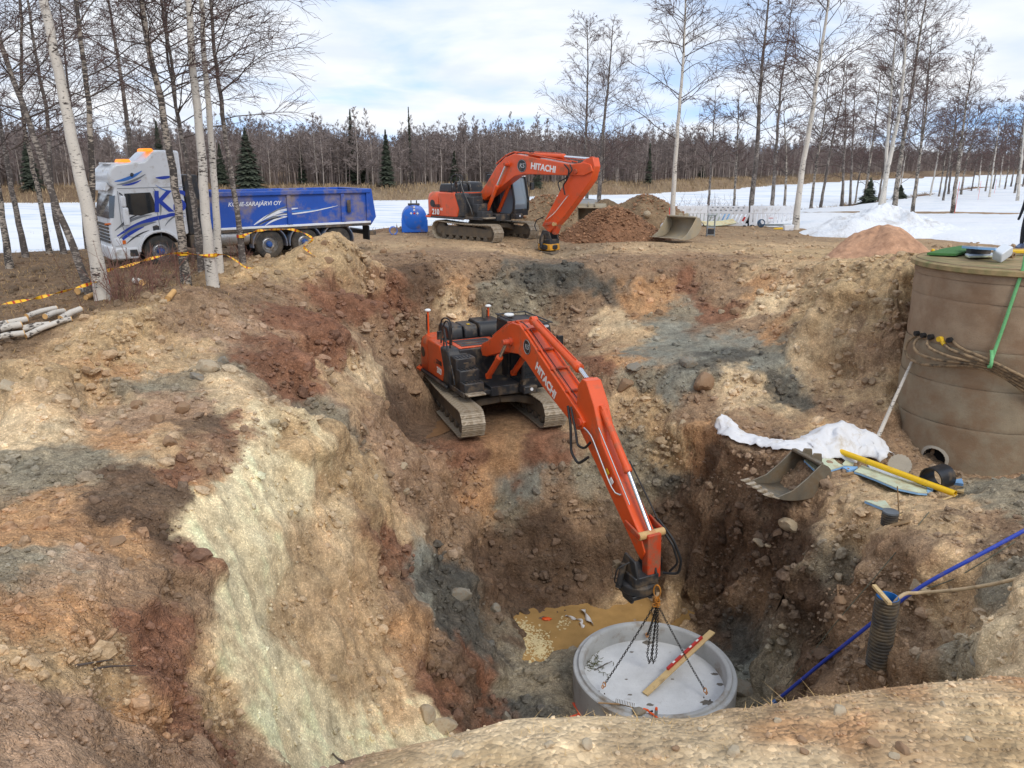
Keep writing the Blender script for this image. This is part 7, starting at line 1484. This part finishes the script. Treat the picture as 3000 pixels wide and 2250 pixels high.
# white plastic barriers
M_BARR=pm('barrier_white',(.70,.71,.74),.5,0,.05,3,dirt=.10)
c1=lambda cx,cy:(1900+.2351*cx,560+.2351*cy)
def barrier(pa,pb,Y0,Y1,style,label):
    a=at(pa[0],pa[1],Y0); b=at(pb[0],pb[1],Y1); ga,gb=gz(a[0],a[1]),gz(b[0],b[1]); L=math.hypot(b[0]-a[0],b[1]-a[1]); r_=empty('traffic_barrier',(a[0],a[1],min(ga,gb)),math.atan2(b[1]-a[1],b[0]-a[0]),label,'barrier','white barriers by the river'); H=1.15
    MB().bx(0,L,-.03,.03,H-.46,H-.02).build('top_board',M_BARR,r_,30,.02); MB().bx(0,L,-.03,.03,.02,.17).build('bottom_rail',M_BARR,r_,30,.02)
    n=max(6,int(L/.21))
    for k in range(n):
        x=.08+k*(L-.16)/(n-1)
        if style=='slant': MB().prism([(x-.07-.12,.17),(x+.07-.12,.17),(x+.07+.12,H-.38),(x-.07+.12,H-.38)],-.02,.02).build('slat',M_BARR,r_,30)
        else: MB().bx(x-.088,x+.088,-.02,.02,.17,H-.42).build('slat',M_BARR,r_,30)
    for k in range(int(L/.45)+1): MB().bx(.15+k*.45,.20+k*.45,-.02,.02,H-.02,H+.05).build('top_peg',M_BARR,r_,30)
    if style=='slant':
        for j in range(2):
            for k in range(int(L/.28)): MB().bx(.1+k*.28+.1*j,.2+k*.28+.1*j,-.034,-.030,H-.30+.15*j,H-.24+.15*j).build('board_slot',M_DGR,r_)
    else:
        for k in range(int(L/.3)): MB().box((.18+k*.3,-.032,H-.2+.06*(k%2)),(.03,.006,.03)).build('board_slot',M_DGR,r_)
    for x in (.15,L-.15): MB().box((x,0,.04),(.16,.55,.08)).build('rubber_foot',M_RUBBER,r_,30,.02)
    return r_,L
barrier(c1(327,300),c1(730,300),44,44.5,'straight','white slatted barrier standing by the tall pale birch')
rb,Lb=barrier(c1(737,290),c1(1243,285),44.6,44,'slant','white barrier with slanted slats and a red reflector between the other two'); MB().box((Lb-.22,-.036,.42),(.10,.01,.26),(0,R(25),0)).build('reflector',M_RED,rb)
rb,Lb=barrier(c1(1262,290),c1(1812,290),44,44,'straight','white slatted barrier with a small printed panel by the leaning white birch'); MB().box((Lb*.48,-.036,.42),(.34,.012,.32)).build('print_panel',M_BARR,rb); MB().box((Lb*.48,-.045,.45),(.26,.006,.03)).build('print_line',M_RED,rb)
# materials by the barriers
def gp(px,py,z=-.33): q=atz(px,py,z); return np.array([q[0],q[1],gz(q[0],q[1])])
q=gp(*c1(880,455)); pl=empty('timber_stack',q,R(4),'stack of pale curved timber boards behind the yard bucket','timber')
for k in range(7):
    x=np.linspace(-.95,.85,9); MB().tube([(xx,-.3+.10*k,.08+.025*k+.16*((xx+.4)/1.3)**2) for xx in x],.045,4).build('board',M_WOOD if k%2 else M_FOAMG,pl,30)
q=gp(*c1(735,400)); o=MB().bx(-1.2,1.05,-.02,.02,0,.52).build('leaning_panel',pm('grey_green_panel',srgb(176,188,176),.7,0,.1,2,dirt=.2),None,30); o.location=(q[0],q[1]+1.2,q[2]); o.rotation_euler=(R(-14),0,0); tag(o,'long grey-green panel leaning on the first two barriers','panel')
q=gp(*c1(1015,450)); o=MB().prism([(-.28,0),(.24,0),(.36,.78),(-.25,.72)],-.03,.03).build('foam_sheet',M_FOAMB,None,30,.006); o.location=(q[0],q[1]+.9,q[2]); o.rotation_euler=(R(-12),0,R(8)); tag(o,'light blue foam sheet standing behind the timber stack','board')
q=gp(*c1(560,365)); o=MB().box((0,0,.62),(1.7,.5,.04),(R(10),R(10),R(-12))).build('white_sheet',M_FOAMW,None,30); o.location=(q[0],q[1]+1.0,q[2]); tag(o,'pale curved sheet lying tilted behind the yard bucket','board')
q=gp(*c1(768,580)); tb=empty('trestle',(q[0],q[1],q[2]),R(-8),'grey metal trestle standing right of the yard bucket','trestle')
M_ALU=pm('aluminium',srgb(150,158,162),.4,.6,.1,5)
for x in (-.18,.18):
    for y in (-.16,.16): MB().tube([(x,y,0),(x*.9,y*.7,1.0)],.022,6).build('leg',M_ALU,tb)
for z in (.08,.42,1.0): MB().bx(-.2,.2,-.16,.16,z-.02,z+.02).build('shelf',M_ALU,tb,30)
MB().torus((0,0,1.0),(0,1,0),.13,.012,12,6,math.pi,1,(1,0,0)).build('carry_handle',M_ALU,tb); MB().bx(-.15,.15,-.12,.12,.10,.34).build('tool_tray',M_BLACK,tb,30,.02); MB().bx(.16,.2,-.14,-.1,.3,.42).build('red_latch',M_RED,tb)
q=gp(*c1(1237,440)); o=MB().lathe([(.20,0),(.24,.22),(.34,.26),(.34,.29),(.22,.27),(0,.10)],n=24).build('black_tub',M_RUBBER,None,40); o.location=tuple(q); tag(o,'black rubber tub on the ground before the middle barrier','tub')
q=gp(*c1(1400,478)); hc_=empty('hose_coil',(q[0],q[1],q[2]+.25),0,'coil of dark blue hose standing before the end barrier','hose',rot=(R(80),0,R(12)))
for k in range(5): MB().torus((.01*k,.015*k,.02*k-.04),(.06*(k-2),.04*k,1),.20-.015*k,.022,22,6).build('hose_turn',pm('dark_blue_hose',srgb(44,70,96),.5) if k==0 else bpy.data.materials['dark_blue_hose'],hc_)
q=gp(*c1(1440,470)); q2=gp(*c1(1785,470)); ld=empty('ladder',(q[0],q[1],q[2]+.10),math.atan2(q2[1]-q[1],q2[0]-q[0]),'aluminium ladder lying on supports before the end barrier','ladder'); LL=math.hypot(q2[0]-q[0],q2[1]-q[1])
for y in (-.2,.2): MB().bx(0,LL,y-.02,y+.02,0,.08).build('rail',M_ALU,ld,30)
for k in range(9): MB().bx(.12+k*(LL-.2)/9,.17+k*(LL-.2)/9,-.2,.2,.03,.06).build('rung',M_ALU,ld)
q=gp(*c1(1735,522)); o=MB().prism([(-.22,0),(.24,0),(.26,.3),(-.26,.3)],-.12,.12).build('white_block',M_BARR,None,30,.03); o.location=tuple(q); tag(o,'white plastic block under the end of the ladder','block')
q=gp(*c1(1620,500)); o=MB().prism([(-.28,0),(.28,0),(.2,.10),(-.22,.07)],-.1,.1).build('yellow_wedge',M_YELLOWS,None,30,.02); o.location=tuple(q); tag(o,'flat yellow wedge under the ladder','wedge')
q=gp(*c1(2095,533)); o=MB().lathe([(0,0),(.14,0),(.14,.03),(.09,.04),(.09,.12),(.15,.13),(.15,.16),(0,.16)],n=20).build('blue_spool',M_TANK,None,40); o.location=tuple(q); tag(o,'small blue spool on the sand right of the leaning white birch','spool')
a=gp(*c1(256,490)); t=at(*c1(264,205),a[1]); tag(MB().tube([tuple(a-np.array([0,0,.2])),tuple(t)],.022,8).build('marker_stake',pm('stake_red',srgb(226,70,60),.6)),'thin red marker stake beside the tall pale birch','stake')
q=gp(*c1(238,490)); o=link('white_bag',fast_mesh('white_bag',ICO3*np.array([.42,.32,.30])*(1+.15*fbm(ICO3*1.7,3,4)[:,None]),ICOF3,M_CLOTH),None,(q[0],q[1],q[2]+.12)); tag(o,'white sack lying at the foot of the red stake','sack')
q=at(1896,627,42.2); o=link('pale_stone',fast_mesh('pale_stone',ICO3*.2*(1+.15*fbm(ICO3*1.5,2,3)[:,None]),ICOF3,M_STONE),None,tuple(q)); tag(o,'round pale stone sitting on the slope of the heap by the tall birch','stone')
# yard buckets
q=gp(1985,722); bucket('grading_bucket','wide clean steel grading bucket lying on the yard beside the gravel heap',(q[0]+.1,q[1]+.6,q[2]+.16),(0,R(-6),R(40)),1.6,1.02,M_BKT2,0)
t=at(1735,640,37.6); bucket('excavator_bucket','upturned toothed bucket half buried on top of the gravel heap',(t[0],t[1],t[2]-.1),(R(0),R(-60),R(80)),1.3,.95,M_BKT2,5)
# snow poles
for px_,pt,pb_,Y,lab in ((2811,532,590,56,'red snow stake by the lone spreading birch'),(2874,530,556,78,'red snow stake further out in the snow field'),(2920,525,545,92,'furthest red snow stake in the snow field')):
    t=at(px_,pt,Y); g=gz(t[0],t[1]); tag(MB().tube([(t[0],t[1],g-.1),(t[0]+.02,t[1],max(t[2],g+.9))],.014,6).build('snow_stake',bpy.data.materials['stake_red']),lab,'stake')
# ------------------------------------------------------------------ left bank: logs, tape, brush
M_LOGEND=pm('cut_wood',srgb(206,162,104),.8,0,.12,10)
c0=lambda cx,cy:(cx*.452,750+cy*.452)
LOGS=[((-40,500),(180,440),.11),((180,430),(370,375),.09),((-60,560),(150,505),.12),((150,500),(330,470),.11),((300,440),(420,395),.10),((-60,600),(170,560),.10),((170,545),(380,455),.09),((400,450),(530,385),.11),((-40,530),(60,490),.10),((330,470),(470,430),.09)]
for k,(a,b,r) in enumerate(LOGS):
    A=onray(*c0(*a)); B=onray(*c0(*b)); r*=.62; up=.02+.05*(k%3); A=Vector((A[0],A[1],A[2]+r+up)); B=Vector((B[0],B[1],B[2]+r+up)); lg=empty('birch_log',A,0,('long' if (B-A).length>1.25 else 'short')+' cut birch log in the '+('outer' if k in (0,2,5,8) else 'inner')+' end of the pile on the left bank','log','birch logs piled on the left bank'); MB().tube([(0,0,0),tuple((B-A)*.5+Vector((0,0,.02))),tuple(B-A)],[r,r*.95,r*.9],14,False).build('bark',M_BARK,lg,60); d=(B-A).normalized(); 
    for p in (Vector((0,0,0)),B-A): 
        s=1 if p.length>.1 else -1; MB().cyl(tuple(p-d*.01*s),tuple(p+d*.004*s),r*.93,14).build('cut_end',M_LOGEND,lg)
for (a,b,r,lab) in (((505,255),(600,215),.09,'short birch log behind the tape-banded trunk'),((560,290),(620,260),.06,'small cut log at the foot of the dark leaning birch'),((880,180),(925,195),.09,'split log standing in the brush by the left bank'),((1090,300),(1130,250),.07,'pale split of wood leaning at the bank edge')):
    A=onray(*c0(*a)); B=onray(*c0(*b)); A=Vector(A)+Vector((0,0,r)); B=Vector((B[0],B[1],max(A.z,B[2]+r))); 
    if (B-A).length>1.4: B=A+(B-A).normalized()*.8
    lg=empty('cut_log',A,0,lab,'log'); MB().tube([(0,0,0),tuple(B-A)],[r,r*.9],12,False).build('bark',M_BARK if r>.08 else M_LOGEND,lg,60); d=(B-A).normalized()
    for p in (Vector((0,0,0)),B-A): s=1 if p.length>.1 else -1; MB().cyl(tuple(p-d*.01*s),tuple(p+d*.004*s),r*.9,12).build('cut_end',M_LOGEND,lg)
# warning tape: yellow with red bars along its length
tb_=NB('warning_tape'); at_=tb_.n('ShaderNodeAttribute'); at_.attribute_name='Col'; tb_.col(at_.outputs['Color']); tb_.set(Roughness=.45); M_TAPE=tb_.m
def tape(name,pts,label,w=.075,tw=3.0):
    d=np.r_[0,np.cumsum(np.linalg.norm(np.diff(np.array(pts),axis=0),axis=1))]; n=int(max(30,d[-1]/.025)); pth=spline(pts,n); tg=unit(np.gradient(pth,axis=0)); A=[];B=[]
    for k in range(n):
        s=np.cross(tg[k],[0,0,1.]); s/=np.linalg.norm(s)+1e-9; u=np.cross(s,tg[k]); a=math.pi/2+tw*math.sin(k/n*9+pts[0][0])*.8; v=s*math.cos(a)+u*math.sin(a); A.append(pth[k]+v*w/2);B.append(pth[k]-v*w/2)
    V=np.array(A+B); idx=np.arange(2*n).reshape(2,n); me=fast_mesh(name,V,qf0(idx),M_TAPE,False); 
    s=np.linspace(0,d[-1],n); red=((s/.07)%2<.55); c=np.where(red[:,None],np.array(srgb(176,44,30)),np.array(srgb(240,186,40))); vcol(me,np.concatenate([c,c])); o=link(name,me); s_=o.modifiers.new('t','SOLIDIFY'); s_.thickness=.002; return tag(o,label,'tape','warning tape strung between the birches')
tape('warning_tape',[at(-120,915,15.5),at(0,893,16),at(110,873,16.6),at(200,850,17.1),at(283,826,17.55)],'yellow and red tape stretched low from the banded white trunk across the left bank')
tape('warning_tape',[at(312,793,18.2),at(370,780,19),at(434,759,20),at(499,743,20.35),at(535,741,20.4),at(597,748,20.4),at(625,747,20.4),at(662,746,20.8),at(694,765,21),at(721,786,21.2),at(748,785,21.2)],'yellow and red tape running past the front wheel between the birch feet')
tape('warning_tape',[at(712,690,22.65),at(752,676,23.0),at(792,672,23.4),at(857,672,23.7),at(895,684,23.8),at(919,700,23.8),at(905,714,23.8),at(886,722,23.8),at(905,738,23.9),at(924,752,23.9)],'yellow and red tape drooping from the grey birch over the dirt bank')
def band(pts,r,Y,label):
    p=at(*pts,Y); m=MB(); n=20; A=[(p[0]+r*math.cos(2*math.pi*i/n),p[1]+r*math.sin(2*math.pi*i/n),p[2]+.045) for i in range(n+1)]; B=[(a,b,c-.085) for a,b,c in A]; V=np.array(A+B); me=fast_mesh('tape_band',V,qf0(np.arange(2*(n+1)).reshape(2,n+1)),M_TAPE,False); k=np.arange(n+1); c=np.where(((k//5)%2==0)[:,None],np.array(srgb(176,44,30)),np.array(srgb(240,186,40))); vcol(me,np.concatenate([c,c])); tag(link('tape_band',me),label,'tape')
band((294,828),.205,17.9,'band of tape wrapped round the thick leaning white birch'); band((536,743),.15,20.6,'band of tape round the scarred birch by the cab'); band((616,748),.18,20.6,'band of tape round the stout straight white birch'); band((706,692),.125,22.8,'tape knot tied round the grey birch by the fuel tank')
M_TWIGR=pm('red_brown_twig',srgb(120,86,74),.9,0,.25)
def brush(px,py,w,n,h,label,seed,m=None):
    rg=np.random.default_rng(seed); p=onray(px,py); P_=np.zeros((n,5,3)); b=np.stack([p[0]+rg.normal(0,w,n),p[1]+rg.normal(0,w,n)],-1); z=hfin(b[:,0],b[:,1]); d=unit(np.stack([rg.normal(0,.35,n),rg.normal(0,.35,n),np.ones(n)],-1)); L=h*(.5+rg.random(n)*.7); P_[:,0]=np.stack([b[:,0],b[:,1],z-.03],-1)
    for k in range(1,5): d=unit(d+rg.normal(0,.14,(n,3))); P_[:,k]=P_[:,k-1]+d*(L/4)[:,None]
    Rr=np.linspace(.009,.004,5)[None]*np.ones((n,1)); K2=[];
    i=rg.integers(0,n,n*3); k=rg.integers(1,4,n*3); s=P_[i,k]; d2=unit(rg.normal(0,.6,(n*3,3))+np.array([0,0,.8])); Q=np.stack([s,s+d2*.12*h,s+d2*.26*h+rg.normal(0,.03,(n*3,3))],1); v,f=join_np([tubes_np(P_,Rr,3),tubes_np(Q,np.full((n*3,3),.004),3)]); r_=empty('bare_bush',(0,0,0),0,label,'bush','bare bushes on the left bank'); link('twigs',fast_mesh('twigs',v,f,m or M_TWIGR,False),r_); r_.children[0]['kind']='stuff'
brush(360,880,.28,34,1.3,'bare reddish bush right of the tape-banded trunk',1); brush(440,850,.4,36,1.0,'low bare bush between the banded trunk and the scarred birch',2); brush(395,820,.5,30,.9,'sparse bare twigs in front of the truck bumper',3); brush(575,790,.3,26,.8,'bare twigs at the feet of the two white birches',4); brush(140,735,.6,30,1.3,'bare bush at the ice edge under the mottled birch',5); brush(690,760,.25,20,.7,'bare twigs at the foot of the grey birch by the fuel tank',6); brush(520,780,.4,24,.8,'bare twigs beside the front wheel of the truck',7)
for px_,py_,sd in ((2010,655,8),(2060,640,9),(2130,640,10)): brush(px_,py_,.8,26,1.6,('bare shoots behind the first barrier','bare shoots behind the slanted barrier','bare shoots beside the small pale birch')[sd-8],sd,M_TWIG)
# dead grass on the turf strip and on the sandy near rim
M_STRAW=pm('dead_grass',srgb(178,146,98),.9,0,.35,3); M_STRAW2=pm('pale_straw',srgb(206,172,116),.9,0,.3,6)
rg=np.random.default_rng(91); n=9000; x=rg.uniform(-22,-6.5,n); y=rg.uniform(14,33,n); k=(y<lerp_tab(x,NEAR)-1)&(x<-7.2-.25*np.abs(y-20)+2)
blades(x[k],y[k],rg.uniform(.04,.14,k.sum()),rg.uniform(.008,.02,k.sum()),.9,M_STRAW,'left_bank_grass','flattened dead grass on the left bank','grass',rg)
H_=hit_many(rg.uniform(1250,3050,26000),rg.uniform(1960,2260,26000)); H_=H_[(H_[:,1]<4)]; pn=fbm(H_*np.array([1.6,1.6,0]),3,95); rightw=np.clip((H_[:,0]-2.0)/1.2,0,1); midw=np.exp(-((H_[:,0]-.45)/.5)**2-((H_[:,1]-2.15)/.35)**2); H_=H_[rg.random(len(H_))<np.clip(.04+.22*np.clip(pn,0,1)+.85*rightw*np.clip(pn+.55,0,1)+.42*midw,0,1)]
n=len(H_); blades(H_[:,0],H_[:,1],rg.uniform(.006,.02,n),rg.uniform(.002,.005,n),2.2,M_STRAW2,'near_rim_straw','tufts of dry straw and roots on the sandy near rim','grass',rg)
# ------------------------------------------------------------------ person standing past the well, only a trouser leg in view
pp=at(3004,728,21.3); pz=max(gz(pp[0],pp[1]),.3); pz=pp[2]
def person(loc,rz,label):
    r_=empty('person',loc,rz,label,'person')
    J={'pel':(0,0,.95,.16,.12),'sp':(0,0,1.15,.17,.12),'ch':(0,0,1.35,.20,.13),'nk':(0,0,1.50,.07,.07),'hd':(.02,0,1.60,.085,.095),'ht':(.02,0,1.72,.08,.09),
       'hL':(0,.10,.90,.10,.10),'kL':(.02,.12,.50,.075,.075),'aL':(-.02,.13,.10,.055,.055),'hR':(0,-.10,.90,.10,.10),'kR':(.03,-.12,.50,.075,.075),'aR':(.0,-.13,.10,.055,.055),
       'sL':(0,.20,1.42,.07,.07),'eL':(-.03,.27,1.15,.052,.052),'wL':(.05,.27,.92,.035,.035),'sR':(0,-.20,1.42,.07,.07),'eR':(-.03,-.27,1.15,.052,.052),'wR':(.05,-.27,.92,.035,.035)}
    names=list(J); E_=[('pel','sp'),('sp','ch'),('ch','nk'),('nk','hd'),('hd','ht'),('pel','hL'),('hL','kL'),('kL','aL'),('pel','hR'),('hR','kR'),('kR','aR'),('ch','sL'),('sL','eL'),('eL','wL'),('ch','sR'),('sR','eR'),('eR','wR')]
    V=[J[k][:3] for k in names]; Ed=[(names.index(a),names.index(b)) for a,b in E_]; rad=[J[k][3:] for k in names]
    # hands: palm and five fingers
    for s,w in ((1,'wL'),(-1,'wR')):
        wx,wy,wz=J[w][:3]; i0=names.index(w); V.append((wx+.02,wy,wz-.07)); rad.append((.03,.022)); pi=len(V)-1; Ed.append((i0,pi))
        for k,(fy,L) in enumerate(((-.03,.07),(-.01,.08),(.01,.075),(.03,.06))):
            V.append((wx+.03,wy+fy,wz-.10)); rad.append((.010,.010)); a=len(V)-1; Ed.append((pi,a)); V.append((wx+.05,wy+fy,wz-.10-L*.6)); rad.append((.009,.009)); b=len(V)-1; Ed.append((a,b)); V.append((wx+.04,wy+fy,wz-.10-L)); rad.append((.008,.008)); Ed.append((b,len(V)-1))
        V.append((wx+.06,wy-.02*s,wz-.06)); rad.append((.010,.010)); a=len(V)-1; Ed.append((pi,a)); V.append((wx+.08,wy-.02*s,wz-.10)); rad.append((.009,.009)); Ed.append((a,len(V)-1))
    me=bpy.data.meshes.new('body'); me.from_pydata(V,Ed,[]); me.materials.append(pm('dark_workwear',srgb(44,48,54),.85,0,.12,8)); o=link('body',me,r_); sk=o.modifiers.new('skin','SKIN'); 
    for i,v in enumerate(me.skin_vertices[0].data): v.radius=rad[i]; v.use_root=(i==0)
    s2=o.modifiers.new('sub','SUBSURF'); s2.levels=2; s2.render_levels=2
    for s in(-1,1):
        MB().prism([(-.12,0),(.17,0),(.19,.04),(.12,.08),(.03,.13),(-.10,.13)],s*.13-.05,s*.13+.05).build('shoe',pm('grey_blue_shoe',srgb(96,110,140),.7),r_,40,.025,3)
    hd_=MB().lathe([(0,.10),(.07,.085),(.105,.02),(.11,-.04),(.10,-.05)],(.01,0,1.72),24); hd_.build('cap',pm('dark_cap',srgb(40,42,46),.8),r_,60)
    f_=pm('skin',srgb(196,150,124),.6); MB().lathe([(0,-.10),(.055,-.09),(.082,-.03),(.088,.03),(.08,.08),(0,.1)],(.035,0,1.64),22).build('face',f_,r_,60); MB().prism([(.115,1.62),(.145,1.605),(.12,1.66)],-.012,.012).build('nose',f_,r_,40)
    for s in (-1,1): MB().lathe([(0,-.008),(.009,0),(0,.008)],(.118,s*.032,1.655),10,'x').build('eye',M_BLACK,r_); MB().box((.03,s*.09,1.64),(.03,.012,.05)).build('ear',f_,r_,40,.005)
    MB().box((.115,0,1.575),(.012,.045,.008)).build('mouth',pm('lips',srgb(160,96,86),.6),r_)
    return r_
person((pp[0],pp[1],pz),R(200),'person in dark trousers standing beyond the well')
